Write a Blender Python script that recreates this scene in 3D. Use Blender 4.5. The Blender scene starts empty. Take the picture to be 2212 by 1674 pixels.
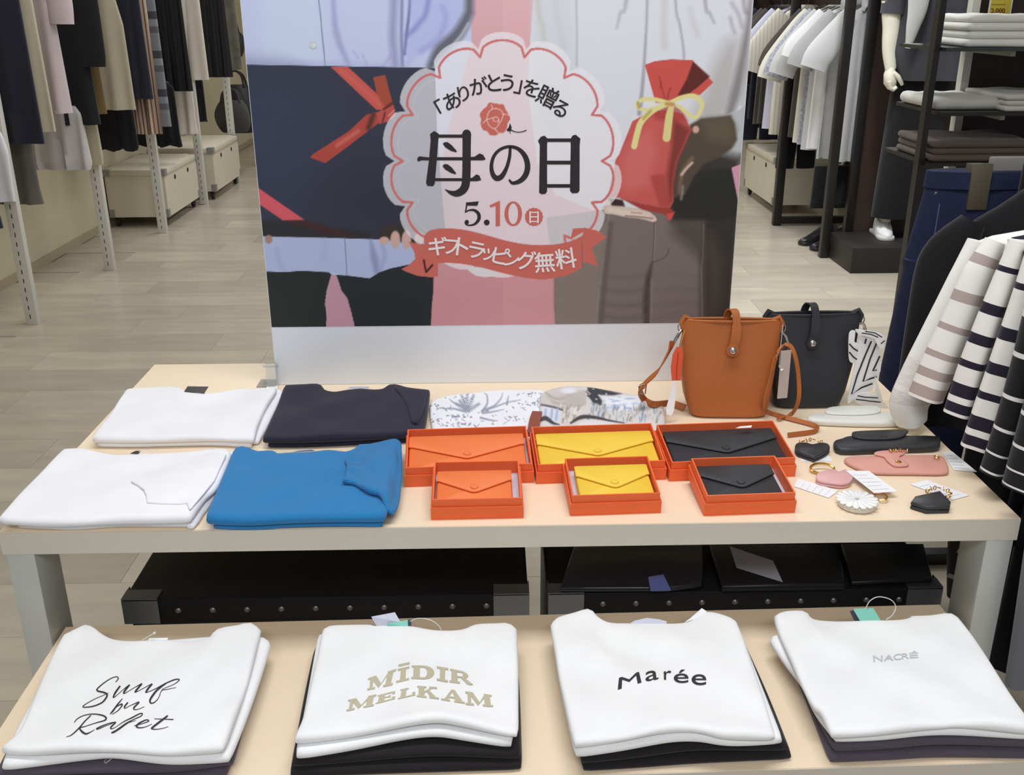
import bpy, bmesh, math, random
import numpy as np
from mathutils import Vector, Matrix
from mathutils.bvhtree import BVHTree

SC = bpy.context.scene
COL = SC.collection
random.seed(7)
RNG = np.random.RandomState(11)

# ------------------------------------------------------------------ camera
W, H = 2212, 1674
CF, PITCH, YAW, ROLL, CH = 2155.24, 0.3670525, -0.0193646, -0.0046226, 1.46416
def cam_axes():
    cp, sp, cy, sy = math.cos(PITCH), math.sin(PITCH), math.cos(YAW), math.sin(YAW)
    f = Vector((-sy*cp, cy*cp, -sp)); r = Vector((cy, sy, 0)); u = r.cross(f)
    cr, sr = math.cos(ROLL), math.sin(ROLL)
    return cr*r+sr*u, cr*u-sr*r, f
CR, CU, CFW = cam_axes()
CPOS = Vector((0, 0, CH))
cam = bpy.data.cameras.new('camera'); camo = bpy.data.objects.new('camera', cam); COL.objects.link(camo)
cam.sensor_fit = 'HORIZONTAL'; cam.sensor_width = 36.0; cam.lens = CF/W*36.0
cam.clip_start = 0.05; cam.clip_end = 60
camo.matrix_world = Matrix(((CR.x, CU.x, -CFW.x, 0), (CR.y, CU.y, -CFW.y, 0), (CR.z, CU.z, -CFW.z, CH), (0, 0, 0, 1)))
SC.camera = camo

def ray(px, py):
    return CFW*CF + CR*(px-W/2) - CU*(py-H/2)
def at(px, py, x=None, y=None, z=None):
    """pixel of the photograph -> the point of a known plane (x, y or z given) seen there"""
    d = ray(px, py)
    if z is not None: t = (z-CH)/d.z
    elif y is not None: t = y/d.y
    else: t = x/d.x
    return CPOS + d*t
def to_px(p):
    d = Vector(p)-CPOS; k = d.dot(CFW)
    return (W/2+CF*d.dot(CR)/k, H/2-CF*d.dot(CU)/k)

# ------------------------------------------------------------------ world, lights, exposure
SC.view_settings.view_transform = 'Standard'; SC.view_settings.look = 'None'
SC.view_settings.gamma = 1.0; SC.view_settings.use_curve_mapping = False
SC.view_settings.exposure = 0.0
wd = bpy.data.worlds.new('World'); SC.world = wd; wd.use_nodes = True
wd.node_tree.nodes['Background'].inputs[0].default_value = (0.97, 0.985, 1.0, 1)
wd.node_tree.nodes['Background'].inputs[1].default_value = 0.40
CEIL = 2.9
def area(name, x, y, sx, sy, power, col=(.965, .99, 1.035), z=CEIL-.05, spread=math.pi):
    l = bpy.data.lights.new(name, 'AREA'); l.shape = 'RECTANGLE'; l.size = sx; l.size_y = sy
    l.energy = power; l.color = col; l.spread = spread
    o = bpy.data.objects.new(name, l); COL.objects.link(o); o.location = (x, y, z)
    return o
area('ceiling_light_table', 0.15, 1.30, 1.7, .5, 31)
area('ceiling_light_front', 0.0, -1.1, 2.2, .6, 52)
area('ceiling_light_aisle', -1.3, 4.6, .5, 2.0, 26)
area('ceiling_light_aisle', -1.3, 8.0, .5, 2.4, 36)
area('ceiling_light_aisle', 1.0, 5.2, .5, 2.4, 44)
area('ceiling_light_aisle', 1.2, 8.4, .5, 2.4, 46)
area('ceiling_spot_right', 1.9, 4.9, .3, .3, 21, spread=math.radians(110))

# ------------------------------------------------------------------ helpers
def lin(c):
    c = np.asarray(c, float)/255.0
    return np.where(c <= .04045, c/12.92, ((c+.055)/1.055)**2.4)
def lin4(c):
    v = lin(c); return (float(v[0]), float(v[1]), float(v[2]), 1.0)

MATS = {}
def M(name, rgb, rough=.6, metal=0.0, var=.0, vscale=8.0, bump=0.0, bscale=200.0, spec=.5, coat=0.0, alpha=1.0, trans=0.0, sheen=0.0, ior=1.45):
    """plain procedural material: base colour with optional tone variation and fine relief"""
    if name in MATS: return MATS[name]
    m = bpy.data.materials.new(name); m.use_nodes = True
    nt = m.node_tree; b = nt.nodes['Principled BSDF']
    c = lin4(rgb)
    b.inputs['Base Color'].default_value = c; b.inputs['Roughness'].default_value = rough
    b.inputs['Metallic'].default_value = metal; b.inputs['Specular IOR Level'].default_value = spec
    b.inputs['Coat Weight'].default_value = coat; b.inputs['Alpha'].default_value = alpha
    b.inputs['Transmission Weight'].default_value = trans; b.inputs['IOR'].default_value = ior
    b.inputs['Sheen Weight'].default_value = sheen
    if var or bump: tc = nt.nodes.new('ShaderNodeTexCoord')
    if var:
        n = nt.nodes.new('ShaderNodeTexNoise'); n.inputs['Scale'].default_value = vscale; n.inputs['Detail'].default_value = 4
        nt.links.new(tc.outputs['Object'], n.inputs['Vector'])
        r = nt.nodes.new('ShaderNodeValToRGB')
        r.color_ramp.elements[0].position = .3; r.color_ramp.elements[1].position = .7
        r.color_ramp.elements[0].color = tuple(v*(1-var) for v in c[:3])+(1,)
        r.color_ramp.elements[1].color = tuple(min(1, v*(1+var)) for v in c[:3])+(1,)
        nt.links.new(n.outputs['Fac'], r.inputs['Fac']); nt.links.new(r.outputs['Color'], b.inputs['Base Color'])
    if bump:
        n2 = nt.nodes.new('ShaderNodeTexNoise'); n2.inputs['Scale'].default_value = bscale; n2.inputs['Detail'].default_value = 3
        nt.links.new(tc.outputs['Object'], n2.inputs['Vector'])
        bp = nt.nodes.new('ShaderNodeBump'); bp.inputs['Strength'].default_value = bump; bp.inputs['Distance'].default_value = .001
        nt.links.new(n2.outputs['Fac'], bp.inputs['Height']); nt.links.new(bp.outputs['Normal'], b.inputs['Normal'])
    MATS[name] = m
    return m
def stripes_mat(name, stops, axis=2, scale=1.0, offset=0.0, rough=.9, period=None):
    """cloth striped along one object axis: stops = [(position 0..1, rgb)] repeated every `period` metres"""
    if name in MATS: return MATS[name]
    m = bpy.data.materials.new(name); m.use_nodes = True; nt = m.node_tree; b = nt.nodes['Principled BSDF']
    b.inputs['Roughness'].default_value = rough; b.inputs['Specular IOR Level'].default_value = .25
    tc = nt.nodes.new('ShaderNodeTexCoord'); sp = nt.nodes.new('ShaderNodeSeparateXYZ')
    nt.links.new(tc.outputs['Object'], sp.inputs[0])
    a = nt.nodes.new('ShaderNodeMath'); a.operation = 'ADD'; a.inputs[1].default_value = offset
    nt.links.new(sp.outputs[axis], a.inputs[0])
    d = nt.nodes.new('ShaderNodeMath'); d.operation = 'DIVIDE'; d.inputs[1].default_value = period
    nt.links.new(a.outputs[0], d.inputs[0])
    f = nt.nodes.new('ShaderNodeMath'); f.operation = 'FRACT'; nt.links.new(d.outputs[0], f.inputs[0])
    r = nt.nodes.new('ShaderNodeValToRGB'); r.color_ramp.interpolation = 'CONSTANT'
    els = r.color_ramp.elements
    while len(els) < len(stops): els.new(.5)
    for e, (p, c) in zip(els, stops): e.position = p
    for e, (p, c) in zip(els, stops): e.position = p; e.color = lin4(c)
    nt.links.new(f.outputs[0], r.inputs['Fac']); nt.links.new(r.outputs['Color'], b.inputs['Base Color'])
    MATS[name] = m
    return m
def vcol_mat(name, rough=.5, spec=.5, coat=0.0):
    """printed surface: colour from the mesh's own 'print' colour attribute"""
    if name in MATS: return MATS[name]
    m = bpy.data.materials.new(name); m.use_nodes = True; nt = m.node_tree; b = nt.nodes['Principled BSDF']
    a = nt.nodes.new('ShaderNodeVertexColor'); a.layer_name = 'print'
    nt.links.new(a.outputs['Color'], b.inputs['Base Color'])
    b.inputs['Roughness'].default_value = rough; b.inputs['Specular IOR Level'].default_value = spec; b.inputs['Coat Weight'].default_value = coat
    MATS[name] = m
    return m
def cloth(name, rgb, rough=.9, var=.03, bump=.35, bscale=900, sheen=.15):
    return M(name, rgb, rough=rough, var=var, vscale=14, bump=bump, bscale=bscale, spec=.2, sheen=sheen)

def props(o, label=None, cat=None, group=None, kind=None):
    if label: o['label'] = label
    if cat: o['category'] = cat
    if group: o['group'] = group
    if kind: o['kind'] = kind
    return o

class MB:
    """collects verts and faces for one mesh object (world coordinates)"""
    def __init__(s): s.v = []; s.f = []
    def add(s, vs, fs):
        k = len(s.v); s.v += [tuple(p) for p in vs]; s.f += [tuple(i+k for i in f) for f in fs]; return s
    def box(s, x0, x1, y0, y1, z0, z1, mat=None, bev=0.0):
        if bev:
            e = bev; vs = []; fs = []
            bm = bmesh.new(); bmesh.ops.create_cube(bm, size=1)
            for v in bm.verts: v.co = ((x0+x1)/2+v.co.x*(x1-x0), (y0+y1)/2+v.co.y*(y1-y0), (z0+z1)/2+v.co.z*(z1-z0))
            bmesh.ops.bevel(bm, geom=bm.edges[:], offset=e, segments=2, affect='EDGES', profile=.5)
            bm.verts.index_update()
            vs = [v.co.copy() for v in bm.verts]; fs = [[v.index for v in f.verts] for f in bm.faces]; bm.free()
        else:
            vs = [Vector((x, y, z)) for x in (x0, x1) for y in (y0, y1) for z in (z0, z1)]
            fs = [(0, 1, 3, 2), (4, 6, 7, 5), (0, 4, 5, 1), (2, 3, 7, 6), (0, 2, 6, 4), (1, 5, 7, 3)]
        if mat is not None: vs = [mat @ v for v in vs]
        return s.add(vs, fs)
    def prism(s, poly, fn0, fn1):
        """poly: 2D outline (counter-clockwise); fn0/fn1 map (a,b) to the two end points"""
        n = len(poly)
        vs = [fn0(*p) for p in poly]+[fn1(*p) for p in poly]
        fs = [tuple(range(n-1, -1, -1)), tuple(range(n, 2*n))]+[(i, (i+1) % n, n+(i+1) % n, n+i) for i in range(n)]
        return s.add(vs, fs)
    def tube(s, pts, r, n=8, cap=True, up=None, flat=1.0):
        """round (or flattened: flat<1 squeezes along 'up') tube along points; r may be a list"""
        pts = [Vector(p) for p in pts]; m = len(pts)
        rs = r if isinstance(r, (list, tuple)) else [r]*m
        vs = []; fs = []; prev = None
        for i, p in enumerate(pts):
            t = (pts[min(i+1, m-1)]-pts[max(i-1, 0)]).normalized()
            ref = Vector(up) if up is not None else (prev if prev is not None else (Vector((0, 0, 1)) if abs(t.z) < .9 else Vector((1, 0, 0))))
            a = ref - t*ref.dot(t)
            if a.length < 1e-6: a = t.orthogonal()
            a.normalize(); b = t.cross(a); prev = a
            for k in range(n):
                w = 2*math.pi*k/n
                vs.append(p + a*(math.cos(w)*rs[i]*flat) + b*(math.sin(w)*rs[i]))
        for i in range(m-1):
            for k in range(n):
                fs.append((i*n+k, i*n+(k+1) % n, (i+1)*n+(k+1) % n, (i+1)*n+k))
        if cap: fs += [tuple(range(n-1, -1, -1)), tuple((m-1)*n+k for k in range(n))]
        return s.add(vs, fs)
    def strap(s, pts, w, t, side):
        """flat band of width w and thickness t along pts; side = width direction (vector or list)"""
        pts = [Vector(p) for p in pts]; m = len(pts); vs = []; fs = []
        for i, p in enumerate(pts):
            tn = (pts[min(i+1, m-1)]-pts[max(i-1, 0)]).normalized()
            sd = Vector(side[i] if isinstance(side, list) else side); sd = (sd-tn*sd.dot(tn)).normalized(); nn = tn.cross(sd)
            ww = w[i] if isinstance(w, (list, tuple)) else w
            vs += [p+sd*ww/2+nn*t/2, p-sd*ww/2+nn*t/2, p-sd*ww/2-nn*t/2, p+sd*ww/2-nn*t/2]
        for i in range(m-1):
            for k in range(4): fs.append((i*4+k, i*4+(k+1) % 4, i*4+4+(k+1) % 4, i*4+4+k))
        fs += [(3, 2, 1, 0), tuple((m-1)*4+k for k in range(4))]
        return s.add(vs, fs)
    def lathe(s, prof, c, axis=(0, 0, 1), n=16):
        """revolve profile [(r, h)] about axis through c"""
        ax = Vector(axis).normalized(); a = ax.orthogonal().normalized(); b = ax.cross(a); c = Vector(c); vs = []; fs = []
        for r, h in prof:
            for k in range(n):
                w = 2*math.pi*k/n; vs.append(c+ax*h+a*(r*math.cos(w))+b*(r*math.sin(w)))
        for i in range(len(prof)-1):
            for k in range(n): fs.append((i*n+k, i*n+(k+1) % n, (i+1)*n+(k+1) % n, (i+1)*n+k))
        fs += [tuple(range(n-1, -1, -1)), tuple((len(prof)-1)*n+k for k in range(n))]
        return s.add(vs, fs)

def catmull(pts, n=6, closed=False):
    P = [np.array(p, float) for p in pts]; m = len(P); out = []
    rng = range(m if closed else m-1)
    for i in rng:
        p0 = P[(i-1) % m] if closed or i > 0 else 2*P[0]-P[1]
        p1, p2 = P[i], P[(i+1) % m]
        p3 = P[(i+2) % m] if closed or i+2 < m else 2*P[-1]-P[-2]
        for k in range(n):
            t = k/n
            out.append(.5*((2*p1)+(-p0+p2)*t+(2*p0-5*p1+4*p2-p3)*t*t+(-p0+3*p1-3*p2+p3)*t**3))
    if not closed: out.append(P[-1])
    return [tuple(p) for p in out]

def mesh_from(name, v, f, mat, smooth=None):
    me = bpy.data.meshes.new(name); me.from_pydata([tuple(p) for p in v], [], f); me.update()
    if mat is not None: me.materials.append(mat)
    if smooth is True: me.polygons.foreach_set('use_smooth', [True]*len(me.polygons))
    return me
def shade_auto(me, angle=40):
    me.polygons.foreach_set('use_smooth', [True]*len(me.polygons))
    try: me.set_sharp_from_angle(angle=math.radians(angle))
    except Exception: pass
def fix_normals(me):
    bm = bmesh.new(); bm.from_mesh(me); bmesh.ops.recalc_face_normals(bm, faces=bm.faces[:]); bm.to_mesh(me); bm.free()

def empty(name, loc, label, cat, group=None):
    o = bpy.data.objects.new(name, None); COL.objects.link(o); o.location = loc; o.empty_display_size = .05
    return props(o, label, cat, group)
def origin_of(o):
    l = Vector(o.location)
    while o.parent is not None: o = o.parent; l = l+Vector(o.location)
    return l
def part(parent, name, mb, mat, auto=40, label=None, kind=None, normals=True):
    """a child mesh of a thing (or of a part); mb holds world coordinates"""
    off = origin_of(parent)
    me = mesh_from(name, [Vector(p)-off for p in mb.v], mb.f, mat)
    if normals: fix_normals(me)
    if auto: shade_auto(me, auto)
    o = bpy.data.objects.new(name, me); COL.objects.link(o); o.parent = parent
    return props(o, label, kind=kind)
def solo(name, mb, mat, label=None, cat=None, group=None, kind=None, auto=40, base=None, normals=True):
    """a thing that is one mesh, with its origin at its base"""
    vs = np.array(mb.v); b = Vector(base) if base is not None else Vector(((vs[:, 0].min()+vs[:, 0].max())/2, (vs[:, 1].min()+vs[:, 1].max())/2, vs[:, 2].min()))
    me = mesh_from(name, [Vector(p)-b for p in mb.v], mb.f, mat)
    if normals: fix_normals(me)
    if auto: shade_auto(me, auto)
    o = bpy.data.objects.new(name, me); COL.objects.link(o); o.location = b
    return props(o, label, cat, group, kind)
def dup(root, delta=(0, 0, 0), label=None, group=None):
    """copy of a thing with its parts and sub-parts"""
    def rec(o, par):
        c = o.copy(); COL.objects.link(c)
        if par is not None: c.parent = par
        for ch in [x for x in bpy.data.objects if x.parent == o]: rec(ch, c)
        return c
    r = rec(root, None); r.location = Vector(root.location)+Vector(delta)
    if label: r['label'] = label
    if group: r['group'] = group
    return r

# ------------------------------------------------------------------ the room
def floor_material():
    m = bpy.data.materials.new('floor_tile_stone'); m.use_nodes = True; nt = m.node_tree; b = nt.nodes['Principled BSDF']
    oi = nt.nodes.new('ShaderNodeObjectInfo'); r = nt.nodes.new('ShaderNodeValToRGB')
    tones = [(0, (176, 167, 150)), (.2, (188, 179, 162)), (.42, (178, 169, 152)), (.62, (194, 185, 167)), (.82, (170, 162, 147)), (1, (186, 176, 158))]
    els = r.color_ramp.elements
    while len(els) < len(tones): els.new(.5)
    for e, (p, c) in zip(els, tones): e.position = p; e.color = lin4(c)
    nt.links.new(oi.outputs['Random'], r.inputs['Fac'])
    tc = nt.nodes.new('ShaderNodeTexCoord'); mp = nt.nodes.new('ShaderNodeMapping'); mp.inputs['Scale'].default_value = (1.2, 5, 1)
    nt.links.new(tc.outputs['Object'], mp.inputs['Vector'])
    ad = nt.nodes.new('ShaderNodeVectorMath'); ad.operation = 'ADD'
    sc = nt.nodes.new('ShaderNodeVectorMath'); sc.operation = 'SCALE'; sc.inputs['Scale'].default_value = 37
    nt.links.new(oi.outputs['Location'], sc.inputs[0]); nt.links.new(mp.outputs[0], ad.inputs[0]); nt.links.new(sc.outputs[0], ad.inputs[1])
    n = nt.nodes.new('ShaderNodeTexNoise'); n.inputs['Scale'].default_value = 2.2; n.inputs['Detail'].default_value = 5
    nt.links.new(ad.outputs[0], n.inputs['Vector'])
    mx = nt.nodes.new('ShaderNodeMix'); mx.data_type = 'RGBA'; mx.blend_type = 'MULTIPLY'; mx.inputs[0].default_value = 1
    r2 = nt.nodes.new('ShaderNodeValToRGB'); r2.color_ramp.elements[0].position = .3; r2.color_ramp.elements[1].position = .75
    r2.color_ramp.elements[0].color = (.86, .86, .87, 1); r2.color_ramp.elements[1].color = (1.08, 1.07, 1.05, 1)
    nt.links.new(n.outputs['Fac'], r2.inputs['Fac'])
    nt.links.new(r.outputs[0], mx.inputs[6]); nt.links.new(r2.outputs[0], mx.inputs[7]); nt.links.new(mx.outputs[2], b.inputs['Base Color'])
    b.inputs['Roughness'].default_value = .23; b.inputs['Specular IOR Level'].default_value = .5
    n3 = nt.nodes.new('ShaderNodeTexNoise'); n3.inputs['Scale'].default_value = 60; nt.links.new(tc.outputs['Object'], n3.inputs['Vector'])
    bp = nt.nodes.new('ShaderNodeBump'); bp.inputs['Strength'].default_value = .05; bp.inputs['Distance'].default_value = .002
    nt.links.new(n3.outputs['Fac'], bp.inputs['Height']); nt.links.new(bp.outputs[0], b.inputs['Normal'])
    return m
FT = floor_material()
fl = solo('floor', MB().box(-3.2, 6.0, -2.5, 13.0, -.1, -.004), FT, 'beige stone-look floor of the shop laid in long staggered tiles', kind='structure', base=(0, 0, 0))
TW, TD = .98, .2448
tile_me = mesh_from('tile', *(lambda m: (m.v, m.f))(MB().box(-TW/2+.0006, TW/2-.0006, -TD/2+.0006, TD/2-.0006, -.006, 0)), FT)
ntile = 0
for j in range(36):
    yc = 0.404+TD*(j+.5)
    off = [.18, .62, .35, .88, .05, .5, .73][j % 7]*TW
    hw = min(3.0, .9+yc*.42)
    x = -3.1-TW+off
    while x < 3.4:
        if -hw-TW*.6 < x < hw+TW*.5 and x-TW/2 > -3.2:
            o = bpy.data.objects.new('tile', tile_me); COL.objects.link(o); o.parent = fl; o.location = (x, yc, 0); ntile += 1
        x += TW
print('tiles', ntile)

cream = M('wall_cream', (206, 196, 168), rough=.7, var=.02, vscale=2)
brownp = M('panel_brown', (62, 48, 42), rough=.55, var=.08, vscale=5)
props(solo('wall_left', MB().box(-2.86, -2.72, 1.5, 11.7, 0, 2.9), cream), 'cream wall behind the left clothes rack', kind='structure')
props(solo('wall_back', MB().box(-3.2, 6.0, 11.7, 11.85, 0, 2.9), cream), 'cream wall at the far end of the shop', kind='structure')
props(solo('ceiling', MB().box(-3.2, 6.0, -2.5, 13, 2.9, 3.0), M('ceiling_white', (225, 222, 214), rough=.9)), 'white shop ceiling above the lights', kind='structure')
props(solo('baseboard_left', MB().box(-2.72, -2.706, 1.5, 11.7, 0, .05), M('baseboard_tan', (172, 160, 132), rough=.6)), 'tan strip along the foot of the cream wall', kind='structure')

# ------------------------------------------------------------------ display tables
lam = M('table_laminate', (240, 219, 190), rough=.42, var=.015, vscale=3, bump=.05, bscale=300)
lam_edge = M('table_edge', (206, 199, 184), rough=.5, var=.02, vscale=5)
steel = M('brushed_steel', (198, 200, 194), rough=.38, metal=.3, var=.04, vscale=4)
under = M('table_underside', (120, 108, 92), rough=.8)
ZT = 0.75; TX0, TX1, TY0, TY1 = -0.7224, 0.7776, 1.2921, 2.0176
ut = empty('display_table', ((TX0+TX1)/2, (TY0+TY1)/2, 0), 'tall cream-topped display table with steel legs carrying the poster and bags', 'table')
TH = .036
part(ut, 'table_top', MB().box(TX0, TX1, TY0+.0015, TY1, ZT-TH, ZT), lam)
part(ut, 'front_edge', MB().box(TX0, TX1, TY0, TY0+.0015, ZT-TH, ZT-.0008), lam_edge)
for x0, x1 in ((TX0+.004, TX0+.045), (TX1-.045, TX1-.004)):
    for y0 in (TY0+.001, TY1-.078):
        part(ut, 'leg', MB().box(x0, x1, y0, y0+.075, 0, ZT-TH, bev=.0015), steel)
part(ut, 'apron', MB().box(TX0+.05, TX1-.05, TY1-.05, TY1-.02, ZT-TH-.05, ZT-TH), under)
part(ut, 'side_rail', MB().box(TX0+.012, TX0+.04, TY0+.076, TY1-.078, ZT-TH-.035, ZT-TH), steel)
part(ut, 'side_rail', MB().box(TX1-.04, TX1-.012, TY0+.076, TY1-.078, ZT-TH-.035, ZT-TH), steel)

ZL = 0.56
LR = Matrix.Rotation(math.radians(1.0), 4, 'Z')
lt = empty('display_table', (0.02, 1.1, 0), 'low cream-topped display table in front carrying stacked printed T-shirts', 'table')
LX0, LX1, LY0, LY1 = -.672, .712, .765+.225, 1.345
LM = Matrix.Translation((0.02, 1.345, 0)) @ LR @ Matrix.Translation((-.02, -1.345, 0))
part(lt, 'table_top', MB().box(LX0, LX1, LY0+.0015, LY1, ZL-.034, ZL, mat=LM), lam)
part(lt, 'front_edge', MB().box(LX0, LX1, LY0, LY0+.0015, ZL-.034, ZL-.0008, mat=LM), lam_edge)
for x0, x1 in ((LX0+.004, LX0+.045), (LX1-.045, LX1-.004)):
    for y0 in (LY0+.002, LY1-.062):
        part(lt, 'leg', MB().box(x0, x1, y0, y0+.06, 0, ZL-.034, mat=LM), steel)

# ------------------------------------------------------------------ poster board (its print is laid out on the board's own plane)
PY = 1.885; PX0, PX1, PZ0, PZP, PZ1 = -.4370, .4675, .7505, .8725, 1.72
board = empty('poster_board', ((PX0+PX1)/2, PY, ZT), 'large white-edged gift poster board standing at the back of the tall table', 'poster')
part(board, 'board', MB().box(PX0, PX1, PY, PY+.006, PZ0, PZ1, bev=.0006), M('board_white', (238, 243, 251), rough=.42))
def zA(x, y): return (500+x/3.95, y/3.95)
def zB(x, y): return (1100+x/3.95, y/3.95)
def zC(x, y): return (800+x/3.95, 60+y/3.95)
def zD(x, y): return (540+x/3.95, 400+y/3.95)
def zE(x, y): return (1060+x/3.95, 400+y/3.95)
def zF(x, y): return (860+x/4.706, 460+y/4.706)
def zG(x, y): return (900+x/6.144, 130+y/6.144)
def zP(f, pts): return [f(*p) for p in pts]

class Paint:
    """soft-edged colours evaluated at the points of the printed sheet"""
    def __init__(s, X, Y): s.X = X; s.Y = Y; s.C = np.zeros(X.shape+(3,))
    def fill(s, rgb): s.C[:] = rgb
    def sd(s, pts, closed=True):
        P = np.array(pts, float); n = len(P)
        m = 60
        x0, y0 = P.min(0)-m; x1, y1 = P.max(0)+m
        idx = np.nonzero((s.X > x0) & (s.X < x1) & (s.Y > y0) & (s.Y < y1))[0]
        x = s.X[idx]; y = s.Y[idx]
        d2 = np.full(x.shape, 1e9); ins = np.zeros(x.shape, bool); tt = np.zeros(x.shape)
        for i in range(n if closed else n-1):
            a = P[i]; b = P[(i+1) % n]; e = b-a; L = max(e@e, 1e-9)
            t = np.clip(((x-a[0])*e[0]+(y-a[1])*e[1])/L, 0, 1)
            q = (x-a[0]-t*e[0])**2+(y-a[1]-t*e[1])**2
            k = q < d2; d2 = np.where(k, q, d2); tt = np.where(k, (i+t)/max(1, n-1), tt)
            if closed:
                c = ((a[1] > y) != (b[1] > y)) & (x < (b[0]-a[0])*(y-a[1])/(b[1]-a[1] if abs(b[1]-a[1]) > 1e-9 else 1e-9)+a[0]); ins ^= c
        d = np.sqrt(d2)
        if closed: d = np.where(ins, -d, d)
        return idx, d, tt
    def mix(s, idx, a, rgb):
        s.C[idx] = s.C[idx]*(1-a[:, None])+np.asarray(rgb, float)*a[:, None] if np.ndim(rgb) == 1 else s.C[idx]*(1-a[:, None])+rgb*a[:, None]
    def poly(s, pts, rgb, soft=1.3, a=1.0, smooth=0):
        if smooth: pts = catmull(pts, smooth, closed=True)
        idx, d, _ = s.sd(pts); s.mix(idx, np.clip(.5-d/soft, 0, 1)*a, rgb)
    def line(s, pts, w, rgb, soft=1.5, a=1.0, smooth=5):
        if smooth and len(pts) > 2: pts = catmull(pts, smooth)
        idx, d, t = s.sd(pts, False)
        if isinstance(w, (list, tuple)): ww = np.interp(t, np.linspace(0, 1, len(w)), w)
        else: ww = w
        s.mix(idx, np.clip(.5-(d-ww/2)/soft, 0, 1)*a, rgb)
    def blob(s, c, rx, ry, rgb, soft=.35, a=1.0, rot=0):
        co, si = math.cos(rot), math.sin(rot); dx = s.X-c[0]; dy = s.Y-c[1]
        q = np.sqrt(((dx*co+dy*si)/rx)**2+((-dx*si+dy*co)/ry)**2)
        al = np.clip((1-q)/soft+.0, 0, 1)*a; k = np.nonzero(al > 0)[0]; s.mix(k, al[k], rgb)

def badge_outline(k, n=14, per=10, peak=1.13, c=(1085, 348), rx=215, ry=230, ryb=206):
    out = []
    for i in range(n):
        for j in range(per):
            t = j/per; ang = 2*math.pi*(i+t-.5)/n
            chord = math.cos(math.pi/n)/math.cos((t-.5)*2*math.pi/n)
            bulge = math.sqrt(max(0, 1-(2*t-1)**2))
            r = chord+(peak-chord*.985)*bulge**.85*.95
            out.append((c[0]+(rx*r+k)*math.sin(ang), c[1]-((ry if math.cos(ang) > 0 else ryb)*r+k)*math.cos(ang)))
    return out

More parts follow.
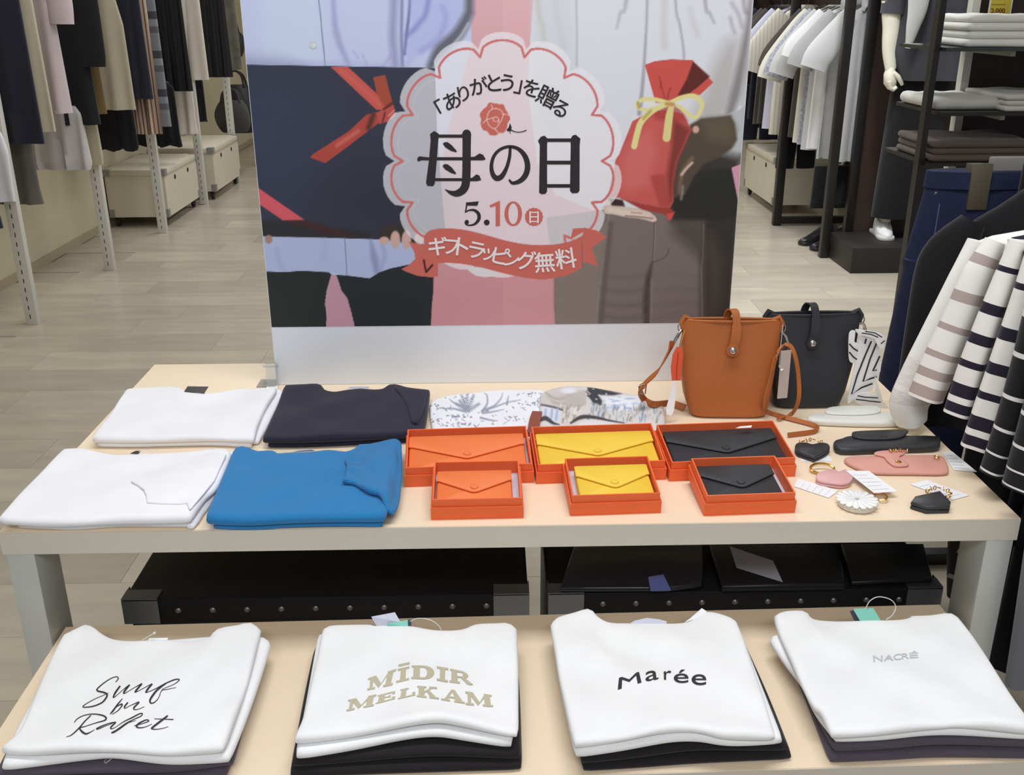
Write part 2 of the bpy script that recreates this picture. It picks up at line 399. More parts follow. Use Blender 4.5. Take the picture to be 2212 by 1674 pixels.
def paint_poster(X, Y):
    p = Paint(X, Y); p.fill((212, 158, 164))
    t = np.clip((Y+50)/700, 0, 1)[:, None]
    p.C = (1-t)*np.array((221, 178, 184.))+t*np.array((206, 147, 152.))
    k = X > 1087; p.C[k] *= 1.025
    # ---- left figure: pale blue shirt
    p.poly([(400, -400), (1012, -400), (1016, 0), (1019, 40), (1018, 95), (1000, 170), (980, 235), (962, 310), (952, 380), (957, 480), (940, 520), (930, 700), (400, 700)], (196, 205, 236))
    p.poly([(560, -400), (690, -400), (700, 140), (560, 140)], (201, 213, 238), soft=40)
    p.line(zP(zA, [(640, -900), (745, 0), (775, 300), (800, 560)]), 2.2, (98, 106, 140), a=.8)
    p.line(zP(zA, [(820, -900), (868, 0), (900, 300), (985, 520), (1000, 580)]), [10, 9, 14, 10, 4], (163, 163, 207), soft=9, a=.8)
    p.line(zP(zA, [(1380, -900), (1385, 0), (1375, 300), (1400, 570)]), 16, (150, 152, 194), soft=14, a=.85)
    p.line(zP(zA, [(1460, -900), (1455, 0), (1450, 300), (1460, 570)]), 5, (112, 118, 166), soft=7, a=.9)
    p.line(zP(zA, [(1560, -900), (1525, 0), (1500, 250), (1480, 460)]), 6, (92, 97, 150), soft=6, a=.85)
    p.poly(zP(zA, [(1540, -900), (1990, -900), (2000, 0), (1960, 170), (1800, 380), (1600, 480), (1500, 560), (1490, 430), (1530, 200)]), (184, 192, 234), soft=10)
    p.line(zP(zA, [(1740, -900), (1680, 0), (1600, 200), (1500, 300)]), 9, (128, 134, 196), soft=12, a=.8)
    p.line(zP(zA, [(1800, 60), (1830, 160), (1760, 330), (1620, 430)]), 8, (150, 158, 214), soft=14, a=.7)
    p.line(zP(zA, [(2060, -900), (2030, 0), (2020, 120), (1930, 290), (1780, 430), (1700, 560)]), [20, 18, 20, 26, 26, 16], (104, 108, 122), soft=14)
    p.line(zP(zA, [(2020, 200), (1960, 300), (1900, 370)]), 5, (188, 190, 196), soft=6)
    p.line(zP(zA, [(1290, 570), (1350, 480), (1390, 400)]), 4, (170, 172, 214), soft=8, a=.7)
    for a_, b_ in (((1080, 500), (1040, 440)), ((1160, 560), (1120, 470)), ((1340, 520), (1380, 430))):
        p.line(zP(zA, [a_, b_]), 3, (168, 170, 214), soft=7, a=.7, smooth=0)
    p.line(zP(zA, [(110, 520), (500, 545), (800, 552), (1500, 572)]), 10, (168, 172, 210), soft=18, a=.55)
    p.blob(zA(692, 388), 9.5, 9.5, (196, 206, 208), soft=.2); p.blob(zA(698, 388), 5.5, 5.5, (222, 226, 220), soft=.3); p.blob(zA(690, 390), 2, 2, (170, 180, 182), soft=.5)
    p.line(zP(zA, [(672, 405), (700, 420), (722, 405)]), 2, (150, 162, 170), soft=2, a=.7)
    # ---- dark gift box
    gb = [(500, 139), (700, 142.5), (905, 146), (940, 147), (945, 300), (955, 420), (962, 500), (900, 520), (800, 517), (690, 513), (500, 509)]
    p.poly(gb, (54, 58, 74), soft=1.2)
    p.blob((560, 300), 210, 200, (57, 64, 88), soft=.9, a=.85); p.blob((830, 430), 200, 150, (45, 46, 58), soft=.9, a=.6)
    p.poly([(500, 478), (620, 476), (700, 488), (800, 503), (800, 517), (500, 509)], (46, 46, 48), soft=12, a=.9)
    p.poly(zP(zA, [(845, 568), (992, 570), (1150, 715), (1270, 830), (1340, 890), (1300, 940), (1235, 935), (1080, 790)]), (200, 90, 82))
    p.line(zP(zA, [(930, 600), (1150, 780), (1260, 890)]), 5, (212, 110, 104), soft=8, a=.6)
    p.poly(zP(zA, [(1210, 660), (1312, 638), (1350, 790), (1385, 910), (1290, 900), (1240, 800)]), (166, 78, 60))
    p.poly(zP(zA, [(668, 1342), (700, 1312), (1000, 1120), (1150, 980), (1240, 955), (1262, 1045), (1150, 1130), (1000, 1245), (800, 1392)]), (176, 74, 64))
    p.line(zP(zA, [(900, 1240), (1080, 1120)]), 7, (206, 110, 100), soft=9, smooth=0)
    p.line(zP(zA, [(1170, 1090), (1210, 980)]), 10, (84, 50, 44), soft=9, smooth=0)
    p.poly(zP(zA, [(1235, 965), (1300, 930), (1385, 900), (1400, 990), (1330, 1040), (1260, 1058)]), (188, 84, 78))
    p.line(zP(zA, [(1290, 1040), (1310, 960)]), 3, (90, 40, 38), soft=4, smooth=0); p.line(zP(zA, [(1300, 930), (1370, 880)]), 5, (100, 42, 38), soft=4, smooth=0)
    p.line(zP(zA, [(1340, 990), (1390, 940)]), 2.5, (232, 150, 145), soft=3, smooth=0)
    p.poly(zP(zD, [(60, 15), (92, 38), (470, 300), (285, 302), (105, 180), (60, 150)]), (212, 92, 103))
    p.poly(zP(zD, [(470, 300), (900, 430), (820, 445), (600, 400), (300, 305)]), (74, 40, 40), soft=9, a=.8)
    # ---- shirt below the box and trousers
    p.poly(zP(zD, [(60, 436), (200, 442), (650, 450), (1090, 462), (1480, 500), (1560, 560), (1500, 655), (1345, 680), (1200, 712), (1090, 745), (1075, 785), (1020, 795), (820, 770), (660, 745), (160, 737), (60, 737)]), (177, 189, 222))
    p.line(zP(zD, [(808, 450), (818, 600), (826, 772)]), 1.8, (112, 122, 156), a=.9)
    p.line(zP(zD, [(1030, 470), (1060, 620), (1085, 760)]), [4, 16, 10], (142, 150, 190), soft=9, a=.9)
    p.line(zP(zD, [(1130, 520), (1150, 600), (1110, 730)]), 7, (152, 160, 200), soft=9, a=.7)
    p.line(zP(zD, [(225, 540), (250, 660), (300, 730)]), 6, (158, 168, 208), soft=12, a=.7)
    p.line(zP(zD, [(640, 480), (630, 620)]), 10, (165, 175, 213), soft=14, a=.6)
    p.poly(zP(zD, [(60, 737), (160, 737), (300, 742), (440, 730), (670, 742), (695, 760), (655, 900), (640, 1010), (655, 1110), (648, 1240), (60, 1240)]), (40, 44, 43))
    p.poly(zP(zD, [(735, 765), (820, 770), (1020, 795), (1080, 760), (1100, 745), (1200, 710), (1345, 680), (1480, 655), (1600, 660), (1565, 790), (1565, 900), (1552, 1020), (1542, 1240), (902, 1240), (865, 1090), (830, 965), (780, 900), (755, 820)]), (39, 45, 47))
    p.poly(zP(zD, [(695, 760), (735, 765), (755, 820), (780, 900), (830, 965), (865, 1090), (900, 1240), (648, 1240), (655, 1110), (640, 1010), (655, 900)]), (197, 150, 165))
    # hands on the box
    p.blob(zD(160, 462), 9.5, 11, (166, 132, 122), soft=.3)
    p.poly(zP(zD, [(1095, 440), (1130, 360), (1230, 330), (1400, 330), (1500, 400), (1490, 560), (1400, 500), (1100, 450)]), (58, 50, 46), soft=8)
    for c, rx, ry in (((1145, 472), 12.5, 9.5), ((1240, 462), 12, 21), ((1335, 466), 11.5, 23), ((1445, 455), 12, 16)):
        p.blob(zD(*c), rx, ry, (204, 172, 160), soft=.25); p.blob(zD(c[0]+4, c[1]-ry*1.2), rx*.62, ry*.42, (216, 170, 166), soft=.5)
    # ---- right figure: white blouse
    p.poly([(1170, -400), (1700, -400), (1640, 0), (1622, 120), (1602, 330), (1590, 350), (1570, 372), (1520, 350), (1480, 430), (1380, 470), (1310, 462), (1270, 450), (1200, 420), (1160, 350), (1140, 190), (1145, 95), (1152, 0)], (222, 225, 233), soft=1.5)
    p.poly([(1165, -400), (1230, -400), (1235, 0), (1245, 150), (1210, 300), (1160, 260), (1152, 60)], (214, 218, 226), soft=22)
    for pts, w, c, sf, a in (
        ([(210, -900), (240, 0), (285, 240), (300, 350)], 8, (200, 198, 190), 12, .8), ([(560, -900), (572, 0), (578, 300), (575, 560)], 3, (176, 180, 192), 6, .9),
        ([(400, -600), (390, 0), (430, 250), (470, 420)], 9, (206, 208, 212), 16, .8),
        ([(1090, -900), (1000, 0), (950, 110), (918, 240)], [10, 7, 5, 3], (176, 174, 184), 8, .9), ([(1200, -900), (1178, 0), (1168, 270), (1140, 700), (1110, 970)], [5, 4, 4, 7, 9], (160, 156, 164), 6, .9),
        ([(1400, -900), (1418, 0), (1455, 210), (1485, 400), (1492, 520)], 4, (165, 160, 168), 6, .9), ([(1330, -300), (1320, 200), (1325, 400)], 10, (203, 200, 200), 16, .8),
        ([(1600, -900), (1670, 0), (1710, 110), (1750, 195)], [9, 7, 5, 3], (168, 162, 172), 8, .9), ([(1960, -900), (2000, 0), (2030, 110)], 7, (165, 158, 166), 9, .9),
        ([(1885, 150), (1905, 230), (1925, 280)], 6, (172, 168, 175), 9, .8), ([(1900, 30), (1960, 130), (1985, 230)], 7, (176, 170, 176), 10, .8),
        ([(1540, 80), (1580, 220), (1610, 300)], 9, (206, 204, 208), 16, .8)):
        p.line(zP(zB, pts), w, c, soft=sf, a=a)
    p.poly(zP(zB, [(1560, 1000), (1650, 800), (1760, 500), (1850, 350), (1960, 330), (1960, 600), (1900, 900), (1880, 980), (1700, 1060)]), (184, 180, 178), soft=40, a=.85)
    p.line(zP(zB, [(2140, -700), (2060, 0), (2040, 200), (1985, 560), (1930, 800), (1885, 950)]), [10, 9, 12, 20, 22, 16], (138, 130, 132), soft=14, a=.9)
    p.line(zP(zB, [(2030, 520), (2000, 800), (1990, 880)]), 9, (176, 176, 180), soft=14, a=.8)
    p.poly(zP(zB, [(1820, 1000), (1890, 960), (1960, 940), (2060, 850), (2030, 1150), (2000, 1340), (1930, 1440), (1870, 1475), (1760, 1450), (1640, 1410), (1800, 1340), (1900, 1270), (1940, 1190), (1930, 1060), (1900, 985)]), (186, 192, 195), soft=2)
    p.line(zP(zB, [(1650, 1410), (1760, 1455), (1880, 1470), (1980, 1330)]), 8, (140, 146, 142), soft=14, a=.8)
    # trousers
    p.poly([(1180, 470), (1310, 452), (1380, 462), (1400, 440), (1420, 420), (1470, 380), (1500, 352), (1580, 368), (1592, 420), (1597, 448), (1588, 560), (1577, 720), (1201, 720), (1197, 660), (1197, 600)], (124, 113, 109), soft=1.4)
    p.poly(zP(zE, [(545, 700), (940, 330), (990, 330), (930, 800), (900, 1240), (560, 1240), (540, 1000)]), (137, 125, 119), soft=10, a=.8)
    p.line(zP(zE, [(1010, 250), (985, 450), (945, 760), (915, 1000), (900, 1240)]), [2, 3, 3.5, 4, 4], (150, 139, 133), soft=4, a=.75)
    p.line(zP(zE, [(1025, 330), (1000, 560), (965, 900), (935, 1240)]), 8, (92, 82, 80), soft=12, a=.85)
    p.line(zP(zE, [(1395, 300), (1392, 480), (1380, 660)]), 1.8, (78, 70, 68), soft=2)
    p.line(zP(zE, [(1405, 330), (1400, 480), (1388, 640)]), 1.6, (158, 146, 140), soft=2.5, a=.8)
    p.line(zP(zE, [(1380, 655), (1440, 640), (1500, 600), (1522, 545)]), 1.7, (84, 76, 74), soft=2)
    p.line(zP(zE, [(1375, 665), (1345, 800), (1330, 1000), (1335, 1240)]), [3, 12, 16, 14], (72, 64, 64), soft=9, a=.92)
    p.line(zP(zE, [(1375, 800), (1372, 1000), (1362, 1240)]), 3, (150, 138, 134), soft=5, a=.8)
    for yy, w, a in ((780, 6, .35), (900, 9, .4), (1020, 10, .5), (1130, 12, .5)):
        p.line(zP(zE, [(950, yy-20), (1120, yy+12), (1320, yy-10)]), w, (96, 88, 84), soft=14, a=a)
        p.line(zP(zE, [(1400, yy+10), (1560, yy-15), (1790, yy+5)]), w, (104, 95, 92), soft=16, a=a*.7)
    p.poly([(1448, 300), (1600, 340), (1600, 452), (1590, 560), (1578, 720), (1518, 720), (1517, 480), (1455, 478), (1435, 440)], (52, 48, 44), soft=26, a=.95)
    p.poly([(1455, 380), (1600, 360), (1600, 460), (1560, 475), (1455, 474)], (44, 44, 40), soft=8)
    p.poly(zP(zE, [(1560, 290), (1815, 320), (1812, 640), (1560, 420)]), (66, 61, 57), soft=34, a=.7)
    p.line(zP(zE, [(1818, 330), (1808, 640), (1798, 720), (1805, 1000), (1805, 1240)]), [1.5, 2, 2.5, 2.5, 2.5], (140, 129, 122), soft=2.5, a=.85)
    p.poly(zP(zE, [(1880, 420), (1990, 620), (2000, 1000), (1900, 1200), (1830, 1100), (1830, 500)]), (84, 75, 68), soft=40, a=.75)
    p.poly([(1597, 448), (1588, 560), (1577, 720), (1640, 720), (1640, 340), (1580, 362)], (214, 156, 178), soft=1.4)
    # dark sleeve hand
    p.poly(zP(zB, [(1545, 1060), (1640, 1010), (1760, 1000), (1890, 985), (1925, 1050), (1945, 1190), (1900, 1270), (1800, 1340), (1660, 1400), (1580, 1500), (1500, 1660), (1380, 1700), (1390, 1400), (1430, 1300), (1500, 1190)]), (84, 74, 64), soft=6)
    p.poly(zP(zB, [(1640, 1020), (1880, 990), (1930, 1100), (1900, 1230), (1700, 1200)]), (102, 92, 74), soft=22, a=.8)
    p.line(zP(zB, [(1560, 1350), (1510, 1420), (1470, 1500), (1450, 1640)]), [9, 10, 9, 6], (120, 98, 84), soft=6)
    p.line(zP(zB, [(1560, 1390), (1510, 1440), (1470, 1490)]), 5.5, (214, 184, 166), soft=4); p.blob(zB(1592, 1105), 9, 10, (216, 168, 158), soft=.4)
    p.line(zP(zE, [(1640, 10), (1635, 60), (1625, 120)]), 5, (150, 138, 134), soft=5, a=.9)
    # supporting hand
    p.poly(zP(zE, [(965, 230), (985, 120), (1005, 95), (1060, 170), (1290, 205), (1400, 262), (1408, 310), (1350, 285), (1300, 270), (1180, 275), (1050, 250)]), (214, 196, 182), soft=2, smooth=4)
    p.line(zP(zE, [(1010, 205), (1120, 232), (1250, 238), (1330, 262)]), [9, 11, 10, 7], (228, 212, 198), soft=5, a=.8); p.line(zP(zE, [(1180, 262), (1290, 276), (1385, 300)]), [5, 6, 7], (224, 204, 190), soft=3)
    p.blob(zE(1390, 292), 7, 6, (230, 196, 186), soft=.4); p.blob(zE(1345, 252), 8, 7, (230, 202, 190), soft=.4)
    p.line(zP(zE, [(1150, 262), (1260, 270), (1380, 285)]), 2, (120, 92, 84), soft=2.5); p.line(zP(zE, [(1200, 232), (1290, 240)]), 2, (170, 140, 128), soft=3, smooth=0)
    # ---- red gift bag
    p.poly([(1366, 262), (1404, 241), (1440, 238), (1476, 246), (1494, 280), (1480, 312), (1463, 350), (1454, 400), (1455, 436), (1447, 449), (1422, 448), (1335, 427), (1312, 426), (1330, 345), (1338, 332)], (203, 94, 90), soft=1.4)
    p.poly([(1370, 300), (1405, 280), (1420, 330), (1400, 400), (1360, 415), (1340, 400), (1345, 345)], (213, 114, 109), soft=24, a=.8)
    p.poly([(1455, 255), (1492, 280), (1478, 315), (1462, 352), (1455, 400), (1452, 436), (1444, 440), (1440, 380), (1450, 320)], (130, 56, 50), soft=14, a=.95)
    p.poly([(1405, 380), (1435, 375), (1448, 446), (1425, 447)], (176, 74, 70), soft=8, a=.9)
    p.poly([(1393, 140), (1415, 132), (1450, 128), (1496, 130), (1541, 178), (1512, 205), (1470, 208), (1445, 222), (1416, 222)], (205, 86, 78), soft=1.4)
    p.poly([(1497, 133), (1533, 165), (1505, 190), (1478, 206), (1464, 206), (1484, 170)], (98, 42, 38), soft=4)
    p.line([(1526, 168), (1495, 195), (1478, 208)], 2, (80, 36, 32), soft=2)
    for a_, b_ in (((1424, 165), (1436, 215)), ((1448, 190), (1440, 216)), ((1428, 176), (1426, 190))): p.line([a_, b_], 2.2, (150, 56, 52), soft=3, smooth=0)
    p.poly([(1406, 236), (1440, 226), (1470, 232), (1485, 262), (1450, 262), (1415, 258)], (168, 64, 60), soft=10, a=.7)
    p.poly([(1313, 427), (1345, 432), (1350, 446), (1322, 444)], (60, 40, 38), soft=4)
    p.poly([(1340, 428), (1423, 448), (1448, 450), (1456, 458), (1450, 470), (1430, 462), (1385, 452)], (164, 66, 60), soft=3)
    p.poly([(1440, 462), (1458, 458), (1450, 474), (1441, 476)], (208, 84, 76), soft=2)
    yel = (228, 220, 152)
    p.line([(1446, 222), (1410, 214), (1386, 216), (1377, 226), (1384, 236), (1410, 236), (1440, 224)], [8, 9, 9, 8, 7, 6, 6], yel, soft=2); p.line([(1378, 222), (1380, 232)], 6, (190, 170, 96), soft=3, smooth=0)
    p.line([(1396, 224), (1412, 226)], 9, (232, 230, 220), soft=4, smooth=0)
    p.line([(1450, 220), (1475, 210), (1500, 208), (1516, 222), (1512, 242), (1500, 254), (1480, 240), (1464, 228)], [8, 10, 11, 10, 9, 8, 9, 8], yel, soft=2)
    p.line([(1445, 224), (1412, 238), (1386, 262), (1376, 290), (1370, 316)], [9, 12, 13, 13, 13], yel, soft=2); p.line([(1452, 224), (1446, 250), (1440, 298)], [10, 16, 17], (224, 214, 146), soft=2)
    p.line([(1405, 240), (1390, 256)], 6, (190, 170, 90), soft=6, smooth=0); p.line([(1440, 224), (1454, 226)], 8, (196, 150, 90), soft=5, smooth=0)
    # ---- badge: translucent white scalloped seal
    idx, d, _ = p.sd(badge_outline(18))
    p.mix(idx, np.clip(.5-d/1.3, 0, 1)*.74, (238, 237, 243))
    idx, d, _ = p.sd(badge_outline(-15)); p.mix(idx, np.clip(.5-(np.abs(d)-.9)/1.3, 0, 1)*.28, (236, 232, 230))
    idx, d, _ = p.sd(badge_outline(0)); p.mix(idx, np.clip(.5-(np.abs(d)-2.6)/1.3, 0, 1)*.93, (208, 110, 107))
    # ---- banner
    red = (204, 108, 97)
    p.poly(zP(zF, [(690, 545), (720, 590), (790, 638), (890, 655), (980, 640), (1040, 610), (1000, 560)]), (226, 221, 223))
    p.poly(zP(zF, [(105, 290), (180, 312), (258, 325), (300, 480), (405, 500), (405, 640), (350, 656), (200, 640), (80, 597), (30, 570), (110, 530), (175, 465), (165, 400)]), red)
    p.poly(zP(zF, [(1775, 160), (1900, 150), (2020, 178), (2122, 245), (1970, 355), (2032, 540), (1880, 495), (1872, 240), (1760, 270), (1758, 245)]), red)
    main = catmull([(262, 240), (310, 185), (400, 162), (520, 156), (700, 176), (900, 226), (1100, 282), (1300, 318), (1500, 326), (1700, 302), (1868, 240)], 5)+catmull([(1870, 552), (1750, 622), (1600, 660), (1450, 676), (1250, 652), (1050, 608), (850, 556), (650, 518), (480, 508), (340, 520), (272, 520)], 5)
    p.poly(zP(zF, main), red)
    p.line(zP(zF, [(1868, 245), (1872, 545)]), 1.6, (150, 90, 82), soft=2, smooth=0)
    p.poly(zP(zF, [(1760, 268), (1800, 240), (1882, 194), (1872, 232), (1800, 268), (1770, 275)]), (205, 198, 194))
    p.line(zP(zF, [(262, 480), (275, 560), (285, 600), (350, 530)]), 4.2, (74, 34, 30), soft=1.6, smooth=0)
    # flower
    fl_c = (1068.5, 257); petals = []
    for i in range(90):
        a = 2*math.pi*i/90; r = 1+.055*math.cos(7*a+.6)+.02*math.cos(13*a); petals.append((fl_c[0]+31.5*r*math.cos(a), fl_c[1]+35*r*math.sin(a)))
    p.poly(petals, (205, 110, 97))
    for pts in ([(1030, 655), (1040, 690), (1010, 720), (995, 780), (1015, 835), (1060, 860), (1100, 820), (1130, 760), (1125, 715), (1080, 690), (1040, 695)], [(1125, 735), (1185, 745)], [(995, 780), (960, 815)], [(1060, 860), (1100, 905)], [(1000, 780), (1045, 770), (1075, 760), (1098, 785), (1075, 800), (1048, 790), (1050, 768)], [(1098, 785), (1090, 815)]):
        p.line(zP(zC, pts), 1.7, (238, 208, 200), soft=1.5, smooth=4)
    return p.C

print_gain = 1.0
def build_print():
    step = 1.75*PY/CF/.92
    xs = np.linspace(PX0+.0012, PX1-.0012, int((PX1-PX0)/step)+1)
    zt = 1.478
    zs = np.concatenate([np.linspace(PZP, zt, int((zt-PZP)/step)), np.linspace(zt+.006, PZ1-.001, 40)])
    nx, nz = len(xs), len(zs)
    XX, ZZ = np.meshgrid(xs, zs); P = np.stack([XX.ravel(), np.full(nx*nz, PY-.0008), ZZ.ravel()], 1)
    d = P-np.array(CPOS); k = d@np.array(CFW)
    px = W/2+CF*(d@np.array(CR))/k; py = H/2-CF*(d@np.array(CU))/k
    col = lin(np.clip(paint_poster(px, py), 0, 255))*print_gain
    i = np.arange(nx*nz).reshape(nz, nx)
    q = np.stack([i[:-1, :-1], i[:-1, 1:], i[1:, 1:], i[1:, :-1]], -1).reshape(-1, 4)
    me = bpy.data.meshes.new('printed_picture'); me.vertices.add(nx*nz); off = np.array(origin_of(board))
    me.vertices.foreach_set('co', (P-off).ravel()); me.loops.add(q.size); me.loops.foreach_set('vertex_index', q.ravel())
    me.polygons.add(len(q)); me.polygons.foreach_set('loop_start', np.arange(0, q.size, 4)); me.polygons.foreach_set('loop_total', np.full(len(q), 4))
    me.update(); me.validate()
    a = me.color_attributes.new('print', 'FLOAT_COLOR', 'POINT'); a.data.foreach_set('color', np.concatenate([np.clip(col, 0, 1), np.ones((nx*nz, 1))], 1).ravel())
    me.materials.append(vcol_mat('poster_print', rough=.45, spec=.28))
    o = bpy.data.objects.new('printed_picture', me); COL.objects.link(o); o.parent = board
    props(o, 'printed photo of two people holding a dark ribboned box and a red gift bag')
build_print()

# ---- lettering as thin printed shapes on the sheet
def text_mesh(ch, bold=0.0):
    cu = bpy.data.curves.new('tmp', 'FONT'); cu.body = ch; cu.size = 1.0; cu.offset = bold; cu.resolution_u = 5
    o = bpy.data.objects.new('tmp', cu); COL.objects.link(o)
    dg = bpy.context.evaluated_depsgraph_get(); dg.update(); ev = o.evaluated_get(dg); me = ev.to_mesh()
    v = np.array([list(p.co)[:2] for p in me.vertices]); f = [tuple(p.vertices) for p in me.polygons]
    ev.to_mesh_clear(); bpy.data.objects.remove(o); bpy.data.curves.remove(cu)
    return v, f
def stroke_poly(pts, w, smooth=6, closed=False, ends=True):
    """calligraphic stroke -> quads; w = list of widths along it"""
    c = np.array(catmull(pts, smooth, closed) if smooth else pts, float); n = len(c)
    if closed: c = np.vstack([c, c[:1]]); n += 1
    ww = np.interp(np.linspace(0, 1, n), np.linspace(0, 1, len(w)), w) if isinstance(w, (list, tuple)) else np.full(n, float(w))
    t = np.gradient(c, axis=0); t /= np.maximum(np.linalg.norm(t, axis=1), 1e-9)[:, None]; nn = np.stack([-t[:, 1], t[:, 0]], 1)
    L = c+nn*ww[:, None]/2; R = c-nn*ww[:, None]/2
    v = [p for i in range(n) for p in (L[i], R[i])]
    f = [(2*i, 2*i+1, 2*i+3, 2*i+2) for i in range(n-1)]
    if ends and not closed:
        for i, s in ((0, -1), (n-1, 1)):
            k = len(v); r = ww[i]/2
            if r < .4: continue
            a0 = math.atan2(nn[i][1], nn[i][0])
            v += [c[i]+r*np.array((math.cos(a0-s*math.pi*j/6), math.sin(a0-s*math.pi*j/6))) for j in range(7)]; f.append(tuple(range(k, k+7)))
    return v, f
class Flat:
    """flat shapes in photo pixels, turned into one mesh on a given surface"""
    def __init__(s): s.v = []; s.f = []; s.up = []; s.n = 0
    def add(s, v, f):
        k = len(s.v); s.v += [tuple(p) for p in v]; s.f += [tuple(i+k for i in q) for q in f]
        s.up += [s.n]*len(v); s.n += 1; return s
    def poly(s, pts): return s.add(pts, [tuple(range(len(pts)))])
    def stroke(s, *a, **k): return s.add(*stroke_poly(*a, **k))
    def glyph(s, ch, c, size, rot=0, bold=.0, sx=1.0):
        v, f = text_mesh(ch)
        if len(v) == 0: return s
        if bold:                                   # heavier face: the glyph laid a hair apart five times
            for dx, dy in ((bold, 0), (-bold, 0), (0, bold), (0, -bold)): s.glyph(ch, (c[0]+dx*size, c[1]+dy*size), size, rot, 0, sx)
        lo, hi = v.min(0), v.max(0); mid = (lo+hi)/2; k = size/max(hi-lo)
        co, si = math.cos(math.radians(rot)), math.sin(math.radians(rot))
        out = [(c[0]+k*((p[0]-mid[0])*sx*co-(p[1]-mid[1])*si), c[1]-k*((p[0]-mid[0])*sx*si+(p[1]-mid[1])*co)) for p in v]
        return s.add(out, f)
    def ring(s, c, rx, ry, ix, iy, n=28):
        v = []; f = []
        for i in range(n):
            a = 2*math.pi*i/n; v += [(c[0]+rx*math.cos(a), c[1]+ry*math.sin(a)), (c[0]+ix*math.cos(a), c[1]+iy*math.sin(a))]
        for i in range(n): j = (i+1) % n; f.append((2*i, 2*j, 2*j+1, 2*i+1))
        return s.add(v, f)
    def disc(s, c, r, n=24, lob=0, amp=0.0):
        return s.poly([(c[0]+r*(1+amp*math.cos(lob*2*math.pi*i/n))*math.cos(2*math.pi*i/n), c[1]+r*(1+amp*math.cos(lob*2*math.pi*i/n))*math.sin(2*math.pi*i/n)) for i in range(n)])
def on_poster(flat, name, mat, lay, label=None):
    m = MB(); m.add([at(p[0], p[1], y=PY-.0008-.00025*lay-.000004*(u % 40)) for p, u in zip(flat.v, flat.up)], flat.f)
    # stay exactly parallel to the sheet
    return part(board, name, m, mat, auto=0, label=label, normals=False)
ink = M('print_ink', (44, 38, 42), rough=.4); coral = M('print_coral', (205, 108, 97), rough=.4); paperw = M('print_white', (236, 230, 230), rough=.4)
T = Flat()
for pts in ([(510, 905), (545, 880), (585, 905), (580, 960), (565, 1150), (550, 1330), (535, 1352), (485, 1348), (475, 1320), (500, 1130), (515, 960)],
            [(575, 911), (795, 911), (795, 938), (575, 938)], [(560, 1104), (800, 1104), (800, 1131), (560, 1131)], [(550, 1283), (790, 1283), (790, 1308), (548, 1308)],
            [(400, 1118), (412, 1098), (430, 1098), (510, 1107), (506, 1131), (435, 1131), (412, 1141), (402, 1135)],
            [(845, 1103), (890, 1100), (930, 1072), (960, 1082), (985, 1120), (965, 1131), (845, 1131)], [(840, 1283), (868, 1280), (905, 1250), (932, 1262), (946, 1300), (910, 1309), (840, 1309)],
            [(618, 990), (632, 976), (660, 976), (695, 1002), (737, 1050), (735, 1062), (690, 1052), (640, 1020)], [(615, 1180), (632, 1162), (660, 1165), (695, 1192), (732, 1240), (728, 1250), (690, 1240), (640, 1210)],
            [(1430, 965), (1455, 930), (1485, 920), (1512, 945), (1508, 1000), (1508, 1395), (1496, 1415), (1465, 1421), (1440, 1408), (1446, 1000)],
            [(1705, 955), (1725, 920), (1752, 912), (1792, 945), (1786, 1000), (1785, 1390), (1768, 1410), (1722, 1412), (1703, 1390), (1710, 1000)],
            [(1500, 944), (1715, 944), (1715, 974), (1500, 974)], [(1505, 1134), (1712, 1134), (1712, 1166), (1505, 1166)], [(1503, 1334), (1712, 1334), (1712, 1364), (1503, 1364)]):
    T.poly(zP(zC, pts))
T.stroke(zP(zC, [(822, 905), (822, 1000), (818, 1280), (800, 1370), (745, 1412), (690, 1408), (635, 1378)]), [19, 18, 18, 17.5, 15, 9, .8])
T.poly(zP(zC, [(780, 905), (820, 880), (862, 910), (852, 945), (790, 945)]))
T.stroke(zP(zC, [(1193, 1030), (1186, 1110), (1160, 1200), (1120, 1268), (1078, 1284), (1045, 1250), (1033, 1180), (1052, 1100), (1105, 1040), (1185, 1014), (1265, 1035), (1322, 1100), (1342, 1185), (1322, 1260), (1275, 1308), (1215, 1325), (1186, 1300)]), [6, 7, 8, 11, 12, 10, 8, 7, 6.5, 6.5, 8, 11, 12, 12, 10, 7, 4])
# date
T.poly(zP(zD, [(1840, 148), (1952, 138), (1940, 176), (1856, 174)])); T.stroke(zP(zD, [(1850, 152), (1846, 190), (1838, 230)]), [3.2, 3, 2.6])
T.stroke(zP(zD, [(1838, 230), (1870, 214), (1915, 214), (1950, 245), (1952, 290), (1920, 330), (1878, 342), (1845, 335), (1838, 318)]), [2.6, 3.5, 5.5, 7.5, 7.5, 5, 3.2, 3, 4]); T.disc(zD(1850, 314), 4.6)
T.disc(zD(2020, 318), 6.2)
for ch, (x, y), s, r in (('「', (305, 610), 30, 30), ('あ', (468, 540), 36, 24), ('り', (622, 440), 33, 17), ('が', (825, 340), 38, 10), ('と', (1030, 300), 36, 2), ('う', (1200, 300), 36, -5), ('」', (1345, 352), 30, -11), ('を', (1525, 370), 36, -18), ('贈', (1738, 482), 44, -27), ('る', (1908, 640), 34, -30)):
    T.glyph(ch, zG(x, y), s, r, bold=.014)
T.poly(zP(zC, [(1160, 872), (1180, 850), (1192, 812), (1206, 850), (1200, 880), (1175, 884)])); T.stroke(zP(zC, [(1190, 868), (1240, 888), (1290, 888), (1330, 874)]), [2.6, 1.8, 1.8, 2]); T.stroke(zP(zC, [(1188, 868), (1194, 902)]), 1.4, smooth=0)
on_poster(T, 'black_lettering', ink, 2, 'black Japanese lettering and the number 5')
T = Flat()
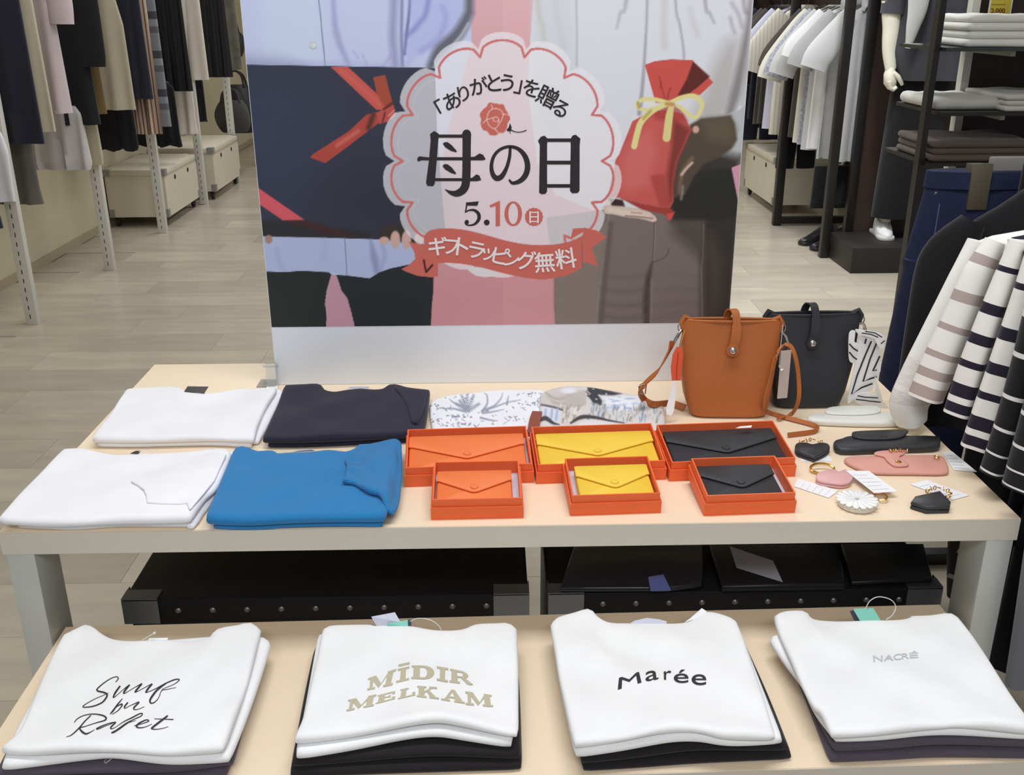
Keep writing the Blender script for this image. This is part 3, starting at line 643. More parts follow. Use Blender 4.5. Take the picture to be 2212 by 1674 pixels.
T.poly(zP(zE, [(-10, 172), (70, 135), (79, 137), (79, 346), (42, 352), (42, 176), (-4, 190)])); T.ring(zE(192, 243), 75/3.95, 105/3.95, 42/3.95, 90/3.95); T.disc(zE(369, 270), 19.3, 60, 15, .035)
on_poster(T, 'coral_lettering', coral, 2, 'coral red number 10 and round weekday seal')
T = Flat()
for ch, (x, y), s, r in (('ギ', (400, 335), 40, -2), ('フ', (540, 345), 31, -4), ('ト', (655, 345), 38, -7), ('ラ', (795, 380), 34, -12), ('ッ', (915, 425), 27, -14), ('ピ', (1045, 435), 36, -13), ('ン', (1155, 475), 30, -10), ('グ', (1305, 480), 40, -4), ('無', (1490, 500), 43, 4), ('料', (1705, 462), 44, 8)):
    T.glyph(ch, zF(x, y), s, r, bold=.017)
on_poster(T, 'white_lettering', paperw, 3, 'white Japanese lettering on the coral ribbon banner')
T = Flat()
for a_, b_ in (((336, 228), (336, 318)), ((404, 228), (404, 318))): T.stroke(zP(zE, [a_, b_]), 3.2, smooth=0)
for yy in (232, 270, 310): T.stroke(zP(zE, [(334, yy), (406, yy)]), 2.4, smooth=0)
on_poster(T, 'seal_lettering', paperw, 3, 'small white character on the round coral seal')

# clear acrylic foot that props the board at its left edge
clear = M('clear_acrylic', (236, 240, 242), rough=.06, trans=.85, spec=.6, ior=1.48)
ft = MB(); fx = PX0-.006
ft.strap([(fx, PY-.008, .8), (fx, PY-.008, .772), (fx+.001, PY-.012, .759), (fx+.003, PY-.03, .7525), (fx+.004, PY-.055, .7515)], .022, .0022, (1, 0, 0))
ft.box(fx-.018, fx+.012, PY-.004, PY-.001, .79, .793)
ft.box(fx-.032, fx+.006, PY-.012, PY+.03, .7502, .7522)
solo('acrylic_board_foot', ft, clear, 'small clear acrylic foot clipped to the left edge of the poster board', 'board stand')

# ------------------------------------------------------------------ folded clothes
def zN(x, y): return (x/3.456, 800+y/3.456)
def zO(x, y): return (420+x/4.254, 800+y/4.254)
def zJ(x, y): return (x/3.568, 1300+y/3.568)
def zH(x, y): return (600+x/3.814, 1300+y/3.814)
def zK(x, y): return (1140+x/3.687, 1280+y/3.687)
def zL(x, y): return (1640+x/3.867, 1280+y/3.867)
def zQ(x, y): return (860+x/3.687, 820+y/3.687)
def zU(x, y): return (1400+x/2.724, 860+y/2.724)
def zV(x, y): return (1360+x/3.687, 620+y/3.687)

def resample(pts, n):
    c = np.array(catmull(pts, 8) if len(pts) > 2 else pts, float)
    s = np.concatenate([[0], np.cumsum(np.linalg.norm(np.diff(c, axis=0), axis=1))]); t = np.linspace(0, s[-1], n)
    return np.stack([np.interp(t, s, c[:, k]) for k in range(c.shape[1])], 1)
def patch(back, right, front, left, z, nu=36, nv=26):
    """four traced edges (photo pixels, seen on the plane z) -> Coons grid of world XY"""
    def wxy(pts): return np.array([list(at(p[0], p[1], z=z))[:2] for p in pts])
    b = resample(wxy(back), nu); f = resample(wxy(front), nu); l = resample(wxy(left), nv); r = resample(wxy(right), nv)
    c00 = (b[0]+l[0])/2; c10 = (b[-1]+r[0])/2; c01 = (f[0]+l[-1])/2; c11 = (f[-1]+r[-1])/2
    def snap(c, a, e): t = np.linspace(0, 1, len(c))[:, None]; return c+(1-t)*(a-c[0])+t*(e-c[-1])
    b = snap(b, c00, c10); f = snap(f, c01, c11); l = snap(l, c00, c01); r = snap(r, c10, c11)
    u = np.linspace(0, 1, nu)[None, :, None]; v = np.linspace(0, 1, nv)[:, None, None]
    G = (1-v)*b[None]+v*f[None]+(1-u)*l[:, None]+u*r[:, None]-((1-u)*(1-v)*c00+u*(1-v)*c10+(1-u)*v*c01+u*v*c11)
    return G
def inset_grid(G, k):
    """pull the outline of the grid in by k"""
    c = G.reshape(-1, 2).mean(0); d = c-G; L = np.linalg.norm(d, axis=2, keepdims=True)
    return G+d/np.maximum(L, 1e-6)*k*np.clip(L/.1, 0, 1)
def slab(mb, G, z0, h, zf=None, rough=.0012, seed=0, r=None):
    """soft folded layer on the grid G: rolled edges, slightly uneven top. zf(u,v) lifts top and bottom"""
    nv, nu = G.shape[:2]; r = h/2 if r is None else r
    U, V = np.meshgrid(np.linspace(0, 1, nu), np.linspace(0, 1, nv))
    lift = zf(U, V) if zf is not None else np.zeros_like(U)
    rs = np.random.RandomState(seed); wob = np.zeros_like(U)
    for _ in range(5):
        a, b, c = rs.uniform(1, 6), rs.uniform(1, 5), rs.uniform(0, 6.28); wob += np.sin(a*U*3+b*V*3*rs.choice([-1, 1])+c)
    wob *= rough/2.2
    top = z0+h+lift+wob; bot = z0+lift
    loop = [(0, i) for i in range(nu)]+[(j, nu-1) for j in range(1, nv)]+[(nv-1, i) for i in range(nu-2, -1, -1)]+[(j, 0) for j in range(nv-2, 0, -1)]
    B = np.array([G[j, i] for j, i in loop]); t = np.roll(B, -1, 0)-np.roll(B, 1, 0); t /= np.maximum(np.linalg.norm(t, axis=1), 1e-9)[:, None]
    n = np.stack([t[:, 1], -t[:, 0]], 1)
    cen = B.mean(0)
    if ((B-cen)*n).sum() < 0: n = -n
    n = (n+np.roll(n, 1, 0)+np.roll(n, -1, 0)); n /= np.maximum(np.linalg.norm(n, axis=1), 1e-9)[:, None]
    k0 = len(mb.v); vs = [(G[j, i, 0], G[j, i, 1], top[j, i]) for j in range(nv) for i in range(nu)]
    fs = [(j*nu+i, j*nu+i+1, (j+1)*nu+i+1, (j+1)*nu+i) for j in range(nv-1) for i in range(nu-1)]
    prev = [j*nu+i for j, i in loop]; m = len(loop)
    for ang in (35, 65, 90, 115, 150):
        a = math.radians(ang); k = len(vs)
        for q, (j, i) in enumerate(loop):
            tz, bz = top[j, i], bot[j, i]; zm = (tz+bz)/2; hh = (tz-bz)/2
            vs.append((B[q, 0]+n[q, 0]*r*math.sin(a), B[q, 1]+n[q, 1]*r*math.sin(a), zm+hh*math.cos(a)))
        fs += [(prev[q], prev[(q+1) % m], k+(q+1) % m, k+q) for q in range(m)]; prev = list(range(k, k+m))
    k = len(vs); vs += [(G[j, i, 0], G[j, i, 1], bot[j, i]) for j in range(nv) for i in range(nu)]
    fs += [(k+j*nu+i, k+(j+1)*nu+i, k+(j+1)*nu+i+1, k+j*nu+i+1) for j in range(nv-1) for i in range(nu-1)]
    lb = [k+j*nu+i for j, i in loop]; fs += [(prev[q], prev[(q+1) % m], lb[(q+1) % m], lb[q]) for q in range(m)]
    mb.add(vs, fs); return mb
def outline_slab(mb, pts, z0, h, r=None, zf=None, smooth=0):
    """flat piece with rounded edge from a traced outline (world XY points)"""
    P = np.array(catmull(pts, smooth, True) if smooth else pts, float)[:, :2]; n = len(P); r = h/2 if r is None else r
    area2 = sum(P[i][0]*P[(i+1) % n][1]-P[(i+1) % n][0]*P[i][1] for i in range(n))
    if area2 < 0: P = P[::-1]
    t = np.roll(P, -1, 0)-np.roll(P, 1, 0); t /= np.maximum(np.linalg.norm(t, axis=1), 1e-9)[:, None]; nn = np.stack([t[:, 1], -t[:, 0]], 1)
    vs = []; fs = []; rings = [(-1, 0), (-.3, .12), (0, .35), (0, .65), (-.3, .88), (-1, 1)]
    for o, hz in rings:
        for i in range(n):
            z = z0+h*hz+(zf(P[i][0], P[i][1]) if zf else 0); vs.append((P[i][0]+nn[i][0]*o*r, P[i][1]+nn[i][1]*o*r, z))
    for k in range(len(rings)-1): fs += [(k*n+i, k*n+(i+1) % n, (k+1)*n+(i+1) % n, (k+1)*n+i) for i in range(n)]
    fs += [tuple(range(n-1, -1, -1)), tuple((len(rings)-1)*n+i for i in range(n))]
    return mb.add(vs, fs)
def px_xy(pts, z): return [tuple(at(p[0], p[1], z=z))[:2] for p in pts]
def card(mb, pts, z, t=.0006):
    """thin card from traced corner pixels; z may be a list (one height per corner)"""
    zz = z if isinstance(z, (list, tuple)) else [z]*len(pts)
    a = [at(p[0], p[1], z=q) for p, q in zip(pts, zz)]; n = len(a)
    nrm = (a[1]-a[0]).cross(a[2]-a[0]).normalized(); nrm = nrm if nrm.z > 0 else -nrm
    mb.add(a+[p+nrm*t for p in a], [tuple(range(n)), tuple(range(2*n-1, n-1, -1))]+[(i, n+i, n+(i+1) % n, (i+1) % n) for i in range(n)]); return mb

tee_white = cloth('cotton_white', (240, 241, 242)); knit_white = cloth('knit_white', (239, 239, 243), bscale=1400)
tee_black = cloth('cotton_black', (34, 31, 34)); tee_plum = cloth('cotton_charcoal_plum', (84, 76, 88))
knit_navy = cloth('knit_navy', (38, 37, 54), bscale=1400); knit_blue = cloth('knit_blue', (42, 122, 180), bscale=1500)
card_white = M('card_white', (238, 238, 240), rough=.6); card_dark = M('card_charcoal', (66, 62, 62), rough=.6)
card_mint = M('card_mint', (124, 196, 178), rough=.55); card_lilac = M('card_lilac', (196, 198, 214), rough=.55); card_navy = M('card_navy', (44, 42, 66), rough=.55)
nylon = M('nylon_loop', (214, 214, 210), rough=.3, alpha=1)

def on_surface(flat, root, target, name, mat, lift=.0005, label=None):
    """print the traced shapes onto the cloth of `target` where the photograph shows them"""
    me = target.data; off = origin_of(target); bv = BVHTree.FromPolygons([v.co+off for v in me.vertices], [tuple(p.vertices) for p in me.polygons])
    out = []
    for p, up in zip(flat.v, flat.up):
        d = ray(p[0], p[1]).normalized(); hit = bv.ray_cast(CPOS, d)
        if hit[0] is None: q = at(p[0], p[1], z=ZL+.06)
        else:
            nn = hit[1] if hit[1].z > 0 else -hit[1]; q = hit[0]+Vector((0, 0, 1))*(lift+.000008*(up % 30))+nn*lift*.3
        out.append(q)
    return part(root, name, MB().add(out, flat.f), mat, auto=0, label=label, normals=False)

def loop_thread(root, pts, r=.0006, name='tag_loop'):
    return part(root, name, MB().tube(catmull([tuple(p) for p in pts], 6), r, n=5), nylon)

def folded(name, label, group, mat, edges, z0, layers, zf=None, sub_in=.006, rough=.0012, seed=0, cat='shirt', shift=(0, 0)):
    """one folded garment: stacked soft layers sharing an outline. edges = back,right,front,left pixels at the top"""
    zt = z0+sum(layers); G = patch(*edges, z=zt)
    root = empty(name, (float(G[..., 0].mean()), float(G[..., 1].mean()), z0), label, cat, group)
    z = z0; mb = MB()
    for k, h in enumerate(layers):
        lower = k < len(layers)-1
        g = inset_grid(G, sub_in*(1 if lower else 0)) + np.array(shift if lower else (0, 0))
        slab(mb, g, z, h, zf=zf, rough=(0 if lower else rough), seed=seed+k); z += h
    body = part(root, 'body', mb, mat, auto=70)
    return root, body, G, zt

GS = 'folded knits on the tall table'
# white knit at the back, left
e1 = (zP(zN, [(945, 160), (985, 132), (1270, 122), (1370, 152), (1480, 172), (1620, 166), (1800, 132), (2040, 124)]), zP(zN, [(2050, 130), (1960, 270), (1900, 400), (1878, 492)]), zP(zN, [(715, 488), (1000, 492), (1300, 486), (1600, 480), (1870, 492)]), zP(zN, [(945, 160), (850, 300), (710, 488)]))
s1, b1, g1, zt1 = folded('folded_sweater', 'plain white folded knit at the back left, dark tag at its neck', GS, knit_white, e1, ZT, [.0105, .0125], seed=1)
mb = MB(); slab(mb, patch(zP(zN, [(2030, 150), (2070, 140), (2098, 165)]), zP(zN, [(2098, 165), (2000, 360), (1915, 515)]), zP(zN, [(1885, 515), (1915, 515)]), zP(zN, [(2030, 150), (1945, 300), (1885, 515)]), ZT+.010, nu=8, nv=16), ZT+.0005, .010, rough=.0006, seed=5)
part(s1, 'sleeve', mb, knit_white, auto=70)
part(s1, 'neck_tag', card(MB(), zP(zN, [(1375, 158), (1402, 120), (1557, 123), (1525, 172)]), [zt1+.002, zt1+.006, zt1+.006, zt1+.002]), card_dark, label='charcoal card tag')
# navy knit
e2 = (zP(zO, [(850, 140), (1000, 134), (1130, 126), (1178, 170), (1280, 190), (1400, 175), (1520, 168), (1640, 180), (1740, 170), (1800, 128), (1850, 126), (1950, 152), (2135, 180)]), zP(zO, [(2138, 180), (2120, 330), (2095, 480), (2070, 560)]), zP(zO, [(655, 605), (1000, 602), (1500, 580), (2070, 545)]), zP(zO, [(850, 140), (790, 300), (655, 605)]))
s2, b2, g2, zt2 = folded('folded_sweater', 'dark navy folded knit in front of the poster, behind the blue sweater', GS, knit_navy, e2, ZT, [.0105, .0125], seed=2, shift=(.002, 0))
part(s2, 'neck_label', card(MB(), zP(zO, [(1400, 168), (1440, 150), (1600, 150), (1610, 165)]), [zt2-.004, zt2-.001, zt2-.001, zt2-.004]), card_lilac)
mb = MB(); slab(mb, patch(zP(zO, [(1850, 150), (2000, 165), (2125, 185)]), zP(zO, [(2125, 185), (2100, 340), (2040, 480)]), zP(zO, [(2010, 470), (2040, 480)]), zP(zO, [(1850, 150), (1960, 300), (2010, 470)]), zt2+.004, nu=10, nv=12), zt2+.0005, .004, rough=.0006, seed=6)
part(s2, 'sleeve', mb, knit_navy, auto=70)
# white knit in front, left
e3 = (zP(zN, [(490, 590), (600, 592), (720, 612), (880, 632), (1100, 622), (1350, 607), (1500, 592), (1650, 580), (1690, 605)]), zP(zN, [(1695, 605), (1600, 830), (1500, 930), (1400, 1070)]), zP(zN, [(20, 1080), (400, 1098), (800, 1080), (1100, 1075), (1395, 1070)]), zP(zN, [(490, 590), (250, 830), (20, 1080)]))
s3, b3, g3, zt3 = folded('folded_sweater', 'plain white folded knit at the front left corner with a sleeve lying across', GS, knit_white, e3, ZT, [.0125, .0145], seed=3, sub_in=.010, shift=(.012, .004))
mb = MB(); outline_slab(mb, px_xy(zP(zN, [(975, 825), (1030, 852), (1075, 888), (1090, 930), (1096, 982), (1200, 988), (1340, 990), (1392, 984), (1420, 1035), (1500, 940), (1600, 820), (1690, 625), (1600, 612), (1450, 640), (1300, 700), (1100, 760)]), zt3+.004), zt3+.0003, .0042, r=.003)
part(s3, 'sleeve', mb, knit_white, auto=60)
mb = MB(); slab(mb, patch(zP(zN, [(1700, 600), (1735, 598), (1745, 625)]), zP(zN, [(1745, 625), (1640, 830), (1430, 1130)]), zP(zN, [(1415, 1130), (1430, 1130)]), zP(zN, [(1700, 600), (1610, 830), (1415, 1130)]), ZT+.012, nu=8, nv=16), ZT+.0005, .010, rough=.0006, seed=7)
part(s3, 'under_sleeve', mb, knit_white, auto=70)
part(s3, 'neck_tag', card(MB(), zP(zN, [(970, 622), (1010, 602), (1055, 598), (1030, 628)]), [zt3, zt3+.004, zt3+.004, zt3]), card_dark, label='charcoal card tag')
loop_thread(s3, [at(*zN(1035, 606), z=zt3+.003), at(*zN(1080, 590), z=zt3+.005), at(*zN(1120, 600), z=zt3+.005), at(*zN(1140, 620), z=zt3+.001)])
# blue sweater
e4 = (zP(zO, [(400, 715), (440, 706), (560, 740), (640, 736), (715, 740), (745, 765), (900, 755), (1100, 745), (1220, 735), (1390, 750), (1500, 705), (1530, 674), (1600, 676), (1700, 662), (1740, 660)]), zP(zO, [(1740, 660), (1760, 850), (1745, 1100), (1715, 1300)]), zP(zO, [(150, 1320), (500, 1330), (900, 1310), (1300, 1300), (1715, 1300)]), zP(zO, [(400, 715), (300, 950), (200, 1180), (150, 1320)]))
s4, b4, g4, zt4 = folded('folded_sweater', 'bright blue folded sweater with its ribbed cuff turned over the body', GS, knit_blue, e4, ZT, [.012, .016], seed=4, sub_in=.006, shift=(.001, .003))
def rib_mat():
    m = knit_blue.copy(); m.name = 'knit_blue_rib'; nt = m.node_tree; b = nt.nodes['Principled BSDF']
    tc = nt.nodes.new('ShaderNodeTexCoord'); w = nt.nodes.new('ShaderNodeTexWave'); w.inputs['Scale'].default_value = 90; w.inputs['Distortion'].default_value = 1.2; w.bands_direction = 'Y'
    nt.links.new(tc.outputs['Object'], w.inputs['Vector']); bp = nt.nodes.new('ShaderNodeBump'); bp.inputs['Strength'].default_value = .6; bp.inputs['Distance'].default_value = .0015
    nt.links.new(w.outputs['Fac'], bp.inputs['Height']); nt.links.new(bp.outputs[0], b.inputs['Normal']); return m
mb = MB(); G = patch(zP(zO, [(1400, 790), (1440, 800), (1535, 720), (1700, 664), (1800, 630), (1850, 628), (1875, 665)]), zP(zO, [(1875, 665), (1878, 850), (1862, 1000), (1840, 1120), (1800, 1195)]), zP(zO, [(1385, 990), (1480, 1005), (1550, 1045), (1620, 1085), (1700, 1105), (1745, 1140), (1775, 1185), (1800, 1195)]), zP(zO, [(1400, 790), (1425, 850), (1410, 950), (1385, 990)]), zt4+.010, nu=26, nv=20)
slab(mb, G, zt4+.0006, .010, zf=lambda u, v: .004*np.exp(-((u-.55)/.25)**2-((v-.35)/.3)**2)-.016*np.clip((u-.72)/.28, 0, 1)**2*np.clip(v*1.3, 0, 1), rough=.0022, seed=9)
part(s4, 'sleeve_cuff', mb, rib_mat(), auto=70, label='ribbed blue cuff')
part(s4, 'neck_label', card(MB(), zP(zO, [(900, 752), (960, 738), (1080, 728), (1110, 742)]), [zt4-.004, zt4, zt4, zt4-.004]), card_lilac)

# ------------------------------------------------------------------ stacks of printed T-shirts on the low table
GT = ('white printed T-shirts on the low table', 'dark T-shirts under the white ones')
def bump(u0, su, sv, a): return lambda u, v: a*np.exp(-((u-u0)/su)**2)*np.clip((v-(1-sv))/sv, 0, 1)**1.5
def scaled(f, k): return lambda u, v: f(u, v)*k
def ext(edges, l=0, r=0, b=0, f=0):
    """grow an outline by pixels on each side"""
    back, right, front, left = [[tuple(p) for p in e] for e in edges]
    n = len(back); m = len(front)
    back = [(x-l+(l+r)*i/(n-1), y-b) for i, (x, y) in enumerate(back)]; front = [(x-l+(l+r)*i/(m-1), y+f) for i, (x, y) in enumerate(front)]
    k = len(right); right = [(x+r, y-b+(f+b)*i/(k-1)) for i, (x, y) in enumerate(right)]; k = len(left); left = [(x-l, y-b+(f+b)*i/(k-1)) for i, (x, y) in enumerate(left)]
    return back, right, front, left
# levels of the stack
Z0, HD, HW = ZL, .0125, .0135
ZW2 = Z0+2*HD; ZW1 = ZW2+HW; ZTOP = ZW1+HW
def shirt(name, label, group, mat, e, z0, h, zf, seed, rough=None):
    rough = (.0022 if z0 > ZW1-.001 else .0) if rough is None else rough
    G = patch(*e, z=z0+h); root = empty(name, (float(G[..., 0].mean()), float(G[..., 1].mean()), z0), label, 'T-shirt', group)
    return root, part(root, 'body', slab(MB(), G, z0+.0003, h-.0006, zf=zf, rough=rough, seed=seed), mat, auto=70), G

# --- stack 1: script lettering
t1 = (zP(zJ, [(510, 245), (580, 214), (650, 182), (700, 202), (760, 246), (860, 285), (1050, 304), (1280, 295), (1450, 300), (1620, 270), (1680, 216), (1830, 188), (1920, 160), (1975, 200)]), zP(zJ, [(1975, 205), (1920, 430), (1840, 700), (1735, 1000), (1695, 1095)]), zP(zJ, [(50, 1105), (300, 1118), (900, 1105), (1300, 1120), (1690, 1095)]), zP(zJ, [(510, 245), (430, 400), (330, 640), (190, 960), (55, 1105)]))
t1b = (zP(zJ, [(520, 250), (1000, 310), (1700, 270), (2000, 275), (2050, 320)]), zP(zJ, [(2050, 320), (1960, 600), (1850, 900), (1740, 1165)]), zP(zJ, [(50, 1225), (300, 1200), (700, 1160), (900, 1150), (1300, 1185), (1740, 1165)]), zP(zJ, [(520, 250), (330, 640), (150, 990), (50, 1225)]))
d1 = (zP(zJ, [(500, 300), (1200, 330), (2010, 400)]), zP(zJ, [(2010, 400), (1900, 740), (1770, 1180)]), zP(zJ, [(0, 1290), (700, 1270), (1300, 1260), (1765, 1205)]), zP(zJ, [(500, 300), (300, 700), (0, 1290)]))
d1b = (zP(zJ, [(500, 300), (1200, 330), (2000, 420)]), zP(zJ, [(2000, 420), (1880, 800), (1720, 1270)]), zP(zJ, [(-20, 1385), (700, 1370), (1300, 1350), (1715, 1290)]), zP(zJ, [(500, 300), (260, 780), (-20, 1385)]))
bz = bump(.42, .3, .35, .004)
shirt('t_shirt', 'charcoal plum T-shirt at the very bottom of the script-lettered stack, low table left', GT[1], tee_plum, d1b, Z0, HD, None, 21)
pl, plb, _ = shirt('t_shirt', 'charcoal plum T-shirt with a pale letter showing, right under the two white script-lettered ones', GT[1], tee_plum, d1, Z0+HD, HD, scaled(bz, .5), 22)
shirt('t_shirt', 'white T-shirt lying second in the script-lettered stack, low table left', GT[0], tee_white, t1b, ZW2, HW, scaled(bz, .8), 23)
r1, sb1, _ = shirt('t_shirt', 'white T-shirt printed with black script lettering, low table left', GT[0], tee_white, t1, ZW1, HW, bz, 24)
F = Flat()
def zS(x, y): return (130+x/4.493, 1450+y/4.493)
for pts, w in (([(540, 108), (565, 72), (545, 56), (490, 74), (420, 120), (362, 172), (366, 194), (430, 210), (456, 232), (440, 270), (400, 310), (320, 342), (238, 352), (222, 342), (260, 314), (340, 270), (420, 236), (470, 212)], [1.8, 2.2, 1.8, 1.8, 2.2, 3, 3.6, 3.6, 3.6, 3.2, 2.6, 2.2, 2, 1.6, 1.4, 1.2, 1]),
    ([(582, 145), (535, 212), (516, 256), (545, 240), (610, 182), (672, 134)], [3.4, 4, 2.4, 1.2, 1.2, 2]), ([(674, 134), (628, 192), (616, 217), (640, 210), (720, 162), (792, 122)], [3.4, 4, 2.4, 1.2, 1.2, 2]), ([(794, 122), (742, 184), (727, 205), (755, 196), (830, 156), (892, 124)], [3.4, 4, 2.4, 1.2, 1.2, 2]),
    ([(894, 124), (846, 182), (832, 207), (862, 200), (930, 170), (1020, 122), (1105, 86), (1148, 80), (1154, 92), (1110, 126), (1050, 152), (985, 180)], [3.4, 4, 2.4, 1.4, 1.6, 2.4, 2.6, 2.4, 2, 1.4, 1.2, 1]),
    ([(1030, 118), (945, 182), (897, 240), (872, 286), (882, 312), (916, 304), (956, 260), (985, 192), (1040, 178), (1125, 160)], [2.4, 4, 4.4, 4, 3, 2, 1.6, 1.6, 1.3, 1]),
    ([(605, 268), (560, 322), (510, 390), (484, 418)], [1.4, 3, 3.6, 1.4]), ([(500, 398), (545, 350), (594, 322), (600, 336), (560, 386), (502, 422)], [1.2, 1.6, 2.8, 2.8, 1.8, 1]), ([(658, 305), (626, 345), (632, 362), (682, 336), (766, 302), (718, 354), (722, 375), (762, 370), (818, 346)], [3, 3.4, 1.4, 1.2, 2.6, 3.6, 2, 1.2, 1]),
    ([(300, 430), (238, 490), (182, 556), (112, 620), (60, 640)], [2, 2.6, 2.8, 2, 1]), ([(138, 500), (165, 466), (230, 432), (320, 418), (408, 430), (446, 455), (430, 480), (340, 506), (250, 536), (192, 554), (214, 590), (250, 610), (290, 596), (335, 570)], [1.4, 1.8, 1.6, 2, 3, 3.6, 2.6, 1.6, 1.4, 2.4, 4.4, 3.6, 1.8, 1]),
    ([(538, 496), (480, 506), (402, 536), (356, 560), (372, 563), (450, 530), (540, 497), (497, 540), (492, 560), (522, 555), (565, 528)], [1.6, 1.4, 2.4, 3, 1.6, 1.2, 2, 3.4, 2, 1.2, 1]), ([(560, 530), (622, 490), (700, 452), (770, 416), (798, 415), (782, 440), (702, 476), (640, 512), (570, 562), (520, 595), (500, 599), (532, 580), (592, 552), (640, 512), (735, 480)], [1, 1.8, 2.6, 2.2, 2.4, 2, 1.8, 3.6, 4, 3, 2, 1.4, 1.2, 1.2, 1]),
    ([(718, 532), (800, 511), (860, 486), (836, 475), (772, 505), (742, 535), (762, 551), (822, 545), (892, 515)], [1.2, 1.4, 2, 2.2, 3.4, 4, 2.6, 1.4, 1]), ([(1045, 434), (972, 490), (907, 540), (888, 560), (932, 566), (1000, 556), (1050, 540)], [3.4, 4.2, 4, 2.8, 1.6, 1.2, 1]), ([(915, 465), (1100, 471)], [1.2, 2])):
    F.stroke(zP(zS, pts), w, ends=False, smooth=7 if len(pts) > 2 else 0)
on_surface(F, r1, sb1, 'lettering', M('ink_black', (46, 46, 50), rough=.7), label='black brush-script lettering in three lines')
F = Flat(); F.stroke(zP(zJ, [(885, 1192), (850, 1220), (815, 1245), (806, 1232), (830, 1205)]), [2, 2.6, 2, 1.4, 1], ends=False); on_surface(F, pl, plb, 'lettering', M('ink_pale', (196, 188, 190), rough=.7), label='pale script letter showing at the fold')
part(r1, 'tag_pin', MB().tube([at(*zJ(1095, 296), z=ZTOP), at(*zJ(1150, 262), z=ZTOP+.006), at(*zJ(1185, 244), z=ZTOP+.010)], [.0006, .0007, .0009], n=6).lathe([(.0002, -.002), (.002, -.001), (.002, .001), (.0002, .002)], at(*zJ(1190, 240), z=ZTOP+.011), n=8), nylon, label='white plastic tag pin')
part(r1, 'neck_label', card(MB(), zP(zJ, [(1140, 300), (1150, 280), (1295, 276), (1290, 298)]), [ZTOP-.003, ZTOP, ZTOP, ZTOP-.003]), card_white)

# --- stack 2: slab-serif lettering
t2 = (zP(zH, [(398, 222), (440, 202), (600, 196), (750, 194), (790, 206), (1000, 202), (1130, 212), (1250, 232), (1400, 240), (1540, 228), (1640, 190), (1800, 182), (1890, 178), (1935, 210)]), zP(zH, [(1935, 215), (1945, 500), (1945, 800), (1945, 1050)]), zP(zH, [(175, 1095), (600, 1050), (1000, 1010), (1310, 985), (1500, 1000), (1940, 1050)]), zP(zH, [(398, 222), (360, 430), (300, 700), (240, 950), (178, 1095)]))
t2b = (zP(zH, [(360, 270), (700, 240), (1300, 250), (1880, 220)]), zP(zH, [(1880, 220), (1915, 600), (1895, 1120)]), zP(zH, [(185, 1215), (600, 1160), (1000, 1110), (1300, 1090), (1550, 1110), (1895, 1140)]), zP(zH, [(360, 270), (320, 500), (250, 900), (185, 1215)]))
d2 = (zP(zH, [(330, 370), (1200, 330), (1930, 300)]), zP(zH, [(1930, 300), (1955, 700), (1965, 1220)]), zP(zH, [(150, 1285), (700, 1250), (1300, 1225), (1965, 1230)]), zP(zH, [(330, 370), (260, 700), (150, 1285)]))
d2b = (zP(zH, [(330, 370), (1200, 340), (1930, 310)]), zP(zH, [(1930, 310), (1960, 750), (1975, 1310)]), zP(zH, [(135, 1375), (700, 1350), (1300, 1330), (1975, 1310)]), zP(zH, [(330, 370), (250, 750), (135, 1375)]))
bz = bump(.62, .3, .5, .012)
shirt('t_shirt', 'black T-shirt at the bottom of the stack with beige block lettering', GT[1], tee_black, d2b, Z0, HD, None, 31)
shirt('t_shirt', 'black T-shirt right under the white ones of the beige block-lettered stack', GT[1], tee_black, d2, Z0+HD, HD, scaled(bz, .35), 32)
shirt('t_shirt', 'white T-shirt lying second in the beige block-lettered stack', GT[0], tee_white, t2b, ZW2, HW, scaled(bz, .75), 33)
r2, sb2, _ = shirt('t_shirt', 'white T-shirt printed with two arched lines of beige block letters', GT[0], tee_white, t2, ZW1, HW, bz, 34)
def bl(quad, p):
    b0, b1_, t1_, t0 = quad; u, v = p
    return tuple((1-v)*((1-u)*b0[i]+u*b1_[i])+v*((1-u)*t0[i]+u*t1_[i]) for i in (0, 1))
def rect(x0, y0, x1, y1): return [(x0, y0), (x1, y0), (x1, y1), (x0, y1)]
SER = .15
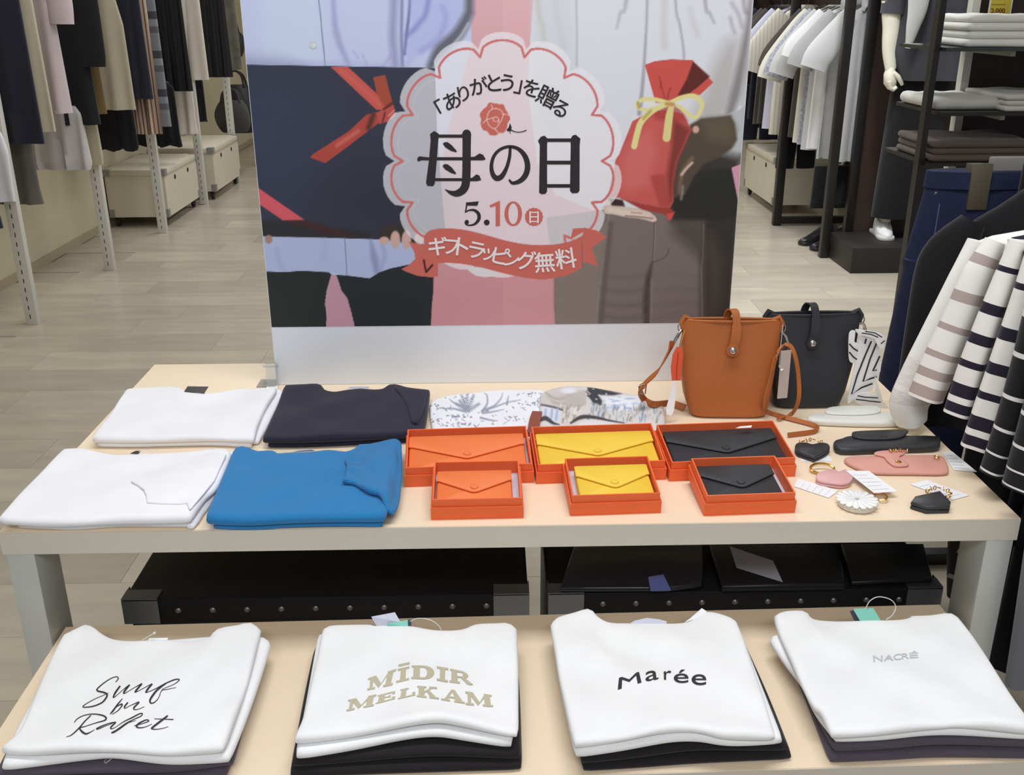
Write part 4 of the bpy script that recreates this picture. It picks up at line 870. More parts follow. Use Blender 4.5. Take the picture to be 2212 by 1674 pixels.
LET = {
 'I': [rect(.3, 0, .7, 1), rect(.05, 0, .95, SER), rect(.05, 1-SER, .95, 1)],
 'M': [rect(.0, 0, .3, SER), rect(.62, 0, 1, SER), rect(.08, 0, .2, 1), rect(.7, 0, .92, 1), rect(0, 1-SER, .28, 1), rect(.74, 1-SER, 1, 1), [(.08, 1), (.28, 1), (.52, .3), (.44, .02)], [(.44, .02), (.52, .3), (.74, 1), (.84, 1)]],
 'E': [rect(.1, 0, .42, 1), rect(0, 0, .95, SER), rect(0, 1-SER, .95, 1), rect(.4, .43, .72, .57), rect(.82, 0, .98, .36), rect(.82, .66, .97, 1), rect(.64, .34, .74, .66)],
 'L': [rect(.1, 0, .42, 1), rect(0, 0, .95, SER), rect(0, 1-SER, .56, 1), rect(.8, 0, .97, .42)],
 'K': [rect(.08, 0, .36, 1), rect(0, 0, .46, SER), rect(0, 1-SER, .46, 1), [(.34, .38), (.34, .55), (.72, .95), (.86, .95)], [(.45, .58), (.58, .7), (.95, .06), (.66, .06)], rect(.6, 1-SER, 1, 1), rect(.58, 0, 1.02, SER)],
 'A': [[(.12, .1), (.26, .1), (.56, 1), (.44, 1)], [(.42, 1), (.62, 1), (.95, .1), (.66, .1)], rect(.3, .28, .72, .42), rect(0, 0, .38, SER), rect(.56, 0, 1.02, SER)],
 'R': [rect(.08, 0, .36, 1), rect(0, 0, .46, SER), rect(0, 1-SER, .6, 1), rect(.3, .44, .6, .56), [(.5, .5), (.7, .5), (1.02, .1), (1.02, 0), (.78, 0)]],
 'D': [rect(.08, 0, .36, 1), rect(0, 0, .55, SER), rect(0, 1-SER, .55, 1)],
}
def letter(F, ch, quad):
    for poly in LET[ch]: F.poly([bl(quad, p) for p in poly])
    def arc(cx, cy, rx, ry, ix, iy, a0, a1, n=10):
        v = []
        for i in range(n+1):
            a = a0+(a1-a0)*i/n; v += [bl(quad, (cx+rx*math.cos(a), cy+ry*math.sin(a))), bl(quad, (cx+ix*math.cos(a), cy+iy*math.sin(a)))]
        F.add(v, [(2*i, 2*i+2, 2*i+3, 2*i+1) for i in range(n)])
    if ch == 'D': arc(.52, .5, .47, .5, .16, .36, -math.pi/2, math.pi/2)
    if ch == 'R': arc(.56, .72, .36, .28, .1, .15, -math.pi/2, math.pi/2)
F = Flat()
for ch, q in (('M', [(738, 732), (945, 690), (978, 553), (745, 632)]), ('I', [(968, 672), (1088, 645), (1090, 532), (985, 556)]), ('D', [(1100, 637), (1292, 645), (1292, 530), (1105, 526)]), ('I', [(1305, 650), (1407, 668), (1412, 550), (1306, 532)]), ('R', [(1415, 666), (1605, 690), (1575, 585), (1420, 553)]),
    ('M', [(565, 905), (790, 860), (815, 765), (582, 810)]), ('E', [(805, 845), (970, 802), (972, 735), (825, 772)]), ('L', [(990, 806), (1138, 772), (1135, 700), (1012, 724)]), ('K', [(1145, 785), (1325, 806), (1312, 706), (1150, 694)]), ('A', [(1345, 812), (1540, 842), (1510, 735), (1370, 718)]), ('M', [(1550, 852), (1775, 870), (1762, 770), (1545, 740)])):
    letter(F, ch, zP(zH, q))
F.poly(zP(zH, [(995, 518), (1088, 498), (1086, 516), (994, 538)]))
on_surface(F, r2, sb2, 'lettering', M('ink_beige', (192, 184, 158), rough=.6), label='beige slab-serif lettering in two arched lines')
part(r2, 'neck_label', card(MB(), zP(zH, [(815, 200), (770, 122), (965, 85), (1010, 165), (1000, 200)]), [ZTOP-.002, ZTOP+.012, ZTOP+.014, ZTOP+.004, ZTOP-.002]), card_lilac, label='lilac care label')
part(r2, 'hang_tag', card(MB(), zP(zH, [(900, 205), (905, 178), (1070, 148), (1073, 205)]), [ZTOP-.001, ZTOP+.004, ZTOP+.005, ZTOP-.001]), card_mint, label='mint green hang tag'); part(r2, 'hang_tag', card(MB(), zP(zH, [(1072, 205), (1070, 148), (1100, 146), (1100, 205)]), [ZTOP-.0015, ZTOP+.0045, ZTOP+.0045, ZTOP-.0015]), card_navy, label='navy hang tag edge')
loop_thread(r2, [at(*zH(1090, 160), z=ZTOP+.005), at(*zH(1160, 135), z=ZTOP+.014), at(*zH(1260, 150), z=ZTOP+.014), at(*zH(1330, 200), z=ZTOP+.006), at(*zH(1345, 235), z=ZTOP-.001)])

# --- stack 3: thin sans lettering
t3 = (zP(zK, [(215, 240), (255, 192), (390, 160), (485, 140), (540, 200), (640, 248), (800, 250), (1000, 245), (1240, 235), (1350, 200), (1410, 156), (1480, 160), (1590, 200), (1638, 232)]), zP(zK, [(1638, 235), (1715, 430), (1825, 760), (1935, 1100)]), zP(zK, [(405, 1165), (700, 1125), (1000, 1090), (1250, 1080), (1400, 1090), (1580, 1120), (1935, 1110)]), zP(zK, [(215, 240), (250, 450), (305, 750), (400, 1165)]))
t3b = (zP(zK, [(215, 260), (800, 270), (1650, 260)]), zP(zK, [(1650, 260), (1800, 640), (1990, 1130)]), zP(zK, [(410, 1235), (700, 1200), (1100, 1155), (1350, 1150), (1600, 1170), (1990, 1135)]), zP(zK, [(215, 260), (290, 700), (408, 1235)]))
d3 = (zP(zK, [(260, 350), (1000, 330), (1660, 330)]), zP(zK, [(1660, 330), (1850, 760), (2035, 1190)]), zP(zK, [(455, 1290), (900, 1250), (1350, 1210), (2035, 1190)]), zP(zK, [(260, 350), (340, 750), (452, 1290)]))
d3b = (zP(zK, [(260, 360), (1000, 340), (1680, 340)]), zP(zK, [(1680, 340), (1880, 780), (2068, 1250)]), zP(zK, [(470, 1350), (900, 1325), (1350, 1295), (2065, 1265)]), zP(zK, [(260, 360), (350, 800), (468, 1350)]))
bz = bump(.55, .28, .4, .008)
shirt('t_shirt', 'black T-shirt at the bottom of the stack with thin black sans lettering', GT[1], tee_black, d3b, Z0, HD, None, 41)
shirt('t_shirt', 'black T-shirt right under the white ones of the thin sans-lettered stack', GT[1], tee_black, d3, Z0+HD, HD, scaled(bz, .5), 42)
shirt('t_shirt', 'white T-shirt lying second in the thin sans-lettered stack', GT[0], tee_white, t3b, ZW2, HW, scaled(bz, .9), 43)
r3, sb3, _ = shirt('t_shirt', 'white T-shirt printed with one short word in thin black sans letters', GT[0], tee_white, t3, ZW1, HW, bz, 44)
def glyph_quad(F, ch, quad, bold=0):
    v, f = text_mesh(ch); lo, hi = v.min(0), v.max(0); w = (v-lo)/(hi-lo)
    F.add([bl(quad, (p[0], p[1])) for p in w], f)
    if bold:
        for dx, dy in ((bold, 0), (-bold, 0), (0, bold), (0, -bold)): F.add([(q[0]+dx, q[1]+dy) for q in (bl(quad, (p[0], p[1])) for p in w)], f)
F = Flat()
for ch, q in (('M', [(718, 775), (905, 718), (885, 635), (728, 682)]), ('a', [(938, 712), (1042, 692), (1032, 618), (940, 634)]), ('r', [(1086, 696), (1140, 694), (1142, 624), (1084, 632)]), ('é', [(1165, 722), (1280, 722), (1278, 616), (1162, 620)]), ('e', [(1306, 738), (1422, 740), (1420, 655), (1306, 655)])): glyph_quad(F, ch, zP(zK, q), .35)
on_surface(F, r3, sb3, 'lettering', MATS['ink_black'], label='thin black sans-serif word')
part(r3, 'neck_label', card(MB(), zP(zK, [(800, 255), (850, 225), (950, 203), (1050, 215), (1110, 232), (1100, 252)]), [ZTOP-.004, ZTOP-.001, ZTOP+.002, ZTOP+.001, ZTOP-.001, ZTOP-.004]), card_lilac)
part(r3, 'inner_neck', card(MB(), zP(zK, [(1245, 240), (1300, 200), (1385, 125), (1425, 150), (1350, 205)]), [ZTOP-.006, ZTOP-.003, ZTOP+.003, ZTOP-.002, ZTOP-.005]), tee_white)

# --- stack 4: faint grey lettering
t4 = (zP(zL, [(160, 200), (212, 175), (350, 160), (388, 170), (440, 218), (600, 234), (850, 244), (1100, 240), (1260, 220), (1282, 200), (1450, 200), (1590, 185), (1640, 210)]), zP(zL, [(1640, 212), (1790, 390), (1940, 630), (2090, 860), (2250, 1110)]), zP(zL, [(630, 1140), (1000, 1120), (1500, 1080), (1700, 1072), (2250, 1110)]), zP(zL, [(160, 200), (200, 310), (310, 560), (410, 770), (490, 920), (555, 980), (628, 1140)]))
t4b = (zP(zL, [(130, 390), (200, 350), (800, 300), (1640, 240)]), zP(zL, [(1640, 240), (1950, 660), (2260, 1150)]), zP(zL, [(660, 1170), (1000, 1160), (1500, 1130), (2260, 1150)]), zP(zL, [(130, 390), (250, 560), (390, 740), (500, 960), (656, 1170)]))
d4 = (zP(zL, [(280, 500), (900, 420), (1660, 330)]), zP(zL, [(1660, 330), (1980, 760), (2270, 1220)]), zP(zL, [(650, 1255), (1100, 1235), (1500, 1210), (2270, 1220)]), zP(zL, [(280, 500), (440, 850), (648, 1255)]))
d4b = (zP(zL, [(280, 520), (900, 440), (1660, 350)]), zP(zL, [(1660, 350), (1990, 800), (2280, 1310)]), zP(zL, [(620, 1345), (1100, 1325), (1500, 1305), (2280, 1315)]), zP(zL, [(280, 520), (430, 880), (615, 1345)]))
bz = bump(.58, .3, .3, .004)
shirt('t_shirt', 'charcoal plum T-shirt at the bottom of the rightmost stack on the low table', GT[1], tee_plum, d4b, Z0, HD, None, 51)
shirt('t_shirt', 'charcoal plum T-shirt right under the white ones of the rightmost low-table stack', GT[1], tee_plum, d4, Z0+HD, HD, scaled(bz, .5), 52)
shirt('t_shirt', 'white T-shirt lying second in the rightmost low-table stack, a sleeve peeking out', GT[0], tee_white, t4b, ZW2, HW, scaled(bz, .8), 53)
r4, sb4, _ = shirt('t_shirt', 'white T-shirt with one faint pale grey word, top of the rightmost stack', GT[0], tee_white, t4, ZW1, HW, bz, 54)
F = Flat()
for ch, q in (('N', [(955, 580), (1030, 578), (1030, 528), (950, 530)]), ('A', [(1042, 574), (1122, 570), (1122, 522), (1042, 524)]), ('C', [(1122, 566), (1185, 562), (1185, 514), (1122, 518)]), ('R', [(1192, 558), (1250, 553), (1250, 508), (1190, 512)]), ('É', [(1258, 550), (1328, 545), (1325, 490), (1256, 494)])): glyph_quad(F, ch, zP(zL, q), .3)
on_surface(F, r4, sb4, 'lettering', M('ink_grey', (200, 202, 208), rough=.6), label='faint pale grey capital letters')
part(r4, 'hang_tag', card(MB(), zP(zL, [(845, 245), (785, 135), (950, 128), (1018, 240)]), [ZTOP-.002, ZTOP+.012, ZTOP+.012, ZTOP-.002]), card_mint, label='mint green hang tag')
part(r4, 'hang_tag', card(MB(), zP(zL, [(800, 245), (755, 155), (785, 148), (845, 245)]), [ZTOP-.004, ZTOP+.008, ZTOP+.009, ZTOP-.004]), card_navy, label='navy hang tag edge')
loop_thread(r4, [at(*zL(885, 140), z=ZTOP+.011), at(*zL(925, 70), z=ZTOP+.024), at(*zL(1000, 35), z=ZTOP+.03), at(*zL(1100, 60), z=ZTOP+.026), at(*zL(1140, 120), z=ZTOP+.014), at(*zL(1110, 190), z=ZTOP+.004), at(*zL(1060, 225), z=ZTOP)], r=.0007)

# ------------------------------------------------------------------ boxed wallets
box_orange = M('box_orange', (238, 108, 56), rough=.5, var=.03, bump=.15, bscale=500)
lining = M('box_lining', (206, 204, 216), rough=.5)
leathers = {'orange': M('leather_orange', (236, 124, 66), rough=.5, bump=.25, bscale=1200, var=.02), 'yellow': M('leather_yellow', (238, 200, 66), rough=.5, bump=.25, bscale=1200, var=.02), 'black': M('leather_black', (50, 50, 54), rough=.48, bump=.3, bscale=1200, var=.03)}
BH, LH = .034, .021
def frame_of(rim, depth, tilt):
    """box propped up at the back: front rim edge on z=ZT+BH, turned by its own traced rim"""
    ct, sn = math.cos(tilt), math.sin(tilt)
    BL, BR, FR, FL = rim; FL = at(*FL, z=ZT+BH*ct); FR = at(*FR, z=ZT+BH*ct)
    ax = (FR-FL); ax.z = 0; w = ax.length; ax.normalize(); ayh = Vector((-ax.y, ax.x, 0)); Z = Vector((0, 0, 1))
    ay = ayh*ct+Z*sn; az = Z*ct-ayh*sn
    c = (FL+FR)/2-az*BH+ay*(depth/2)
    return Matrix(((ax.x, ay.x, az.x, c.x), (ax.y, ay.y, az.y, c.y), (ax.z, ay.z, az.z, c.z+.0004), (0, 0, 0, 1))), w, depth
def wallet_box(colour, rim, size, where, dxw=0.0, ww=.93, wd=.86):
    tilt = math.radians(7.5); Mx, w, d = frame_of(rim, .118 if size.startswith('long') else .103, tilt); base = Mx @ Vector((0, -d/2, 0))
    print('box', where, round(w, 3), round(d, 3))
    gb = 'orange wallet boxes'
    bx = empty('wallet_box', base, 'orange card box holding the %s' % where, 'box', gb)
    t = .0022; a, b = w/2, d/2
    lid = MB(); e = .0028
    for x0, x1, y0, y1, z0, z1 in ((-a-e, a+e, -b-e, -b-e+t, 0, LH), (-a-e, a+e, b+e-t, b+e, 0, LH), (-a-e, -a-e+t, -b-e+t, b+e-t, 0, LH), (a+e-t, a+e, -b-e+t, b+e-t, 0, LH), (-a-e+t, a+e-t, -b-e+t, b+e-t, 0, .002)): lid.box(x0, x1, y0, y1, z0, z1, mat=Mx)
    part(bx, 'lid', lid, box_orange)
    tr = MB()
    for x0, x1, y0, y1, z0, z1 in ((-a, a, -b, -b+t, .0025, BH), (-a, a, b-t, b, .0025, BH), (-a, -a+t, -b+t, b-t, .0025, BH), (a-t, a, -b+t, b-t, .0025, BH)): tr.box(x0, x1, y0, y1, z0, z1, mat=Mx)
    part(bx, 'tray', tr, box_orange)
    hb = (Mx @ Vector((0, b-.004, 0))).z-ZT; Bx = Mx @ Vector((0, b-.012, 0)); axx = (Mx.to_3x3() @ Vector((1, 0, 0))); ang = math.atan2(axx.y, axx.x)
    part(bx, 'prop', MB().box(-a*.7, a*.7, -.006, .006, 0, hb-.004, mat=Matrix.Translation((Bx.x, Bx.y, ZT+.0003)) @ Matrix.Rotation(ang, 4, 'Z')), box_orange)
    part(bx, 'lining', MB().box(-a+t, a-t, -b+t, b-t, .003, .012, mat=Mx), lining, label='pale lilac paper lining')
    # the wallet
    lw = leathers[colour]; W2 = (w-2*t)*ww/2; D2 = (d-2*t)*wd/2; cy = -(b-t-D2)+.002; cx = dxw
    wl = empty('wallet', Mx @ Vector((cx, cy, .0125)), '%s leather envelope wallet lying in its orange box, %s' % (colour, size), 'wallet', 'envelope wallets in orange boxes')
    z0, z1 = .0125, .0255
    def T(x, y, z): return Mx @ Vector((cx+x, cy+y, z))
    def pad(pts, za, zb, r):
        m = MB(); outline_slab(m, pts, 0, zb-za, r=r); m.v = [tuple(T(p[0], p[1], za+p[2])) for p in m.v]; return m
    def rr(x0, x1, y0, y1, r, n=4):
        out = []
        for cx_, cy_, s in ((x1-r, y0+r, -90), (x1-r, y1-r, 0), (x0+r, y1-r, 90), (x0+r, y0+r, 180)):
            out += [(cx_+r*math.cos(math.radians(s+90*i/n)), cy_+r*math.sin(math.radians(s+90*i/n))) for i in range(n+1)]
        return out
    part(wl, 'body', pad(rr(-W2, W2, -D2, D2, .004), z0, z1, .003), lw)
    tip = -D2*.42; side = D2*.36
    flap = [(-W2, D2-.001), (-W2, side), (-W2*.92, side-.0015), (-.005, tip+.001), (0, tip), (.005, tip+.001), (W2*.92, side-.0015), (W2, side), (W2, D2-.001), (W2-.003, D2+.001), (-W2+.003, D2+.001)]
    part(wl, 'flap', pad(flap, z1+.0008, z1+.0036, .0009), lw)
    part(wl, 'button', MB().lathe([(.0062, 0), (.0066, .0008), (.006, .0018), (.004, .0022)], T(0, tip+.0125, z1+.0036), axis=Mx.to_3x3() @ Vector((0, 0, 1)), n=18), lw)
    return bx
QB = 'long orange envelope wallet', 'long yellow envelope wallet', 'long black envelope wallet', 'small orange envelope wallet', 'small yellow envelope wallet', 'small black envelope wallet'
wallet_box('orange', zP(zQ, [(65, 402), (1015, 374), (1068, 672), (62, 706)]), 'long size, back row', QB[0], dxw=-.002, ww=.975)
wallet_box('yellow', zP(zQ, [(1115, 385), (2062, 355), (2128, 648), (1114, 682)]), 'long size, back row', QB[1], dxw=0, ww=.975)
lbx = wallet_box('black', zP(zU, [(108, 158), (795, 143), (868, 352), (140, 380)]), 'long size, back row', QB[2], dxw=.0, ww=.95)
part(lbx, 'paper_slip', card(MB(), zP(zU, [(515, 178), (540, 168), (612, 162), (606, 174)]), ZT+.052), card_white, label='small white paper slip')
wallet_box('orange', zP(zQ, [(285, 648), (950, 640), (985, 945), (272, 960)]), 'small size, front row', QB[3], dxw=-.004, ww=.90, wd=.80)
wallet_box('yellow', zP(zQ, [(1348, 630), (2005, 606), (2088, 905), (1388, 928)]), 'small size, front row', QB[4], dxw=.004, ww=.90, wd=.84)
wallet_box('black', zP(zU, [(305, 332), (800, 328), (868, 558), (347, 577)]), 'small size, front row', QB[5], dxw=-.004, ww=.90, wd=.84)

# ------------------------------------------------------------------ patterned scarves behind the boxes
def printed_slab(name, label, group, edges, z0, h, paint, nu=170, nv=60, seed=0, zf=None):
    G = patch(*edges, z=z0+h, nu=nu, nv=nv); mb = slab(MB(), G, z0, h, zf=zf, rough=.0014, seed=seed)
    o = solo(name, mb, vcol_mat('scarf_print', rough=.75, spec=.25), label, 'scarf', group, auto=70)
    P = np.array(mb.v); d = P-np.array(CPOS); k = d@np.array(CFW); px = W/2+CF*(d@np.array(CR))/k; py = H/2-CF*(d@np.array(CU))/k
    col = lin(np.clip(paint(px, py), 0, 255)); a = o.data.color_attributes.new('print', 'FLOAT_COLOR', 'POINT')
    a.data.foreach_set('color', np.concatenate([col, np.ones((len(P), 1))], 1).ravel()); return o
def zR(x, y): return (930+x/4.424, 830+y/4.424)
def paint_toile(X, Y):
    p = Paint(X, Y); p.fill((236, 238, 243)); rs = np.random.RandomState(3); g = (150, 157, 172); dk = (116, 124, 144)
    def frond(a, b, n=9, w=1.6, l=7, c=g):
        a = np.array(zR(*a)); b = np.array(zR(*b)); t = (b-a)/max(np.linalg.norm(b-a), 1e-6); nn = np.array((-t[1], t[0]))
        p.line([tuple(a), tuple(b)], w*.8, c, soft=1.6, smooth=0)
        for i in range(1, n+1):
            q = a+(b-a)*i/n
            for s in (-1, 1): p.line([tuple(q), tuple(q+t*l*.6+nn*s*l*(1.1-.6*i/n))], w, c, soft=1.6, smooth=0)
    for b in ((300, 110), (350, 90), (410, 110), (280, 160), (460, 190), (250, 190)): frond((355, 255), b, 7, 1.8, 5)
    for pts in ([(490, 260), (540, 190), (540, 110), (515, 85)], [(500, 250), (600, 210), (670, 140), (690, 85)], [(510, 250), (620, 215), (730, 175), (860, 150)], [(500, 275), (600, 262), (700, 240)], [(480, 320), (560, 340), (640, 350)], [(730, 190), (745, 110)], [(360, 230), (230, 180), (180, 140)], [(330, 260), (200, 230), (140, 240)]):
        p.line(zP(zR, pts), [5, 4, 3, 1.5], g, soft=2.5, a=.9)
    for _ in range(70):
        c = (rs.uniform(10, 1070), rs.uniform(60, 400))
        if 400 < c[0] < 760 and c[1] < 230: continue
        p.blob(zR(*c), rs.uniform(2, 8), rs.uniform(1, 3), dk if rs.rand() < .4 else g, soft=.6, a=.75, rot=rs.uniform(-1, 1))
    for c, r in (((350, 285), 12), ((270, 310), 9), ((950, 190), 11), ((1000, 170), 9), ((170, 230), 8), ((960, 90), 8), ((60, 350), 10), ((30, 200), 7), ((120, 390), 12), ((820, 340), 9), ((300, 380), 8)):
        for _ in range(9): p.blob((zR(*c)[0]+rs.normal(0, r*.8), zR(*c)[1]+rs.normal(0, r*.35)), rs.uniform(1.5, 4.5), rs.uniform(1, 2.2), dk, soft=.6, a=.85, rot=rs.uniform(-1, 1))
    return p.C
def paint_shore(X, Y):
    p = Paint(X, Y); p.fill((214, 209, 206)); rs = np.random.RandomState(5)
    p.poly(zP(zR, [(1060, 200), (1300, 240), (1500, 200), (1490, 60), (1200, 10), (1080, 90)]), (206, 200, 196), soft=4)
    for i in range(16): p.line(zP(zR, [(1080+i*8, 60+i*12), (1200+i*6, 120+i*7+10*math.sin(i)), (1330, 90+i*9), (1480, 60+i*9)]), 1.3, (168, 160, 156), soft=1.6, a=.6)
    p.blob(zR(1320, 60), 22, 8, (222, 226, 234), soft=.5)
    p.poly(zP(zR, [(1500, 30), (1560, 30), (1830, 90), (1750, 110), (1600, 100), (1640, 160), (1650, 200), (1560, 180), (1500, 110)]), (66, 66, 72), soft=4)
    for _ in range(40): p.blob(zR(rs.uniform(1490, 1760), rs.uniform(40, 200)), rs.uniform(2, 5), rs.uniform(1, 3), (60, 60, 66) if rs.rand() < .6 else (214, 214, 214), soft=.6, a=.8)
    p.poly(zP(zR, [(1650, 120), (2000, 100), (2140, 180), (1900, 260), (1680, 230)]), (232, 236, 242), soft=10)
    for _ in range(14): p.blob(zR(rs.uniform(1700, 2000), rs.uniform(120, 230)), rs.uniform(6, 14), rs.uniform(1.5, 3), (150, 176, 220), soft=.7, a=.7)
    for _ in range(120):
        x = rs.uniform(1500, 2190); y = rs.uniform(230, 370); c = [(150, 164, 172), (196, 190, 178), (176, 190, 198), (150, 130, 118), (214, 216, 214), (132, 156, 176)][rs.randint(6)]
        p.line(zP(zR, [(x, y), (x+rs.uniform(-10, 25), y-rs.uniform(20, 70))]), rs.uniform(1.5, 4), c, soft=2, smooth=0, a=.85)
    for _ in range(50):
        x = rs.uniform(1240, 1420); y = rs.uniform(230, 370); p.line(zP(zR, [(x, y), (x+rs.uniform(5, 30), y-rs.uniform(20, 60))]), rs.uniform(1.2, 2.6), [(196, 188, 170), (150, 140, 130), (226, 222, 214)][rs.randint(3)], soft=2, smooth=0, a=.85)
    p.poly(zP(zR, [(1060, 210), (1240, 240), (1240, 380), (1060, 330)]), (216, 222, 232), soft=6); p.line(zP(zR, [(1060, 195), (1160, 215), (1260, 245)]), 4, (96, 92, 96), soft=3)
    for x in (1090, 1150, 1200): p.line(zP(zR, [(x, 340), (x+12, 240)]), 5, (168, 184, 210), soft=4, smooth=0)
    p.line(zP(zR, [(1040, 345), (1100, 325), (1170, 370), (1230, 385)]), [8, 10, 6, 2], (74, 70, 74), soft=3); p.line(zP(zR, [(1340, 370), (1440, 315), (1560, 315), (1700, 345), (1850, 370)]), [4, 9, 7, 4, 2], (72, 68, 72), soft=3)
    p.poly(zP(zR, [(1400, 380), (1500, 345), (1650, 350), (1800, 385), (1750, 400), (1420, 400)]), (226, 220, 220), soft=5)
    return p.C
printed_slab('folded_scarf', 'white folded scarf with grey botanical print behind the orange wallets', 'folded scarves behind the wallet boxes', (zP(zR, [(15, 190), (60, 140), (200, 105), (480, 72), (800, 55), (1000, 50), (1070, 62)]), zP(zR, [(1070, 62), (1075, 160), (1060, 300), (1040, 470)]), zP(zR, [(60, 520), (400, 510), (800, 500), (1040, 490)]), zP(zR, [(15, 190), (25, 330), (60, 520)])), ZT, .010, paint_toile, seed=1)
printed_slab('folded_scarf', 'folded scarf with a grey and blue painted seashore print behind the yellow wallets', 'folded scarves behind the wallet boxes', (zP(zR, [(1085, 90), (1150, 50), (1250, 26), (1350, 18), (1500, 30), (1700, 65), (1850, 90), (1990, 120), (2190, 200)]), zP(zR, [(2190, 200), (2200, 300), (2205, 420)]), zP(zR, [(1075, 440), (1400, 430), (1800, 425), (2205, 420)]), zP(zR, [(1085, 90), (1080, 250), (1075, 440)])), ZT+.0002, .017, paint_shore, seed=2)
lb = M('leather_brown', (142, 74, 56), rough=.5, bump=.2, bscale=900)
tabr = empty('leather_strap_tab', at(*zR(985, 400), z=ZT), 'short brown leather tab with a black end sticking out between two scarves', 'strap')
part(tabr, 'tab', MB().strap([at(*zR(1020, 262), z=ZT+.019), at(*zR(1000, 330), z=ZT+.0185), at(*zR(980, 440), z=ZT+.0165), at(*zR(968, 472), z=ZT+.011)], [.018, .020, .020, .020], .0022, (1, 0, 0)), lb)
part(tabr, 'tab_end', MB().box(-.010, .010, -.024, 0, .0005, .011, mat=Matrix.Translation(at(*zR(968, 490), z=ZT)), bev=.002), leathers['black'], label='black tab end')

# ------------------------------------------------------------------ leather bucket bags
chrome = M('chrome', (200, 200, 202), rough=.15, metal=1.0); gold = M('gold', (222, 170, 92), rough=.22, metal=1.0)
tan = M('leather_tan', (172, 98, 46), rough=.5, bump=.35, bscale=700, var=.05); bagblk = M('leather_bag_black', (44, 45, 50), rough=.46, bump=.4, bscale=700, var=.05)
def bag_shell(prof, c, rz):
    """prof: (z, width, depth, xoff); closed bottom, open mouth with wall thickness"""
    n = 40; vs = []; fs = []; R = Matrix.Rotation(rz, 3, 'Z')
    def ring(z, w, d, xo, ex):
        for k in range(n):
            t = 2*math.pi*k/n; ct, st = math.cos(t), math.sin(t)
            p = Vector((xo+w/2*math.copysign(abs(ct)**ex, ct), d/2*math.copysign(abs(st)**ex, st), z)); vs.append(R @ p+Vector(c))
    full = prof+[(prof[-1][0], prof[-1][1]-.006, max(.002, prof[-1][2]-.006), prof[-1][3])]+[(z, w-.006, max(.002, d-.006), xo) for z, w, d, xo in prof[::-1][1:-1]]
    for z, w, d, xo in full: ring(z, w, d, xo, .38)
    for i in range(len(full)-1): fs += [(i*n+k, i*n+(k+1) % n, (i+1)*n+(k+1) % n, (i+1)*n+k) for k in range(n)]
    fs += [tuple(range(n-1, -1, -1)), tuple((len(full)-1)*n+k for k in range(n))]
    return MB().add(vs, fs)
def bag(label, mat, c, rz, prof, closure, ringL, ringR):
    root = empty('leather_bag', c, label, 'bag', 'small leather bucket bags'); zt = prof[-1][0]; w = prof[-1][1]; d = prof[-1][2]
    R = Matrix.Rotation(rz, 4, 'Z'); L = lambda x, y, z: Vector(c)+(R @ Vector((x, y, z)))
    part(root, 'body', bag_shell(prof, c, rz), mat, auto=50)
    part(root, 'rim', MB().tube([L((w/2-.002)*math.cos(t)+prof[-1][3], (d/2)*math.sin(t), zt+.001) for t in np.linspace(0, 2*math.pi, 33)], .0028, n=6), mat)
    x0 = closure
    cl = part(root, 'closure_strap', MB().strap([L(*p) for p in catmull([(x0-.012, .012, zt-.012), (x0-.010, .011, zt+.008), (x0-.006, .004, zt+.020), (x0, -.008, zt+.018), (x0+.002, -.018, zt-.004), (x0, -.026, zt-.026), (x0-.004, -.030, zt-.045)], 5)], [.014]*20+[.017]*11, .0026, (1, .1, 0)), mat)
    part(cl, 'strap_end', MB().lathe([(.0105, -.001), (.0112, .0008), (.0105, .0022)], L(x0-.004, -.0315, zt-.047), axis=R @ Vector((0, -1, .15)), n=18), mat)
    part(cl, 'stud', MB().lathe([(.0068, 0), (.0068, .001), (.005, .0032), (.002, .0042)], L(x0-.004, -.0335, zt-.046), axis=R @ Vector((0, -1, .15)), n=18), chrome, label='chrome stud')
    for sx in (-1, 1):
        xe = sx*(w/2-.004)+prof[-1][3]
        part(root, 'side_tab', MB().tube([L(xe-sx*.012, 0, zt+.001), L(xe, -.002, zt+.008), L(xe+sx*.006, -.003, zt-.002), L(xe+sx*.002, -.004, zt-.016)], .0045, n=8), mat)
        lp = [L(xe+sx*.006+.006*math.cos(t), -.004, zt-.012+.008*math.sin(t)) for t in np.linspace(0, 2*math.pi, 15)]
        part(root, 'ring', MB().tube(lp, .0013, n=6), chrome)
    return root, L
# black bag (stands behind)
bk_c = Vector((.595, 1.770, ZT+.0008))
bk, LB = bag('black leather bucket bag with a striped scarf tied to its clasp', bagblk, bk_c, math.radians(1), [(0, .112, .078, -.004), (.004, .128, .090, -.004), (.03, .142, .088, -.002), (.08, .160, .066, 0), (.13, .172, .040, 0), (.172, .178, .022, 0)], -.002, None, None)
part(bk, 'clasp', MB().tube([LB(.090, -.004, .158), LB(.097, -.006, .150), LB(.100, -.008, .138), LB(.096, -.008, .128), LB(.098, -.009, .120)], [.0022, .003, .0034, .0028, .002], n=8), chrome)
part(bk, 'clasp', MB().tube([LB(-.090, -.004, .160), LB(-.098, -.006, .152), LB(-.104, -.008, .142)], [.0022, .003, .0024], n=8), chrome)
